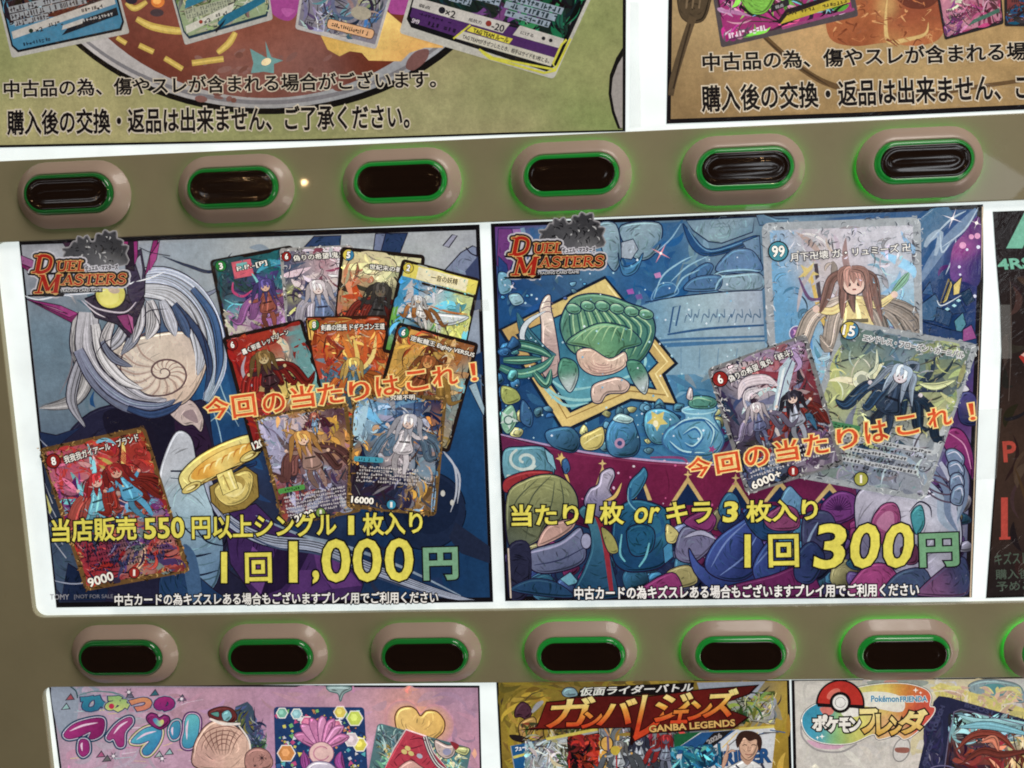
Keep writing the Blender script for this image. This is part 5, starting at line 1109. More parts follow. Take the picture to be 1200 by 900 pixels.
for k in range(120):
    x, y = R.uniform(586, 880), R.uniform(300, 520); s.poly(ell(x, y, R.uniform(.5, 1.5), None, 0, 6), R.choice([(180, 206, 226), (210, 222, 232), (120, 170, 210)]))
for x, y, r in ((774, 297, 13), (654, 322, 7), (600, 336, 6)): s.star(x, y, r, (230, 150, 160) if r > 9 else (226, 226, 236), 4, .1, 28); s.poly(ell(x, y, 1.6), (246, 236, 236))
for a, b, c in ((770, 323, (190, 130, 180)), (738, 342, (160, 90, 170)), (748, 348, (120, 80, 160))): s.poly([(a - 4, b - 2), (a + 3, b - 4), (a + 5, b + 2), (a - 2, b + 3)], c)
s.scatter((600, 600, 1126, 692), 150, (9, 20), [(60, 70, 120), (90, 60, 120), (50, 90, 130), (110, 110, 150), (120, 50, 96), (130, 126, 90), (44, 50, 100), (150, 150, 170), (70, 110, 150)], O2, 304, lambda x, y: y > 596 + (x < 760) * 0 and y > 640 - max(0, (x - 700)) * .25)
s.scatter((1000, 560, 1128, 640), 26, (8, 16), [(150, 150, 172), (120, 110, 146), (96, 60, 116), (176, 172, 186)], O2, 305)
# crowd at the foot: rounded caps, drums, petals and ruffles
s.blob([(590, 528), (612, 522), (640, 524), (650, 548), (640, 560), (596, 566)], blend([(600, 540, (110, 156, 180), 20), (640, 540, (90, 130, 160), 15)]), O2, 1.4, step=5)
sp = [(615 + (3 + k * .9) * math.cos(k * .5 + 2), 538 + (2.4 + k * .7) * math.sin(k * .5 + 2)) for k in range(18)]; s.line(sp, 3.6, (186, 200, 196), ends=(.3, .2)); s.line([(628, 544), (612, 556), (594, 556)], 4, (186, 200, 196), taper=.4)
s.blob([(638, 524), (648, 532), (652, 550), (642, 540)], (130, 170, 196), O2, 1.1, sm=False)
s.blob([(592, 560), (620, 550), (648, 552), (630, 562), (594, 576)], (156, 52, 58), O2, 1.3)
s.ribbon([(654, 530), (662, 552), (668, 566)], 3, (204, 172, 96), O2, 1); s.star(658, 536, 7, (210, 184, 110), 4, .4, 90); s.blob([(658, 540), (664, 536), (668, 548), (662, 554)], (60, 90, 150), O2, 1)
cap = blend([(630, 572, (156, 158, 106), 20), (660, 570, (136, 142, 96), 18), (610, 600, (120, 126, 88), 20), (640, 600, (104, 110, 84), 20), (600, 630, (70, 80, 78), 20), (672, 596, (110, 118, 92), 14)])
s.blob([(594, 580), (616, 560), (644, 554), (664, 562), (676, 580), (676, 600), (664, 598), (656, 610), (640, 614), (630, 632), (598, 640)], cap, O2, 1.7, step=6)
for q in ([(646, 556), (624, 580), (610, 620)], [(656, 560), (660, 580), (660, 600)], [(630, 560), (606, 584), (598, 610)], [(640, 612), (624, 600), (616, 630)], [(650, 562), (646, 590), (636, 612)]): s.line(q, 1.5, (78, 86, 70), taper=.7)
s.blob([(630, 634), (642, 614), (672, 606), (672, 616), (656, 628), (634, 638)], (186, 150, 140), O2, 1)
drum = blend([(640, 646, (116, 112, 150), 18), (676, 630, (124, 120, 160), 16), (650, 664, (74, 76, 120), 16), (680, 650, (84, 84, 128), 14)])
s.blob([(620, 644), (656, 632), (678, 616), (684, 628), (686, 652), (670, 664), (640, 670), (622, 664)], drum, O2, 1.7, step=5); s.line([(620, 646), (656, 636), (680, 618)], 2.2, (160, 158, 190), taper=.4)
s.line([(626, 660), (656, 654), (684, 640)], 1.6, (52, 50, 92), taper=.5); s.poly(ell(687, 632, 7, 10), O2); s.poly(ell(686.5, 632, 5.5, 8.5), (150, 152, 180))
s.blob([(596, 640), (620, 636), (620, 690), (598, 698)], (44, 46, 72), O2, 1.2); s.blob([(600, 690), (622, 676), (652, 680), (670, 698)], (40, 66, 112), O2, 1.2)
s.blob([(656, 676), (668, 668), (678, 680), (666, 684)], (110, 160, 190), O2, 1.1, sm=False)
robe = blend([(690, 610, (70, 116, 140), 20), (700, 650, (50, 90, 130), 25), (690, 690, (34, 62, 104), 25)])
s.blob([(678, 596), (700, 590), (712, 640), (724, 690), (720, 698), (672, 698), (684, 664), (692, 640), (690, 616)], robe, O2, 1.2); s.line([(690, 586), (706, 622), (716, 690)], 6, (150, 48, 62), ends=(.6, .2))
s.blob([(684, 588), (690, 572), (700, 566), (704, 552), (716, 547), (720, 556), (714, 572), (720, 586), (710, 604), (696, 602)], blend([(706, 566, (166, 160, 180), 12), (700, 592, (120, 116, 150), 14)]), O2, 1.5, step=5)
s.blob([(738, 562), (748, 552), (754, 546), (758, 556), (750, 574), (740, 584), (734, 576)], (60, 112, 158), O2, 1.4); s.ribbon([(728, 564), (720, 580), (706, 586)], 4, (206, 176, 100), O2, 1)
rb = blend([(760, 600, (44, 98, 140), 20), (750, 640, (34, 74, 124), 20), (780, 620, (60, 120, 156), 14), (730, 640, (28, 60, 110), 20), (770, 660, (26, 54, 104), 20)])
s.blob([(716, 640), (720, 600), (740, 584), (766, 588), (782, 600), (786, 640), (774, 662), (740, 668), (722, 660)], rb, O2, 1.8, step=6); s.line([(738, 570), (738, 586), (748, 596), (770, 600), (776, 620), (762, 630), (752, 646)], 4.5, (42, 88, 140), ends=(.2, .6)); s.line([(736, 570), (736, 586), (748, 598), (768, 602)], 1.5, (120, 170, 196), taper=.7)
s.blob([(734, 620), (750, 612), (766, 620), (762, 644), (740, 648)], (36, 84, 130), O2, 1.3); s.line([(728, 624), (726, 646), (732, 656)], 2.4, (110, 176, 196), taper=.4); s.line([(760, 634), (756, 650), (748, 662)], 2.4, (110, 176, 196), taper=.4)
s.blob([(776, 640), (786, 630), (788, 650), (778, 658)], (70, 126, 176), O2, 1.1, sm=False); s.blob([(704, 616), (718, 626), (724, 644), (712, 644)], (150, 148, 86), O2, 1.2); s.blob([(780, 612), (794, 622), (790, 634), (780, 632)], (190, 180, 116), O2, 1.2)
s.blob([(790, 640), (800, 616), (826, 618), (836, 634), (814, 656), (794, 654)], (110, 108, 140), O2, 1.4); s.blob([(800, 610), (824, 596), (838, 606), (828, 622)], (130, 56, 110), O2, 1.3); s.ribbon([(800, 628), (820, 622), (838, 630)], 5, (160, 160, 184), O2, 1)
s.blob([(780, 668), (806, 660), (816, 680), (790, 686)], (150, 142, 96), O2, 1.2); s.blob([(746, 690), (786, 668), (800, 690), (796, 697), (760, 698)], (140, 56, 112), O2, 1.3)
pet = lambda a, b: blend([(a, b, (70, 76, 160), 20), (a + 20, b + 24, (40, 42, 104), 20)])
s.blob([(806, 640), (820, 660), (850, 672), (880, 664), (900, 640), (896, 664), (870, 690), (836, 690), (812, 668)], pet(830, 660), O2, 1.5, step=6)
s.blob([(824, 660), (838, 630), (870, 606), (884, 596), (886, 620), (896, 650), (872, 676), (842, 676)], pet(860, 628), O2, 1.6, step=6); s.blob([(880, 664), (900, 630), (916, 640), (920, 670), (896, 690)], pet(896, 650), O2, 1.4, step=6)
for q in ([(832, 662), (850, 632), (878, 606)], [(842, 672), (870, 650), (886, 624)], [(884, 660), (898, 644), (904, 640)]): s.line(q, 2, (116, 124, 190), taper=.8)
s.blob([(838, 688), (900, 672), (940, 660), (960, 690), (950, 698), (840, 698)], (106, 40, 92), O2, 1.3)
s.blob([(840, 596), (850, 576), (862, 580), (866, 600), (852, 610)], (60, 104, 150), O2, 1.2); s.blob([(912, 584), (922, 568), (932, 576), (944, 592), (930, 604), (914, 602)], (100, 130, 176), O2, 1.2); s.blob([(870, 600), (900, 590), (930, 600), (926, 622), (890, 630)], (40, 66, 120), O2, 1.2)
s.blob([(894, 604), (914, 590), (932, 596), (934, 616), (912, 620), (898, 616)], (138, 70, 112), O2, 1.2)
s.blob([(960, 590), (980, 574), (1000, 580), (1002, 600), (980, 612), (964, 606)], (110, 56, 120), O2, 1.3)
for k in range(14): a = math.radians(180 + 14 * k); s.line([(980, 596), (980 + 15 * math.cos(a), 594 + 15 * math.sin(a))], 1.4, (60, 28, 74), taper=.3)
s.blob([(938, 606), (956, 596), (974, 604), (980, 640), (960, 664), (940, 650)], (70, 64, 110), O2, 1.3); s.line([(950, 664), (944, 636), (956, 610)], 3, (140, 150, 190), taper=.7); s.blob([(930, 650), (948, 632), (964, 650), (950, 680), (930, 676)], (50, 54, 110), O2, 1.3)
wf = blend([(1020, 590, (168, 166, 182), 20), (1080, 610, (186, 184, 196), 25), (1050, 650, (150, 148, 172), 25), (1110, 590, (140, 146, 176), 20), (1020, 640, (110, 104, 140), 20)])
s.blob([(1000, 580), (1030, 566), (1070, 580), (1100, 574), (1120, 600), (1122, 640), (1100, 672), (1060, 680), (1020, 668), (1004, 640)], wf, O2, 1.6, step=6)
s.blob([(1018, 610), (1030, 590), (1046, 588), (1052, 606), (1044, 630), (1024, 634)], (150, 76, 120), O2, 1.3); s.blob([(1024, 612), (1034, 598), (1044, 600), (1042, 622)], (176, 116, 150), None)
s.blob([(1064, 600), (1076, 590), (1080, 612), (1070, 624)], (70, 140, 158), (30, 60, 80), 1.4); s.line([(1062, 598), (1074, 586), (1086, 592), (1088, 604)], 2, O2, taper=.7)
s.blob([(1052, 640), (1070, 636), (1072, 656), (1058, 658)], (110, 60, 90), O2, 1.2); s.blob([(990, 688), (1010, 662), (1034, 658), (1050, 676), (1040, 697), (996, 697)], (150, 66, 120), O2, 1.4); s.blob([(1030, 690), (1050, 668), (1080, 664), (1090, 690), (1080, 696), (1034, 697)], (70, 76, 120), O2, 1.3)
s.blob([(1072, 690), (1100, 664), (1122, 650), (1130, 660), (1130, 694), (1080, 696)], blend([(1090, 680, (120, 80, 120), 14), (1120, 670, (56, 60, 106), 14)]), O2, 1.3, step=6)
for k in range(5): s.line([(1080 + 9 * k, 560 - 10 * k), (1098 + 7 * k, 580 - 7 * k), (1100 + 7 * k, 606 - 6 * k), (1118, 624 - 4 * k)], 9 - k, [(150, 156, 184), (112, 120, 158), (168, 172, 192)][k % 3], ends=(.4, .8)); s.line([(1084 + 9 * k, 560 - 10 * k), (1103 + 7 * k, 580 - 7 * k), (1106 + 7 * k, 606 - 6 * k)], 1.4, O2, taper=.7)
s.line(ell(1096, 566, 20, 9, 25, 24), 2, (86, 70, 90), smooth=False); s.line(ell(1098, 574, 21, 9, 28, 24), 2, (86, 70, 90), smooth=False)
s.blob([(1100, 512), (1112, 500), (1126, 506), (1136, 530), (1136, 560), (1124, 540), (1108, 530)], blend([(1115, 515, (140, 52, 112), 14), (1130, 540, (110, 40, 100), 14)]), O2, 1.4, step=5); s.line([(1108, 506), (1126, 520), (1134, 548)], 1.4, (200, 140, 176), taper=.6)
for k in range(4): s.blob([(1104 + 3 * k, 528 + 14 * k), (1114 + 3 * k, 524 + 14 * k), (1126, 534 + 14 * k), (1122, 548 + 14 * k), (1110, 544 + 14 * k)], (116, 124, 164), O2, 1.3); s.line([(1106 + 3 * k, 531 + 14 * k), (1116 + 2 * k, 528 + 14 * k), (1124, 537 + 14 * k)], 1.6, (190, 194, 212), taper=.7)
s.blob([(1118, 472), (1124, 458), (1136, 460), (1142, 474), (1140, 496), (1122, 494)], blend([(1130, 470, (76, 60, 130), 12), (1132, 490, (40, 40, 96), 12)]), O2, 1.3, step=5); s.blob([(1122, 458), (1124, 448), (1132, 456)], (190, 190, 196), O2, 1)
# upper right: starry water, crystals
for q, w, c in (([(1060, 300), (1090, 260), (1110, 246)], 26, (74, 104, 150)), ([(1074, 330), (1100, 290), (1140, 246)], 12, (110, 126, 170)), ([(1080, 290), (1086, 280), (1098, 274), (1092, 300)], 8, (150, 160, 190))): s.line(q, w, c, taper=.6)
for q in ([(1060, 268), (1090, 246)], [(1086, 282), (1110, 258), (1128, 248)], [(1100, 290), (1126, 270), (1142, 244)], [(1098, 274), (1100, 296), (1110, 284)], [(1104, 322), (1114, 298), (1116, 280)]): s.line(q, 2.2, (176, 184, 210), taper=.85)
mg = blend([(1120, 290, (150, 66, 140), 10), (1132, 270, (96, 50, 120), 10), (1140, 320, (56, 44, 116), 14), (1116, 320, (110, 60, 140), 10)])
s.blob([(1112, 292), (1124, 276), (1144, 256), (1144, 330), (1126, 330), (1110, 326)], mg, None, step=5)
for x, y, r in ((1124, 288, 4), (1134, 278, 3), (1141, 277, 3.5), (1142, 290, 2.2), (1129, 293, 1.6), (1120, 313, 1.8), (1121, 322, 1.4), (1138, 347, 2)): s.poly(ell(x, y, r, None, 0, 10), (214, 150, 190) if r > 2.4 else (206, 210, 230))
for x, y, r in ((1112, 257, 13), (1140, 262, 8)): s.star(x, y, r, (224, 216, 224), 4, .08, 20); s.poly(ell(x, y, 1.8), (250, 240, 236))
for q, c in (([(1076, 356), (1092, 344), (1100, 360), (1090, 376), (1076, 374)], (60, 92, 142)), ([(1094, 360), (1112, 366), (1108, 382), (1092, 376)], (42, 68, 118)), ([(1100, 352), (1120, 350), (1128, 366), (1112, 368)], (36, 60, 116)), ([(1114, 376), (1124, 366), (1128, 380), (1118, 394)], (90, 140, 166)), ([(1120, 344), (1132, 338), (1138, 352), (1128, 358)], (30, 56, 96)),
             ([(1100, 356), (1110, 328), (1112, 334), (1106, 352)], (196, 178, 100)), ([(1113, 334), (1123, 324), (1120, 344), (1113, 346)], (206, 186, 110)), ([(1076, 376), (1110, 386), (1140, 392), (1140, 404), (1076, 396)], (38, 58, 116)), ([(1124, 386), (1134, 380), (1140, 396), (1124, 400)], (150, 80, 140)), ([(1076, 344), (1086, 330), (1090, 346)], (50, 84, 146))): s.blob(q, c, (22, 34, 72), 1.2, sm=False)
for x, y in ((1106, 362), (1114, 358), (1119, 352)): s.poly([(x - 3, y), (x, y - 2), (x + 3, y), (x, y + 2)], (170, 210, 230))
s.line([(1094, 352), (1100, 358), (1122, 346)], 1.4, (200, 210, 220), taper=.6)
s.line([(1147, 243), (1146.5, 330), (1133, 697)], 1.8, (196, 176, 150), smooth=False); s.line([(596, 640), (599, 698)], 1.8, (190, 176, 160), smooth=False)
s.build("artwork", t); s.clip = None

WT, DK = (232, 230, 224), (34, 32, 40)
silver = ([(176, 182, 188), (90, 96, 108), (140, 148, 156), (60, 64, 76), (206, 210, 212), (150, 158, 166)], .07, 330, .17)
card(s, t, [(890, 262), (1075, 255), (1079, 500), (903, 512)], "large pale blue card with a silver rim, numbered 99",
     [(.5, .3, (196, 190, 200), .14), (.7, .2, (190, 190, 200), .14), (.2, .4, (110, 156, 206), .12), (.15, .55, (90, 140, 196), .12), (.35, .25, (190, 176, 166), .08), (.55, .35, (160, 130, 126), .09), (.55, .5, (206, 186, 176), .1), (.78, .4, (140, 176, 210), .1), (.85, .55, (130, 170, 206), .12), (.4, .6, (160, 176, 196), .1), (.3, .6, (120, 166, 206), .1), (.5, .75, (140, 176, 206), .14), (.2, .75, (150, 170, 190), .12), (.8, .75, (150, 176, 200), .12)],
     201, border=(158, 164, 170), bw=.05, n=300, size=.032, dark=.12, light=.3, foil=silver,
     fig=[(.58, .50, .60, (152, 114, 104), (220, 190, 176), (212, 194, 136), (196, 182, 170), -.05, 1)], badge=((70, 140, 166), None, "99", (.095, .135)), badge_r=.058, title=("月下卍壊 ガ・リュミーズ 卍", (.17, .185), (.93, .16), 9.5, WT, (44, 42, 50)),
     extra=lambda s, mp: (s.line([mp(.33, .2), mp(.36, .45), mp(.41, .62), mp(.43, .72)], 4.5, (80, 70, 80), smooth=True), s.line([mp(.29, .22), mp(.34, .42), mp(.38, .5)], 5, (206, 176, 96), taper=.5), s.star(*mp(.28, .24), 13, (206, 186, 120), 5, .4, 10), s.star(*mp(.35, .42), 12, (212, 186, 104), 6, .3, 0),
                          s.line([mp(.2, .42), mp(.24, .30), mp(.32, .22)], 5, (176, 170, 176), taper=.8), s.line([mp(.30, .30), mp(.38, .27), mp(.42, .38)], 5, (186, 180, 186), taper=.8), s.line([mp(.22, .26), mp(.28, .36), mp(.38, .36)], 4, (110, 80, 120), taper=.7),
                          s.ribbon([mp(.78, .38), mp(.86, .44), mp(.88, .54), mp(.80, .58)], 7, (70, 110, 176), (40, 60, 110), .6), s.ribbon([mp(.80, .36), mp(.88, .30), mp(.92, .26)], 8, (130, 180, 150), (70, 110, 100), .6),
                          s.poly(ell(*mp(.19, .52), 9), (206, 206, 220)), s.poly(ell(*mp(.19, .52), 8), (120, 90, 150)), s.star(*mp(.19, .515), 6, (206, 150, 196), 5, .4), s.poly(ell(*mp(.79, .53), 5.5), (110, 110, 156)), s.poly(ell(*mp(.78, .525), 3.5), (150, 150, 196)), s.poly(ell(*mp(.93, .47), 8), (150, 176, 206)), s.poly(ell(*mp(.925, .465), 5), (190, 206, 220)),
                          s.blob([mp(.42, .64), mp(.46, .62), mp(.48, .68), mp(.43, .69)], (96, 50, 46), (50, 30, 34), 1), s.ribbon([mp(.46, .66), mp(.52, .68), mp(.57, .64)], 6, (110, 56, 50), (50, 30, 34), .8), s.poly([mp(.38, .8), mp(.52, .78), mp(.53, .82), mp(.40, .85)], (90, 70, 66))))
card(s, t, [(985, 374), (1142, 403), (1079, 585), (922, 556)], "green and silver card with a dark pale-haired figure, numbered 15",
     [(.2, .2, (90, 116, 110), .12), (.4, .15, (84, 108, 126), .1), (.3, .35, (206, 206, 170), .1), (.15, .45, (170, 176, 120), .12), (.5, .25, (150, 160, 196), .07), (.55, .4, (50, 60, 86), .09), (.75, .3, (150, 160, 110), .12), (.85, .2, (90, 110, 110), .1), (.8, .45, (170, 170, 130), .1), (.45, .5, (46, 60, 90), .09), (.25, .55, (150, 160, 120), .1), (.65, .55, (120, 130, 130), .1), (.4, .7, (136, 146, 160), .12), (.75, .7, (150, 156, 166), .12), (.25, .8, (140, 146, 150), .12), (.6, .88, (120, 130, 150), .12), (.85, .85, (140, 146, 156), .12)],
     203, border=(150, 156, 160), n=420, size=.042, foil=([(170, 174, 178), (100, 106, 114), (140, 146, 152), (76, 80, 90), (196, 200, 200)], .055, 260, .12), light=.18,
     fig=[(.52, .44, .50, (170, 178, 208), (206, 198, 204), (50, 60, 90), (50, 70, 108), .05)], badge=(YL, BL, "15", (.065, .06)), badge_r=.062, title=("エンドレス・フローズン・カーニバル", (.18, .105), (.92, .10), 7.5, (52, 50, 56), (206, 206, 206)), mana=(160, 160, 70), tab=((70, 130, 90), .62),
     box=(.69, .86, 6, (176, 180, 184), (48, 46, 52)),
     extra=lambda s, mp: (s.ribbon([mp(.3, .14), mp(.34, .26), mp(.26, .34)], 4, (200, 206, 180), (110, 120, 110), .5), s.poly(ell(*mp(.27, .34), 10, 10), (206, 208, 186)), s.poly(ell(*mp(.27, .34), 6), (150, 156, 140)),
                          s.star(*mp(.36, .36), 12, (56, 46, 60), 5, .3, 20), s.star(*mp(.74, .44), 14, (60, 48, 66), 6, .3, 5), s.ribbon([mp(.68, .3), mp(.8, .3), mp(.92, .24)], 8, (190, 196, 150), (110, 120, 90), .5), s.ribbon([mp(.7, .36), mp(.82, .42), mp(.9, .36)], 6, (170, 180, 130), (110, 120, 90), .5),
                          s.ribbon([mp(.14, .54), mp(.2, .5), mp(.26, .52)], 2, (120, 70, 60), (90, 50, 50), .3)))
card(s, t, [(826, 431), (941, 390), (985, 541), (872, 577)], "dark card with two figures and a crystal blade, numbered 6, tilted left",
     [(.35, .25, (190, 176, 180), .12), (.55, .2, (176, 110, 120), .09), (.7, .12, (170, 150, 180), .1), (.15, .3, (60, 60, 100), .1), (.85, .35, (130, 50, 64), .1), (.55, .4, (170, 186, 196), .08), (.3, .45, (120, 116, 150), .1), (.2, .55, (70, 60, 80), .1), (.42, .55, (130, 140, 160), .1), (.65, .45, (56, 52, 62), .08), (.8, .5, (120, 56, 54), .09), (.75, .6, (60, 84, 110), .08), (.9, .6, (40, 34, 44), .1), (.5, .68, (60, 60, 76), .12), (.3, .75, (50, 48, 60), .12), (.7, .78, (100, 80, 110), .12), (.3, .9, (90, 96, 140), .1), (.8, .9, (110, 100, 120), .1)],
     202, border=(120, 120, 122), n=420, dark=.36, light=.2, foil=([(170, 170, 168), (30, 28, 32), (120, 120, 122), (20, 18, 22), (206, 206, 204)], .06, 260, .13),
     fig=[(.68, .56, .42, (50, 48, 60), (216, 190, 176), (150, 156, 170), (150, 58, 52), .1), (.32, .52, .34, (200, 190, 196), (206, 190, 190), (100, 96, 140), (150, 140, 170), .1)], badge=(RD, None, "6", (.09, .105)), badge_r=.068, title=("偽りの希望 鬼丸「終斗」", (.17, .155), (.82, .115), 8, WT, (30, 26, 32)), power=("6000+", (.08, .975), (.38, .945), 8.5), box=(.76, .87, 4, None, (196, 194, 196)), mana=(156, 44, 44),
     extra=lambda s, mp: (s.poly([mp(.40, .60), mp(.66, .18), mp(.78, .12), mp(.82, .18), mp(.50, .58)], (170, 190, 200)), s.poly([mp(.42, .58), mp(.68, .20), mp(.72, .18), mp(.45, .58)], (212, 220, 222)), s.line([mp(.42, .6), mp(.68, .26), mp(.8, .15)], 1.4, (90, 80, 120), smooth=False), s.ribbon([mp(.72, .1), mp(.82, .1), mp(.86, .2), mp(.78, .24)], 6, (176, 150, 190), (70, 56, 90), .8),
                          s.ribbon([mp(.2, .3), mp(.3, .2), mp(.5, .22), mp(.6, .3)], 12, (196, 184, 190), (80, 66, 86), .9), s.ribbon([mp(.24, .4), mp(.3, .28), mp(.46, .28)], 9, (206, 198, 204), (80, 66, 86), .9), s.ribbon([mp(.22, .52), mp(.3, .42), mp(.26, .32)], 8, (150, 150, 190), (50, 46, 76), .9),
                          s.blob([mp(.66, .44), mp(.74, .40), mp(.78, .46), mp(.70, .50)], (44, 44, 56), None), s.ribbon([mp(.7, .54), mp(.78, .52), mp(.9, .46)], 9, (146, 56, 50), (40, 60, 50), 1.4), s.ribbon([mp(.72, .64), mp(.8, .58), mp(.84, .7)], 7, (60, 100, 140), (30, 36, 56), .9), s.poly([mp(.14, .74), mp(.36, .72), mp(.36, .75), mp(.14, .77)], (150, 44, 44))))

wordmark(s, t, 599, 280, 6)
s.chars([("今", 806, 831, 557, 22), ("回", 838, 864, 552, 22), ("の", 871, 898, 545, 22), ("当", 907, 932, 539, 24), ("た", 940, 966, 531, 23), ("り", 978, 1001, 524, 23), ("は", 1010, 1035, 517, 24), ("こ", 1046, 1070, 508, 21), ("れ", 1082, 1108, 499, 21), ("！", 1130, 1135, 490, 19)], flame, .55, (234, 206, 130), 1.5, -.16)
s.build("headline_text", t)
OK_ = (26, 24, 34)
s.text("当たり", (601, 612.5), (677, 610.5), 24, YE, .75, OK_, 1.6); s.text("1", (686, 608.5), (692, 608.5), 21, YE, .7, OK_, 1.6, .15); s.text("枚", (703, 610), (729, 609.5), 25, YE, .7, OK_, 1.6)
s.text("or", (741, 608.5), (768, 608), 17, YE, .6, OK_, 1.5, .2); s.text("キラ", (780, 609.5), (831, 607.5), 24, YE, .75, OK_, 1.6); s.text("3", (845, 607), (859, 606.5), 22, YE, 1.3, OK_, 1.6, .12); s.text("枚入り", (872, 607.5), (953, 605), 24, YE, .7, OK_, 1.6); s.build("offer_text", t)
s.chars([("1", 870, 875, 659, 36)], YE, 1.0, OK_, 1.7)
s.chars([("回", 898, 931, 659, 36)], YE, .9, OK_, 1.7, -.02)
s.chars([("3", 950, 981, 660, 49), ("0", 990, 1020, 659, 48), ("0", 1028, 1059, 658.5, 48)], YE, 1.8, OK_, 2.0, 0, .12)
s.text("円", (1073, 658.5), (1115, 657), 36, (112, 160, 122), 1.6, OK_, 1.8); s.build("price_text", t)
s.text("中古カードの為キズスレある場合もございますプレイ用でご利用ください", (673, 697), (1070, 692.5), 14.5, (226, 224, 220), .35, OK_, 1.2); s.build("notice_text", t)

# ------------------------------------------------------------------ dark poster cut by the right edge
t = poster("near-black poster with green and red letters, cut off at the right edge", (1165, 690))
s = Sheet(SHEET_W)
Q = [(1163.5, 248), (1167, 300), (1172, 360), (1173.5, 410), (1171, 470), (1166, 560), (1160, 640), (1155.5, 701), (1560, 690), (1600, 232)]
sheet_base(s, t, Q, (30, 24, 24))
s.area([(1165, 251), (1168.5, 300), (1173.5, 360), (1175, 410), (1172.5, 470), (1167.5, 560), (1162, 640), (1157.5, 698), (1556, 687), (1596, 236)], blend([(1180, 280, (36, 30, 32), 40), (1180, 400, (48, 36, 34), 50), (1185, 520, (70, 52, 42), 40), (1180, 600, (60, 44, 38), 40), (1180, 680, (34, 28, 30), 30), (1300, 400, (40, 30, 30), 100)]), 9)
s.strokes(80, [(1185, 500, (64, 48, 40), 60), (1185, 350, (46, 36, 34), 60)], (1178, 262, 1290, 690), 12, 91, dark=.2, light=0, var=.2)
GR = (110, 176, 152)
s.poly([(1179, 291), (1206, 238), (1236, 238), (1262, 289), (1236, 290), (1226, 270), (1208, 271), (1198, 291)], GR)
s.text("4RSE", (1171, 316), (1222, 313), 12, GR, .7, skew=-.15); s.build("headline_text", t)
s.poly([(1194, 418), (1206, 408), (1240, 410), (1240, 420), (1200, 426)], (170, 52, 44)); s.poly([(1196, 416), (1206, 410), (1216, 412), (1204, 420)], (200, 160, 150))
s.line([(1184, 330), (1185, 400), (1182, 470)], .8, (96, 84, 78)); s.text("P", (1177, 541), (1191, 540), 23, (170, 70, 58), .8); s.text("1", (1174, 630), (1180, 630), 46, (176, 70, 60), 1.0); s.line([(1171, 631), (1184, 630.5)], 3, (176, 70, 60)); s.build("price_text", t)
DG = (78, 92, 80)
s.text("キズスレあり", (1166, 662), (1226, 659), 14, DG, .15); s.text("購入後の返品", (1167, 679), (1248, 676), 11.5, DG, .15); s.text("予めご了承", (1168, 693), (1240, 690), 11.5, DG, .15); s.build("notice_text", t)
# ------------------------------------------------------------------ posters of the bottom row
def bubble(s, pts, c0, c1, rim=(50, 96, 130), lite=(206, 190, 206)):
    q = cr(pts, 6); ys = [p[1] for p in q]; xs = [p[0] for p in q]
    s.line(q + q[:2], 6.5, (42, 50, 84), smooth=False); s.line(q + q[:2], 4.8, rim, smooth=False); s.line(q + q[:2], 2.6, lite, smooth=False)
    s.area(q, blend([(min(xs), min(ys), c0, 14), (max(xs), max(ys), c1, 14), ((min(xs) + max(xs)) / 2, (min(ys) + max(ys)) / 2, tuple((a + b) / 2 for a, b in zip(c0, c1)), 10)]), 4)
    s.line(q + q[:2], .9, (60, 40, 90), smooth=False)
B1 = lambda x, y: (40 + x / 6, 790 + y / 6)
t = poster("pink poster with bubbly magenta and blue letters and a yellow heart, at lower left", (300, 895))
s = Sheet(SHEET_W)
sheet_base(s, t, [(57, 802), (562, 803.5), (567, 1010), (84, 1010)], (26, 24, 30))
pk = [(70, 815, (140, 150, 166), 25), (100, 870, (176, 160, 176), 30), (160, 830, (186, 150, 172), 40), (260, 815, (180, 140, 158), 30), (330, 830, (182, 140, 166), 30), (300, 870, (178, 140, 170), 25), (420, 820, (184, 144, 158), 30), (470, 830, (206, 150, 140), 20), (485, 860, (222, 166, 140), 22), (540, 820, (168, 134, 158), 30), (550, 870, (192, 144, 166), 30), (430, 870, (196, 154, 176), 25), (90, 895, (196, 150, 176), 20), (400, 950, (190, 146, 170), 60)]
s.area([(59.5, 803.5), (560, 806), (564.5, 1006), (86, 1006)], blend(pk), 7)
s.strokes(160, pk, (80, 808, 556, 900), 10, 41, dark=0, light=0, var=.04)
s.blob([(60, 804), (84, 804), (92, 815), (88, 850), (70, 860)], (142, 152, 168), None); s.line([(82, 804), (89, 810), (91, 818)], 1.6, (50, 80, 90)); s.blob([(384, 804), (386, 810), (396, 813), (399, 822), (403, 813), (412, 808), (408, 804)], (150, 172, 172), (70, 110, 110), 1.2)
for x, y, c in ((82, 817, (160, 80, 90)), (181, 812, (60, 110, 130)), (118, 884, (170, 90, 130)), (125, 889, (110, 110, 110)), (186, 884, (170, 180, 180)), (152, 815, (110, 110, 130)), (213, 818, (110, 110, 130)), (77, 828, (150, 180, 186)), (198, 881, (150, 180, 186))):
    s.poly([(x - 6, y + 4), (x + 1, y - 5), (x + 6, y + 3)], (70, 66, 80)); s.poly([(x - 4, y + 3), (x + 1, y - 3), (x + 4, y + 2)], c)
for x, y in ((151, 811), (213, 819), (190, 889), (133, 886)): s.star(x, y, 6, (84, 84, 100), 6, .3); s.poly(ell(x, y, 1.8), (220, 214, 220))
R = random.Random(44)
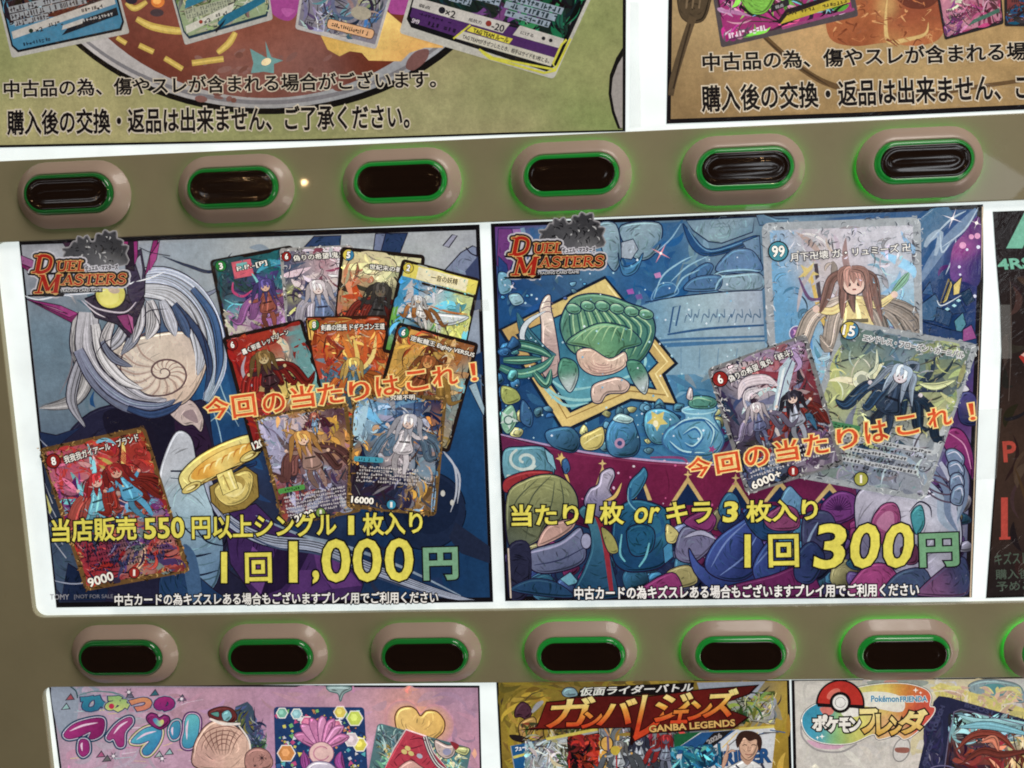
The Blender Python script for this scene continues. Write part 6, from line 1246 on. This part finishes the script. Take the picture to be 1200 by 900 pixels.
for k in range(40): x, y = R.uniform(76, 225), R.uniform(815, 892); s.line([(x, y), (x + R.uniform(8, 26), y - R.uniform(-2, 4))], R.uniform(.8, 2.4), R.choice([(196, 120, 160), (150, 190, 190), (206, 190, 130), (206, 196, 206), (160, 90, 150)]), taper=.6)
s.line([B1(310, 150), B1(430, 120), B1(600, 140), B1(660, 190)], 1.4, (90, 130, 130), taper=.5)
s.build("artwork", t)
hb = lambda ch, a, b, h, col, col2: s.text(ch, B1(*a), B1(*b), h, vgrad(810, col, 836, col2), 2.1, (66, 56, 96), 1.1, out2=(150, 156, 176), ow2=.8)
hb("ひ", (345, 255), (490, 250), 15, (60, 140, 170), (44, 104, 150)); hb("み", (515, 255), (655, 250), 15, (110, 170, 110), (196, 200, 120)); s.poly(ell(*B1(545, 225), 3.2), (190, 50, 84)); hb("つ", (690, 250), (815, 245), 12, (206, 150, 90), (206, 120, 110)); hb("の", (860, 250), (975, 245), 13, (176, 50, 120), (130, 44, 120))
bubble(s, [B1(*p) for p in ((210, 420), (280, 350), (400, 312), (480, 310), (498, 350), (480, 420), (425, 455), (385, 450), (396, 405), (320, 440), (240, 455))], (170, 56, 130), (136, 36, 100))
bubble(s, [B1(*p) for p in ((318, 470), (350, 455), (384, 475), (388, 545), (345, 580), (312, 545))], (170, 60, 136), (146, 40, 110))
bubble(s, [B1(*p) for p in ((512, 440), (570, 360), (640, 310), (686, 305), (690, 345), (640, 410), (632, 500), (590, 508), (560, 455), (530, 465))], (190, 90, 150), (140, 36, 106))
bubble(s, [B1(*p) for p in ((680, 475), (740, 405), (810, 370), (880, 375), (900, 410), (880, 480), (820, 560), (775, 568), (762, 530), (810, 470), (740, 490))], (100, 180, 206), (44, 110, 176), (196, 190, 120))
bubble(s, [B1(*p) for p in ((950, 400), (975, 340), (1020, 330), (1030, 390), (1012, 445), (970, 455))], (90, 170, 196), (40, 100, 170), (90, 150, 160))
bubble(s, [B1(*p) for p in ((1060, 330), (1085, 285), (1140, 285), (1165, 330), (1150, 440), (1110, 515), (1055, 515), (1040, 470), (1055, 400))], (110, 190, 200), (60, 130, 180), (130, 60, 130))
s.blob([B1(*p) for p in ((790, 300), (820, 272), (862, 282), (880, 305), (915, 285), (950, 300), (955, 340), (920, 375), (885, 388), (840, 370), (800, 335))], (140, 46, 110), (60, 34, 76), 1.4); s.blob([B1(*p) for p in ((836, 318), (860, 308), (880, 326), (905, 318), (912, 342), (885, 366), (852, 348))], blend([(181, 844, (70, 120, 190), 4), (186, 850, (110, 190, 170), 4), (190, 846, (224, 206, 90), 3)]), None, step=2)
for a, b in (((250, 400), (450, 340)), ((560, 420), (660, 330)), ((720, 460), (860, 400)), ((1085, 320), (1075, 460)), ((340, 480), (340, 540)), ((978, 370), (975, 430))): s.line([B1(*a), B1((a[0] + b[0]) / 2 - 6, (a[1] + b[1]) / 2 - 10), B1(*b)], 2.4, (222, 196, 216), taper=.9)
s.build("wordmark", t)
# cream rosette and patterned corner (stand-in for the first card)
s.poly([(276, 828), (290, 822), (296, 828), (312, 880), (300, 900), (262, 900)], (70, 84, 110)); s.ux = s.uy = s.wk = 1
s.strokes(260, [(285, 835, (110, 120, 60), 12), (295, 860, (80, 76, 130), 12), (300, 880, (90, 130, 90), 10), (290, 850, (60, 60, 100), 9)], (276, 826, 312, 900), 4, 47, dark=.3, mask=lambda x, y: inside(x, y, [(278, 829), (290, 824), (310, 878), (302, 898), (266, 898)]))
s.blob([(244, 834), (258, 828), (272, 830), (278, 840), (270, 848), (250, 844)], (110, 50, 48), (50, 34, 40), 1); s.blob([(260, 836), (268, 832), (272, 840), (264, 846)], (130, 176, 190), (50, 40, 60), .8); s.blob([(247, 836), (256, 834), (256, 840)], (90, 150, 140), (50, 40, 60), .7)
s.blob([(232, 900), (226, 880), (236, 856), (252, 844), (272, 848), (288, 862), (294, 880), (292, 902)], blend([(255, 860, (206, 170, 152), 14), (240, 890, (196, 156, 146), 14), (280, 885, (214, 178, 160), 14)]), (90, 66, 62), 1.4, step=5)
for k in range(5): s.line(ell(262, 878, 8 + 6 * k, 7 + 5 * k, -12, 20, 190, 340), 1.3, (140, 100, 92), taper=.7, smooth=False)
for k in range(7): s.line([(238 + 8 * k, 852 + abs(k - 3) * 2), (242 + 6 * k, 866), (252 + 3 * k, 884)], 1.2, (130, 92, 84), taper=.8)
s.line([(246, 842), (262, 848), (282, 848)], 3.4, (222, 212, 204), taper=.4); s.line([(280, 850), (292, 868), (294, 892)], 2, (222, 212, 204), taper=.4); s.blob([(288, 884), (300, 876), (314, 880), (320, 894), (312, 902), (290, 902)], (176, 130, 122), (100, 74, 72), 1.1); s.star(307, 888, 6, (70, 50, 56), 8, .2); s.star(299, 897, 4, (70, 50, 56), 8, .2)
s.build("card_picture", t, "cream rosette picture with a patterned corner beside the letters")
# confetti card
q = [(321, 828), (427, 828.5), (434, 960), (325, 960)]; mp = quadmap(q); s.poly(rounded(mp, 0, 0, 1, 1, .04, .8), (40, 60, 120))
R = random.Random(51)
for k in range(240):
    u, v = R.uniform(.03, .97), R.uniform(.03, .62); x, y = mp(u, v); c = R.choice([(206, 196, 90), (196, 80, 130), (90, 170, 190), (120, 180, 110), (206, 206, 216), (60, 90, 160), (206, 140, 90), (40, 56, 116)]); r = R.uniform(1.2, 5); a = R.uniform(0, 120)
    pt = [(x + r * math.cos(math.radians(a + i * (120 if k % 3 else 90))), y + r * math.sin(math.radians(a + i * (120 if k % 3 else 90)))) for i in range(3 if k % 3 else 4)]
    s.poly(pt, (40, 44, 80)) if k % 2 else None; s.poly([(x + (p[0] - x) * .75, y + (p[1] - y) * .75) for p in pt], c)
for x, y, c, r in ((331, 835, (120, 180, 160), 6), (399, 834, (216, 196, 90), 7), (416, 841, (190, 206, 90), 9), (348, 836, (150, 190, 206), 6), (336, 882, (206, 140, 80), 10), (422, 872, (206, 196, 80), 8), (360, 846, (206, 110, 150), 7), (394, 850, (206, 120, 150), 7), (412, 866, (206, 190, 196), 8)): s.poly(ell(x, y, r + 1.2, None, 0, 6), (230, 226, 220)); s.poly(ell(x, y, r, None, 0, 6), c); s.poly(ell(x - 1, y - 1, r * .5, None, 0, 6), tuple(min(v + 30, 240) for v in c))
for k in range(7):
    a = math.radians(200 + 24 * k); s.blob([(377, 878), (377 + 22 * math.cos(a - .25), 872 + 24 * math.sin(a - .25)), (377 + 34 * math.cos(a), 872 + 34 * math.sin(a)), (377 + 22 * math.cos(a + .25), 872 + 24 * math.sin(a + .25))], (206, 140, 180) if k % 2 else (196, 124, 168), (130, 70, 120), 1)
s.poly(ell(377, 882, 15, 14), (140, 80, 120)); s.poly(ell(377, 882, 14, 13), (216, 180, 176)); s.line(ell(377, 882, 9, 8, 0, 20, 20, 320), 1.6, (190, 130, 150), smooth=False)
for x in (356, 400): s.ribbon([(x, 880), (x + (377 - x) * .1, 892), (x + 4, 904)], 10, (160, 80, 150), (90, 46, 96), 1)
s.blob([(360, 902), (368, 892), (386, 893), (394, 904)], (196, 190, 206), (110, 80, 120), 1); s.build("card_picture", t, "confetti card with a pink flower, centre of the pink poster")
# heart with glow and red ribbon card
for k in range(7): s.blob([(p[0] + (493 - p[0]) * -.06 * (6 - k), p[1] + (846 - p[1]) * -.06 * (6 - k)) for p in ((493, 838), (500, 832), (512, 833), (521, 844), (520, 856), (512, 864), (496, 872), (470, 860), (463, 842), (468, 830), (480, 827), (488, 831))], tuple(190 + a * k for a in (5, 0, -1)) if False else (196 + 3 * k, 146 + 3 * k, 152 - 3 * k), None)
s.blob([(493, 838), (500, 832), (512, 833), (521, 844), (520, 856), (512, 864), (496, 876), (470, 862), (463, 842), (468, 830), (480, 827), (488, 831)], blend([(480, 845, (226, 190, 116), 15), (505, 850, (222, 180, 100), 15), (490, 865, (206, 160, 100), 10)]), (100, 52, 40), 1.5, step=5)
q = [(443, 846), (553, 876), (535, 960), (425, 940)]; mp = quadmap(q); s.poly(rounded(mp, 0, 0, 1, 1, .05, 1), (90, 120, 130))
s.ux, s.uy, s.wk = 1, 1.1, 110; s.strokes(620, [(.1, .2, (110, 150, 150), .1), (.15, .5, (80, 110, 140), .1), (.2, .35, (190, 170, 90), .06), (.12, .6, (120, 180, 150), .1), (.9, .4, (90, 150, 160), .15), (.85, .2, (190, 190, 150), .1), (.3, .1, (140, 170, 170), .08)], (.02, .02, .98, .8), .035, 55, dark=.34, light=.25, map_=mp); s.ux = s.uy = s.wk = 1
s.blob([(476, 854), (500, 862), (508, 880), (526, 902), (450, 902), (462, 876)], (186, 66, 84), (206, 190, 190), 1.6, sm=False); s.blob([(466, 902), (480, 890), (492, 896), (498, 902)], (206, 160, 150), (110, 50, 60), 1); s.line([(498, 862), (504, 880), (514, 896), (530, 906)], 6, (46, 40, 70), smooth=True); s.line([(498, 862), (504, 880), (514, 896), (530, 906)], 4, (212, 206, 200)); s.line([(498, 862), (504, 880), (514, 896), (530, 906)], 1.4, (46, 40, 70))
for q in ([(480, 866), (492, 864), (500, 868)], [(470, 872), (482, 876), (496, 872)], [(462, 890), (470, 882), (480, 884)]): s.line(q, 1.4, (120, 34, 56), taper=.7)
for x, y, c in ((474, 880, (206, 190, 120)), (482, 882, (206, 190, 120)), (492, 885, (170, 176, 190)), (478, 876, (206, 190, 120))): s.poly(ell(x, y, 3.6, 2.6, 30), c)
s.blob([(510, 866), (524, 872), (534, 872), (532, 884), (522, 888), (512, 880)], (196, 176, 170), (70, 56, 60), 1); s.blob([(536, 874), (550, 876), (546, 884), (534, 880)], (186, 190, 130), (70, 70, 60), .9); s.poly(ell(524, 880, 5, 4), (150, 150, 180)); s.blob([(528, 868), (538, 872), (534, 878)], (150, 50, 60), None)
s.build("card_picture", t, "card with a red ribbon under the yellow heart")

# ---- gold poster
t = poster("gold poster with a dark red plaque of fiery slanted letters, bottom row centre", (755, 895))
s = Sheet(SHEET_W)
sheet_base(s, t, [(581.5, 798.5), (925, 797), (931, 1010), (592, 1010)], (24, 20, 22))
gd = [(595, 815, (120, 104, 40), 20), (620, 830, (160, 134, 52), 20), (600, 870, (150, 126, 46), 20), (660, 805, (130, 110, 44), 20), (800, 800, (140, 118, 48), 40), (915, 830, (170, 144, 56), 20), (910, 880, (150, 122, 44), 20), (890, 810, (130, 120, 100), 14), (760, 900, (120, 100, 50), 60), (596, 895, (110, 92, 40), 15)]
s.area([(584, 799), (922, 798), (927, 1006), (594, 1006)], blend(gd), 6); s.strokes(420, gd, (588, 800, 924, 900), 9, 71, dark=.1, light=.05, var=.16)
B4 = lambda x, y: (570 + x / 6, 790 + y / 6); B5 = lambda x, y: (750 + x / 6, 790 + y / 6)
for q in ([B5(900, 300), B5(930, 200), B5(960, 130)], [B5(870, 240), B5(900, 240), B5(935, 180)], [B5(940, 440), B5(980, 480)], [B5(920, 560), B5(950, 640)]): s.line(q, 1.4, (222, 206, 140), taper=.7)
s.blob([B5(*p) for p in ((400, 60), (880, 50), (800, 160), (640, 210), (420, 120))], (150, 156, 170), None, sm=False); s.blob([B5(*p) for p in ((600, 190), (760, 170), (840, 260), (960, 290), (940, 350), (780, 330), (640, 240))], (150, 150, 140), (60, 56, 50), 1, sm=False)
s.strokes(140, [(880, 832, (120, 130, 60), 8), (895, 840, (170, 160, 110), 8), (870, 828, (60, 90, 50), 8), (905, 845, (160, 160, 170), 8)], (850, 812, 908, 848), 5, 73, dark=.4, light=.2)
s.blob([B4(*p) for p in ((200, 300), (205, 240), (250, 195), (300, 220), (318, 280), (280, 316), (240, 300))], (84, 50, 66), (40, 26, 34), 1.2); s.line([B4(320, 270), B4(360, 220), B4(400, 190)], 6, (150, 150, 156), taper=.7); s.blob([B4(*p) for p in ((225, 380), (250, 330), (330, 300), (350, 350), (300, 440), (250, 450))], (176, 140, 80), (60, 44, 30), 1.2); s.blob([B4(*p) for p in ((160, 430), (200, 425), (265, 440), (262, 480), (190, 465))], (40, 32, 34), None); s.blob([B4(*p) for p in ((530, 130), (560, 95), (620, 100), (640, 150), (560, 160))], (130, 150, 170), (40, 50, 60), 1)
s.strokes(120, [(640, 858, (60, 70, 40), 10), (660, 850, (130, 120, 60), 10), (625, 862, (120, 50, 46), 8)], (612, 848, 690, 872), 5, 75, dark=.45)
s.build("artwork", t)
# cards under the plaque
q = [(599, 873), (640, 866), (652, 960), (612, 960)]; s.poly([(598, 874), (700, 855), (712, 900), (714, 960), (612, 960)], (150, 156, 160))
s.poly([(599, 874), (640, 866), (631, 882), (614, 900), (612, 960), (604, 905)], (34, 84, 150)); s.poly([(601, 886), (632, 878), (630, 881), (602, 889)], (200, 190, 90)); s.text("フュージョン", (604, 880.5), (628, 875.5), 5, (220, 226, 230), .3, (30, 70, 130), .4, .2)
s.strokes(260, [(640, 885, (170, 176, 176), 10), (626, 895, (150, 170, 190), 10), (656, 880, (150, 150, 110), 8), (664, 890, (60, 90, 60), 8), (655, 895, (170, 170, 180), 8), (668, 872, (90, 90, 50), 8)], (616, 868, 668, 902), 5, 77, dark=.35, light=.25)
s.poly([(664, 866), (702, 858), (712, 902), (668, 902)], (34, 24, 24)); s.strokes(220, [(688, 865, (150, 50, 40), 8), (694, 885, (170, 56, 40), 8), (675, 885, (30, 22, 24), 9), (702, 895, (140, 44, 36), 6), (684, 876, (110, 36, 34), 7)], (667, 862, 708, 902), 5, 79, dark=.2, light=.03, curl=1.6)
s.line([(640, 866), (700, 854.5)], 3.4, (190, 176, 80), smooth=False); s.build("card_picture", t, "blue and white card overlapping a red and black one, lower left of the plaque")
s.poly([(702, 852), (830, 846), (838, 960), (712, 960)], (110, 116, 120))
mech = [(712, 870, (206, 160, 70), 8), (730, 860, (150, 160, 160), 10), (725, 885, (150, 156, 160), 10), (745, 875, (60, 66, 84), 9), (760, 865, (120, 40, 44), 9), (775, 870, (190, 60, 60), 7), (770, 885, (80, 86, 110), 9), (785, 890, (170, 176, 180), 9), (775, 895, (206, 186, 80), 4), (752, 893, (150, 40, 44), 6), (795, 860, (70, 80, 90), 8), (815, 860, (30, 90, 60), 9), (735, 898, (160, 166, 176), 9)]
s.strokes(420, mech, (704, 852, 806, 902), 5.5, 81, dark=.4, light=.12, curl=.5)
idm = lambda a, b: (708 + 120 * a, 852 + 70 * b)
figure(s, idm, .34, .5, .8, (60, 64, 84), (170, 176, 180), (150, 156, 166), (90, 96, 110), 301); figure(s, idm, .6, .45, .7, (150, 44, 46), (90, 90, 110), (120, 126, 146), (170, 50, 50), 302); figure(s, idm, .14, .55, .7, (120, 120, 120), (206, 160, 80), (160, 166, 172), (110, 116, 124), 303)
s.poly(ell(711, 871, 8, 9), (40, 34, 30)); s.poly(ell(711, 871, 6.5, 8), (206, 160, 80)); s.line([(712, 862), (713, 880)], 2.6, (110, 90, 120)); s.poly(ell(721, 879, 5.5, 5.5), (190, 166, 60)); s.line([(722, 885), (723, 902)], 1.6, (170, 40, 46))
s.poly([(790, 860), (822, 857), (800, 876), (790, 880)], (30, 96, 60)); s.build("card_picture", t, "crowded metallic picture under the middle of the plaque")
s.poly([(820, 858), (906, 851), (909, 856), (904, 902), (786, 902), (788, 880)], (190, 192, 196)); s.poly([(788, 880), (822, 858), (862, 855), (828, 880), (790, 884)], (38, 76, 140)); s.poly([(836, 858), (858, 855), (834, 876), (818, 878)], (36, 32, 34)); s.text("2026", (830, 872), (846, 863), 5, (150, 146, 146), .4)
s.line([(866, 854), (907, 851)], 3, (196, 180, 90), smooth=False)
for k in range(8): s.line([(846 + 8 * k, 876 - 3 * k), (864 + 8 * k, 858)], 1.2, R.choice([(60, 90, 150), (90, 90, 96), (206, 176, 90)]), smooth=False)
s.text("KAMEN", (788, 899), (845, 894), 22, (34, 96, 136), .8, (24, 50, 96), .8); s.text("RIDER", (850, 896), (902, 892), 15, (40, 74, 140), .8, (24, 50, 96), .6)
s.strokes(120, [(800, 890, (40, 110, 140), 10), (825, 890, (20, 60, 100), 8), (815, 885, (110, 190, 200), 6), (838, 890, (60, 130, 170), 8)], (788, 876, 846, 902), 5, 83, dark=.3, light=.15, curl=.6)
# printed portrait: dark hair, raised hand, white collar
s.blob([(852, 902), (862, 894), (872, 890), (884, 892), (894, 902)], (206, 206, 204), (100, 100, 104), .8); s.blob([(868, 888), (876, 896), (884, 886), (882, 880), (870, 880)], (176, 140, 118), None)
s.blob([(866, 870), (867, 880), (872, 888), (878, 890), (885, 884), (889, 874), (888, 864), (876, 862), (868, 864)], (196, 158, 134), (110, 80, 66), .8)
s.blob([(864, 876), (862, 866), (868, 857), (880, 856), (890, 861), (893, 870), (890, 880), (887, 872), (886, 866), (878, 868), (872, 864), (868, 870)], (62, 40, 34), None)
s.line([(870, 873), (873, 872), (875, 873)], .9, (50, 34, 30)); s.line([(880, 873), (883, 872), (886, 873)], .9, (50, 34, 30)); s.line([(873, 883), (877, 884), (881, 883)], 1.1, (150, 96, 86)); s.line([(877, 874), (876, 879), (878, 879)], .6, (150, 110, 92))
s.ribbon([(846, 902), (850, 888), (852, 880)], 5, (190, 150, 128), (110, 84, 70), .6); s.ribbon([(850, 884), (853, 876), (852, 870)], 2, (196, 158, 134), (110, 84, 70), .5); s.ribbon([(852, 883), (857, 879), (862, 880)], 2, (196, 158, 134), (110, 84, 70), .5); s.line([(862, 896), (868, 902)], 2, (60, 60, 80)); s.line([(892, 894), (896, 902)], 3, (60, 60, 80))
s.build("card_picture", t, "card with a dark-haired person in a white collar, lower right of the plaque")
s.poly([B4(*p) for p in ((220, 392), (350, 370), (420, 190), (540, 180), (600, 158), (860, 145))] + [B5(*p) for p in ((60, 150), (440, 100), (840, 70), (770, 140), (600, 200), (640, 250), (770, 300), (660, 380), (40, 418), (-20, 440), (-50, 490))] + [B4(*p) for p in ((1010, 500), (1010, 375), (780, 380))], (40, 16, 16))
s.area([B4(*p) for p in ((300, 378), (360, 366), (424, 198), (540, 188), (602, 166), (860, 154))] + [B5(*p) for p in ((60, 158), (440, 108), (810, 80), (760, 134), (590, 200), (636, 256), (750, 298), (655, 372), (40, 408), (-20, 430))] + [B4(*p) for p in ((1020, 370), (780, 372))], blend([(640, 840, (110, 30, 26), 20), (720, 835, (90, 26, 24), 20), (800, 830, (110, 30, 26), 20), (870, 815, (90, 26, 24), 20), (800, 852, (72, 22, 22), 14)]), 5)
s.poly([B4(635, 155), B4(660, 100), B4(900, 80), B5(380, 55), B5(370, 115), B5(90, 145), B4(900, 150)], (26, 22, 24))
s.text("仮面ライダーバトル", (679, 815), (811, 809.5), 9.5, (206, 204, 200), .35, (26, 22, 24), .8, .3)
fire = lambda px, py: tuple((lambda tt: (lambda a, b, u: [a[k] + (b[k] - a[k]) * u for k in range(3)])(lin((222, 206, 140)), lin((216, 176, 80)), tt * 2) if tt < .5 else (lambda a, b, u: [a[k] + (b[k] - a[k]) * u for k in range(3)])(lin((216, 150, 60)), lin((200, 66, 34)), tt * 2 - 1))(min(1, max(0, (py - (818 - .06 * (px - 640))) / 34))))
for ch, x0, x1, yb, h in (("ガ", 641, 690, 852, 33), ("ン", 682, 702, 852, 17), ("バ", 700, 740, 849, 28), ("レ", 742, 772, 866, 50), ("ジ", 765, 805, 845, 31), ("ェ", 786, 804, 847, 14), ("ン", 806, 830, 843, 21), ("ズ", 824, 858, 840, 31)):
    s.text(ch, (x0, yb), (x1, yb - .05 * (x1 - x0)), h, fire, 1.0, (66, 18, 16), 1.4, .28)
s.text("GANBA LEGENDS", (761, 857.5), (861, 850), 7.5, (206, 166, 96), .35, (40, 16, 14), .6); s.build("wordmark", t)

# ---- white poster with the round red and white emblem
t = poster("white poster with a red and white ball emblem and gold letters, lower right", (1060, 895))
s = Sheet(SHEET_W)
sheet_base(s, t, [(927.5, 797), (1500, 790), (1510, 1010), (932, 1010)], (24, 20, 24))
wb = [(950, 830, (196, 192, 184), 30), (1000, 885, (190, 186, 180), 30), (1050, 880, (196, 190, 182), 25), (940, 880, (188, 184, 178), 20), (1120, 810, (196, 186, 150), 30), (1180, 810, (190, 188, 190), 25), (1060, 805, (190, 186, 176), 25), (1200, 870, (170, 150, 140), 30)]
s.area([(931, 798), (1490, 792), (1500, 1006), (936, 1006)], blend(wb), 8); s.strokes(160, wb, (936, 800, 1200, 900), 10, 85, dark=0, light=0, var=.03)
B6 = lambda x, y: (920 + x * .2333, 790 + y * .2333)
s.blob([B6(*p) for p in ((920, 60), (980, 30), (1080, 30), (1180, 60), (1200, 140), (1080, 130), (960, 110))], (130, 150, 156), (96, 110, 116), 1); s.blob([B6(*p) for p in ((990, 60), (1080, 50), (1150, 100), (1060, 110))], (90, 140, 150), None)
s.blob([B6(*p) for p in ((430, 32), (700, 32), (690, 60), (560, 56), (440, 60))], (150, 156, 150), None); s.blob([B6(*p) for p in ((500, 34), (560, 32), (570, 56), (510, 58))], (190, 140, 130), None)
s.line([B6(*p) for p in ((80, 260), (90, 320), (160, 380), (280, 390), (360, 350))], 2.2, (150, 146, 146)); s.blob([B6(*p) for p in ((110, 330), (200, 350), (300, 350), (260, 376), (160, 370))], (196, 156, 176), None)
s.poly(ell(*B6(585, 380), 10, 15, 20), (140, 136, 134)); s.poly(ell(*B6(585, 380), 8.5, 13.5, 20), (196, 192, 188)); s.blob([B6(*p) for p in ((555, 370), (620, 370), (615, 395), (560, 392))], (150, 96, 84), None)
s.build("artwork", t)
s.poly([(1076, 900), (1100, 822), (1092, 806), (1102, 800), (1220, 836), (1240, 960), (1066, 960)], (196, 184, 110)); s.strokes(120, [(1090, 880, (190, 176, 100), 12), (1130, 812, (196, 186, 120), 14), (1180, 828, (190, 160, 140), 12)], (1090, 806, 1198, 836), 6, 87, dark=.05, light=.2, var=.08)
s.poly([(1075, 960), (1076, 900), (1094, 822), (1100, 815.5), (1112, 817), (1212, 846), (1216, 960)], (44, 40, 78))
s.strokes(90, [(1090, 860, (60, 54, 96), 14), (1140, 826, (50, 44, 86), 14)], (1084, 830, 1104, 900), 5, 89, dark=.2, light=.06, var=.15)
pa = [(1106, 905), (1112, 860), (1118, 834), (1126, 831), (1214, 853), (1214, 905)]
s.area(pa, blend([(1130, 840, (60, 44, 50), 10), (1150, 850, (150, 190, 200), 12), (1190, 858, (130, 170, 186), 12), (1140, 880, (110, 50, 46), 12), (1160, 870, (170, 110, 90), 9), (1180, 885, (120, 56, 44), 12), (1118, 890, (60, 40, 50), 9), (1195, 875, (190, 166, 120), 8)]), 4)
s.strokes(240, [(1130, 840, (50, 40, 50), 9), (1145, 852, (150, 190, 206), 9), (1190, 858, (140, 176, 190), 10), (1140, 880, (120, 50, 44), 9), (1150, 872, (190, 120, 100), 6), (1180, 890, (110, 50, 40), 10), (1125, 890, (60, 40, 56), 8), (1190, 876, (196, 170, 120), 6)], (1113, 836, 1198, 902), 6, 95, dark=.3, light=.08, mask=lambda x, y: inside(x, y, pa))
for q_, c_ in (([(1122, 838), (1150, 846), (1180, 846), (1214, 850)], (150, 190, 204)), ([(1124, 852), (1160, 850), (1210, 862)], (120, 164, 186)), ([(1120, 880), (1140, 862), (1170, 862), (1190, 880)], (140, 66, 54)), ([(1126, 896), (1150, 880), (1176, 884), (1210, 878)], (110, 52, 44)), ([(1150, 870), (1164, 866), (1170, 880)], (196, 120, 96))): s.ribbon(q_, 9, c_, (46, 36, 48), .8)
s.line(pa[:5], 1.2, (110, 104, 130), smooth=False); s.text("QUICK", (1085, 898), (1095, 868), 5, (74, 68, 112), .4); s.text("TOUGH", (1096, 858), (1107, 828), 5, (74, 68, 112), .4); s.text("BOOST", (1130, 828), (1165, 838), 5, (74, 68, 112), .3)
s.line(ell(1104, 905, 17, 8, 0, 20, 180, 360), 1.4, (110, 104, 140), smooth=False); s.build("card_picture", t, "navy-framed card with red-brown and pale blue swirls")
# emblem
rb_ = blend([B6(100, 240) + ((60, 140, 180), 12), B6(150, 310) + ((70, 150, 190), 12), B6(260, 330) + ((130, 180, 110), 12), B6(360, 320) + ((196, 190, 100), 12), B6(500, 70) + ((206, 180, 90), 12), B6(600, 70) + ((206, 130, 60), 12), B6(690, 100) + ((196, 90, 60), 12), B6(400, 90) + ((200, 190, 120), 12), B6(700, 160) + ((200, 80, 70), 10), B6(500, 300) + ((206, 160, 110), 10)])
o1 = [B6(*p) for p in ((85, 240), (110, 180), (200, 130), (340, 75), (480, 50), (610, 50), (700, 75), (730, 110), (725, 160), (750, 170), (735, 210), (660, 290), (600, 325), (560, 305), (470, 325), (440, 300), (330, 345), (200, 345), (120, 310))]
qq = cr(o1, 5); s.line(qq + qq[:2], 3.4, (60, 50, 60), smooth=False); s.line(qq + qq[:2], 2.2, (216, 212, 206), smooth=False); s.area(qq, rb_, 4)
s.blob([B6(*p) for p in ((330, 110), (420, 88), (520, 92), (590, 120), (600, 170), (560, 190), (400, 160), (340, 170))], (212, 206, 196), None)
bx, by, br = *B6(277, 150), 27.5
s.poly(ell(bx, by, br + 1.2, None, 0, 40, 180, 372), (30, 24, 26)); s.poly(ell(bx, by - .5, br - 1.2, None, 0, 40, 182, 368), (186, 52, 44)); s.poly(ell(bx - 8, by - 12, 9, 5, -35), (206, 110, 96))
s.poly([(bx - br, by - 1), (bx + br, by + 1), (bx + br - 1, by + 6), (bx - br + 1, by + 3)], (30, 24, 26)); s.blob([(bx + 2, by + 5), (bx + br - 3, by + 6), (bx + br - 6, by + 14), (bx + 4, by + 14)], (214, 210, 204), None); s.blob([(bx - br + 4, by + 4), (bx - 8, by + 5), (bx - 10, by + 12), (bx - br + 8, by + 12)], (206, 120, 110), None)
s.poly(ell(bx, by - 2, 12.5), (30, 24, 26)); s.poly(ell(bx, by - 2, 9), (214, 212, 208)); s.line(ell(bx, by - 2, 6, 6, 0, 20), .9, (150, 146, 146), smooth=False)
s.text("Pokémon", B6(432, 138), B6(570, 138), 7, (70, 130, 180), .35, (216, 212, 204), .6); s.text("FRIENDA", B6(578, 138), B6(712, 136), 6, (70, 130, 180), .35, (216, 212, 204), .6)
s.chars([("ポ", 953, 969, 855.5, 17), ("ケ", 969, 983, 857, 16), ("モ", 984, 996, 857, 15), ("ン", 996, 1008, 856, 14)], (220, 216, 208), 1.1, (34, 26, 28), 1.5, -.02)
gl = lambda px, py: vgrad(832, (222, 206, 140), 860, (206, 160, 70))(px, py)
s.chars([("フ", 1009, 1028, 858, 26), ("レ", 1028, 1045, 860, 22), ("ン", 1044, 1058, 860, 19), ("ダ", 1055, 1086, 859, 26)], gl, 1.3, (34, 26, 28), 1.7, -.03)
for x, y, r in ((B6(655, 80) + (3.4,)), (B6(680, 93) + (2,)), (B6(185, 312) + (3.2,)), (B6(162, 318) + (2.2,))): s.star(x, y, r, (236, 232, 226), 4, .3, 0)
s.build("wordmark", t)

# ------------------------------------------------------------------ strips of clear tape over the white margins
def tape(q, label):
    w_ = .0012; x, z = P(*q[0]); t = [P(a, b) for a, b in q]; cxy = (sum(p[0] for p in t) / 4, sum(p[1] for p in t) / 4)
    vs = [(a, y, b) for y in (-w_, -w_ + .0001) for a, b in t]
    me = mesh_obj("clear_tape", vs, [(0, 1, 2, 3), (7, 6, 5, 4), (0, 4, 5, 1), (1, 5, 6, 2), (2, 6, 7, 3), (3, 7, 4, 0)], M_TAPE)
    me['label'] = label; me['category'] = "tape"; me['group'] = "clear tape on the paper edges"
tape([(1142, 480), (1172, 478), (1166, 560), (1138, 562)], "clear tape bridging the blue poster and the near-black poster")
tape([(738, 4), (748, 4), (751, 150), (737, 151)], "narrow clear tape upright in the white gap between the upper posters")
tape([(556, 352), (572, 351), (574, 364), (557, 365)], "small clear tape piece at the right edge of the 1,000 yen poster")
tape([(1168, 357), (1182, 357), (1184, 420), (1172, 420)], "clear tape piece on the left edge of the near-black poster")
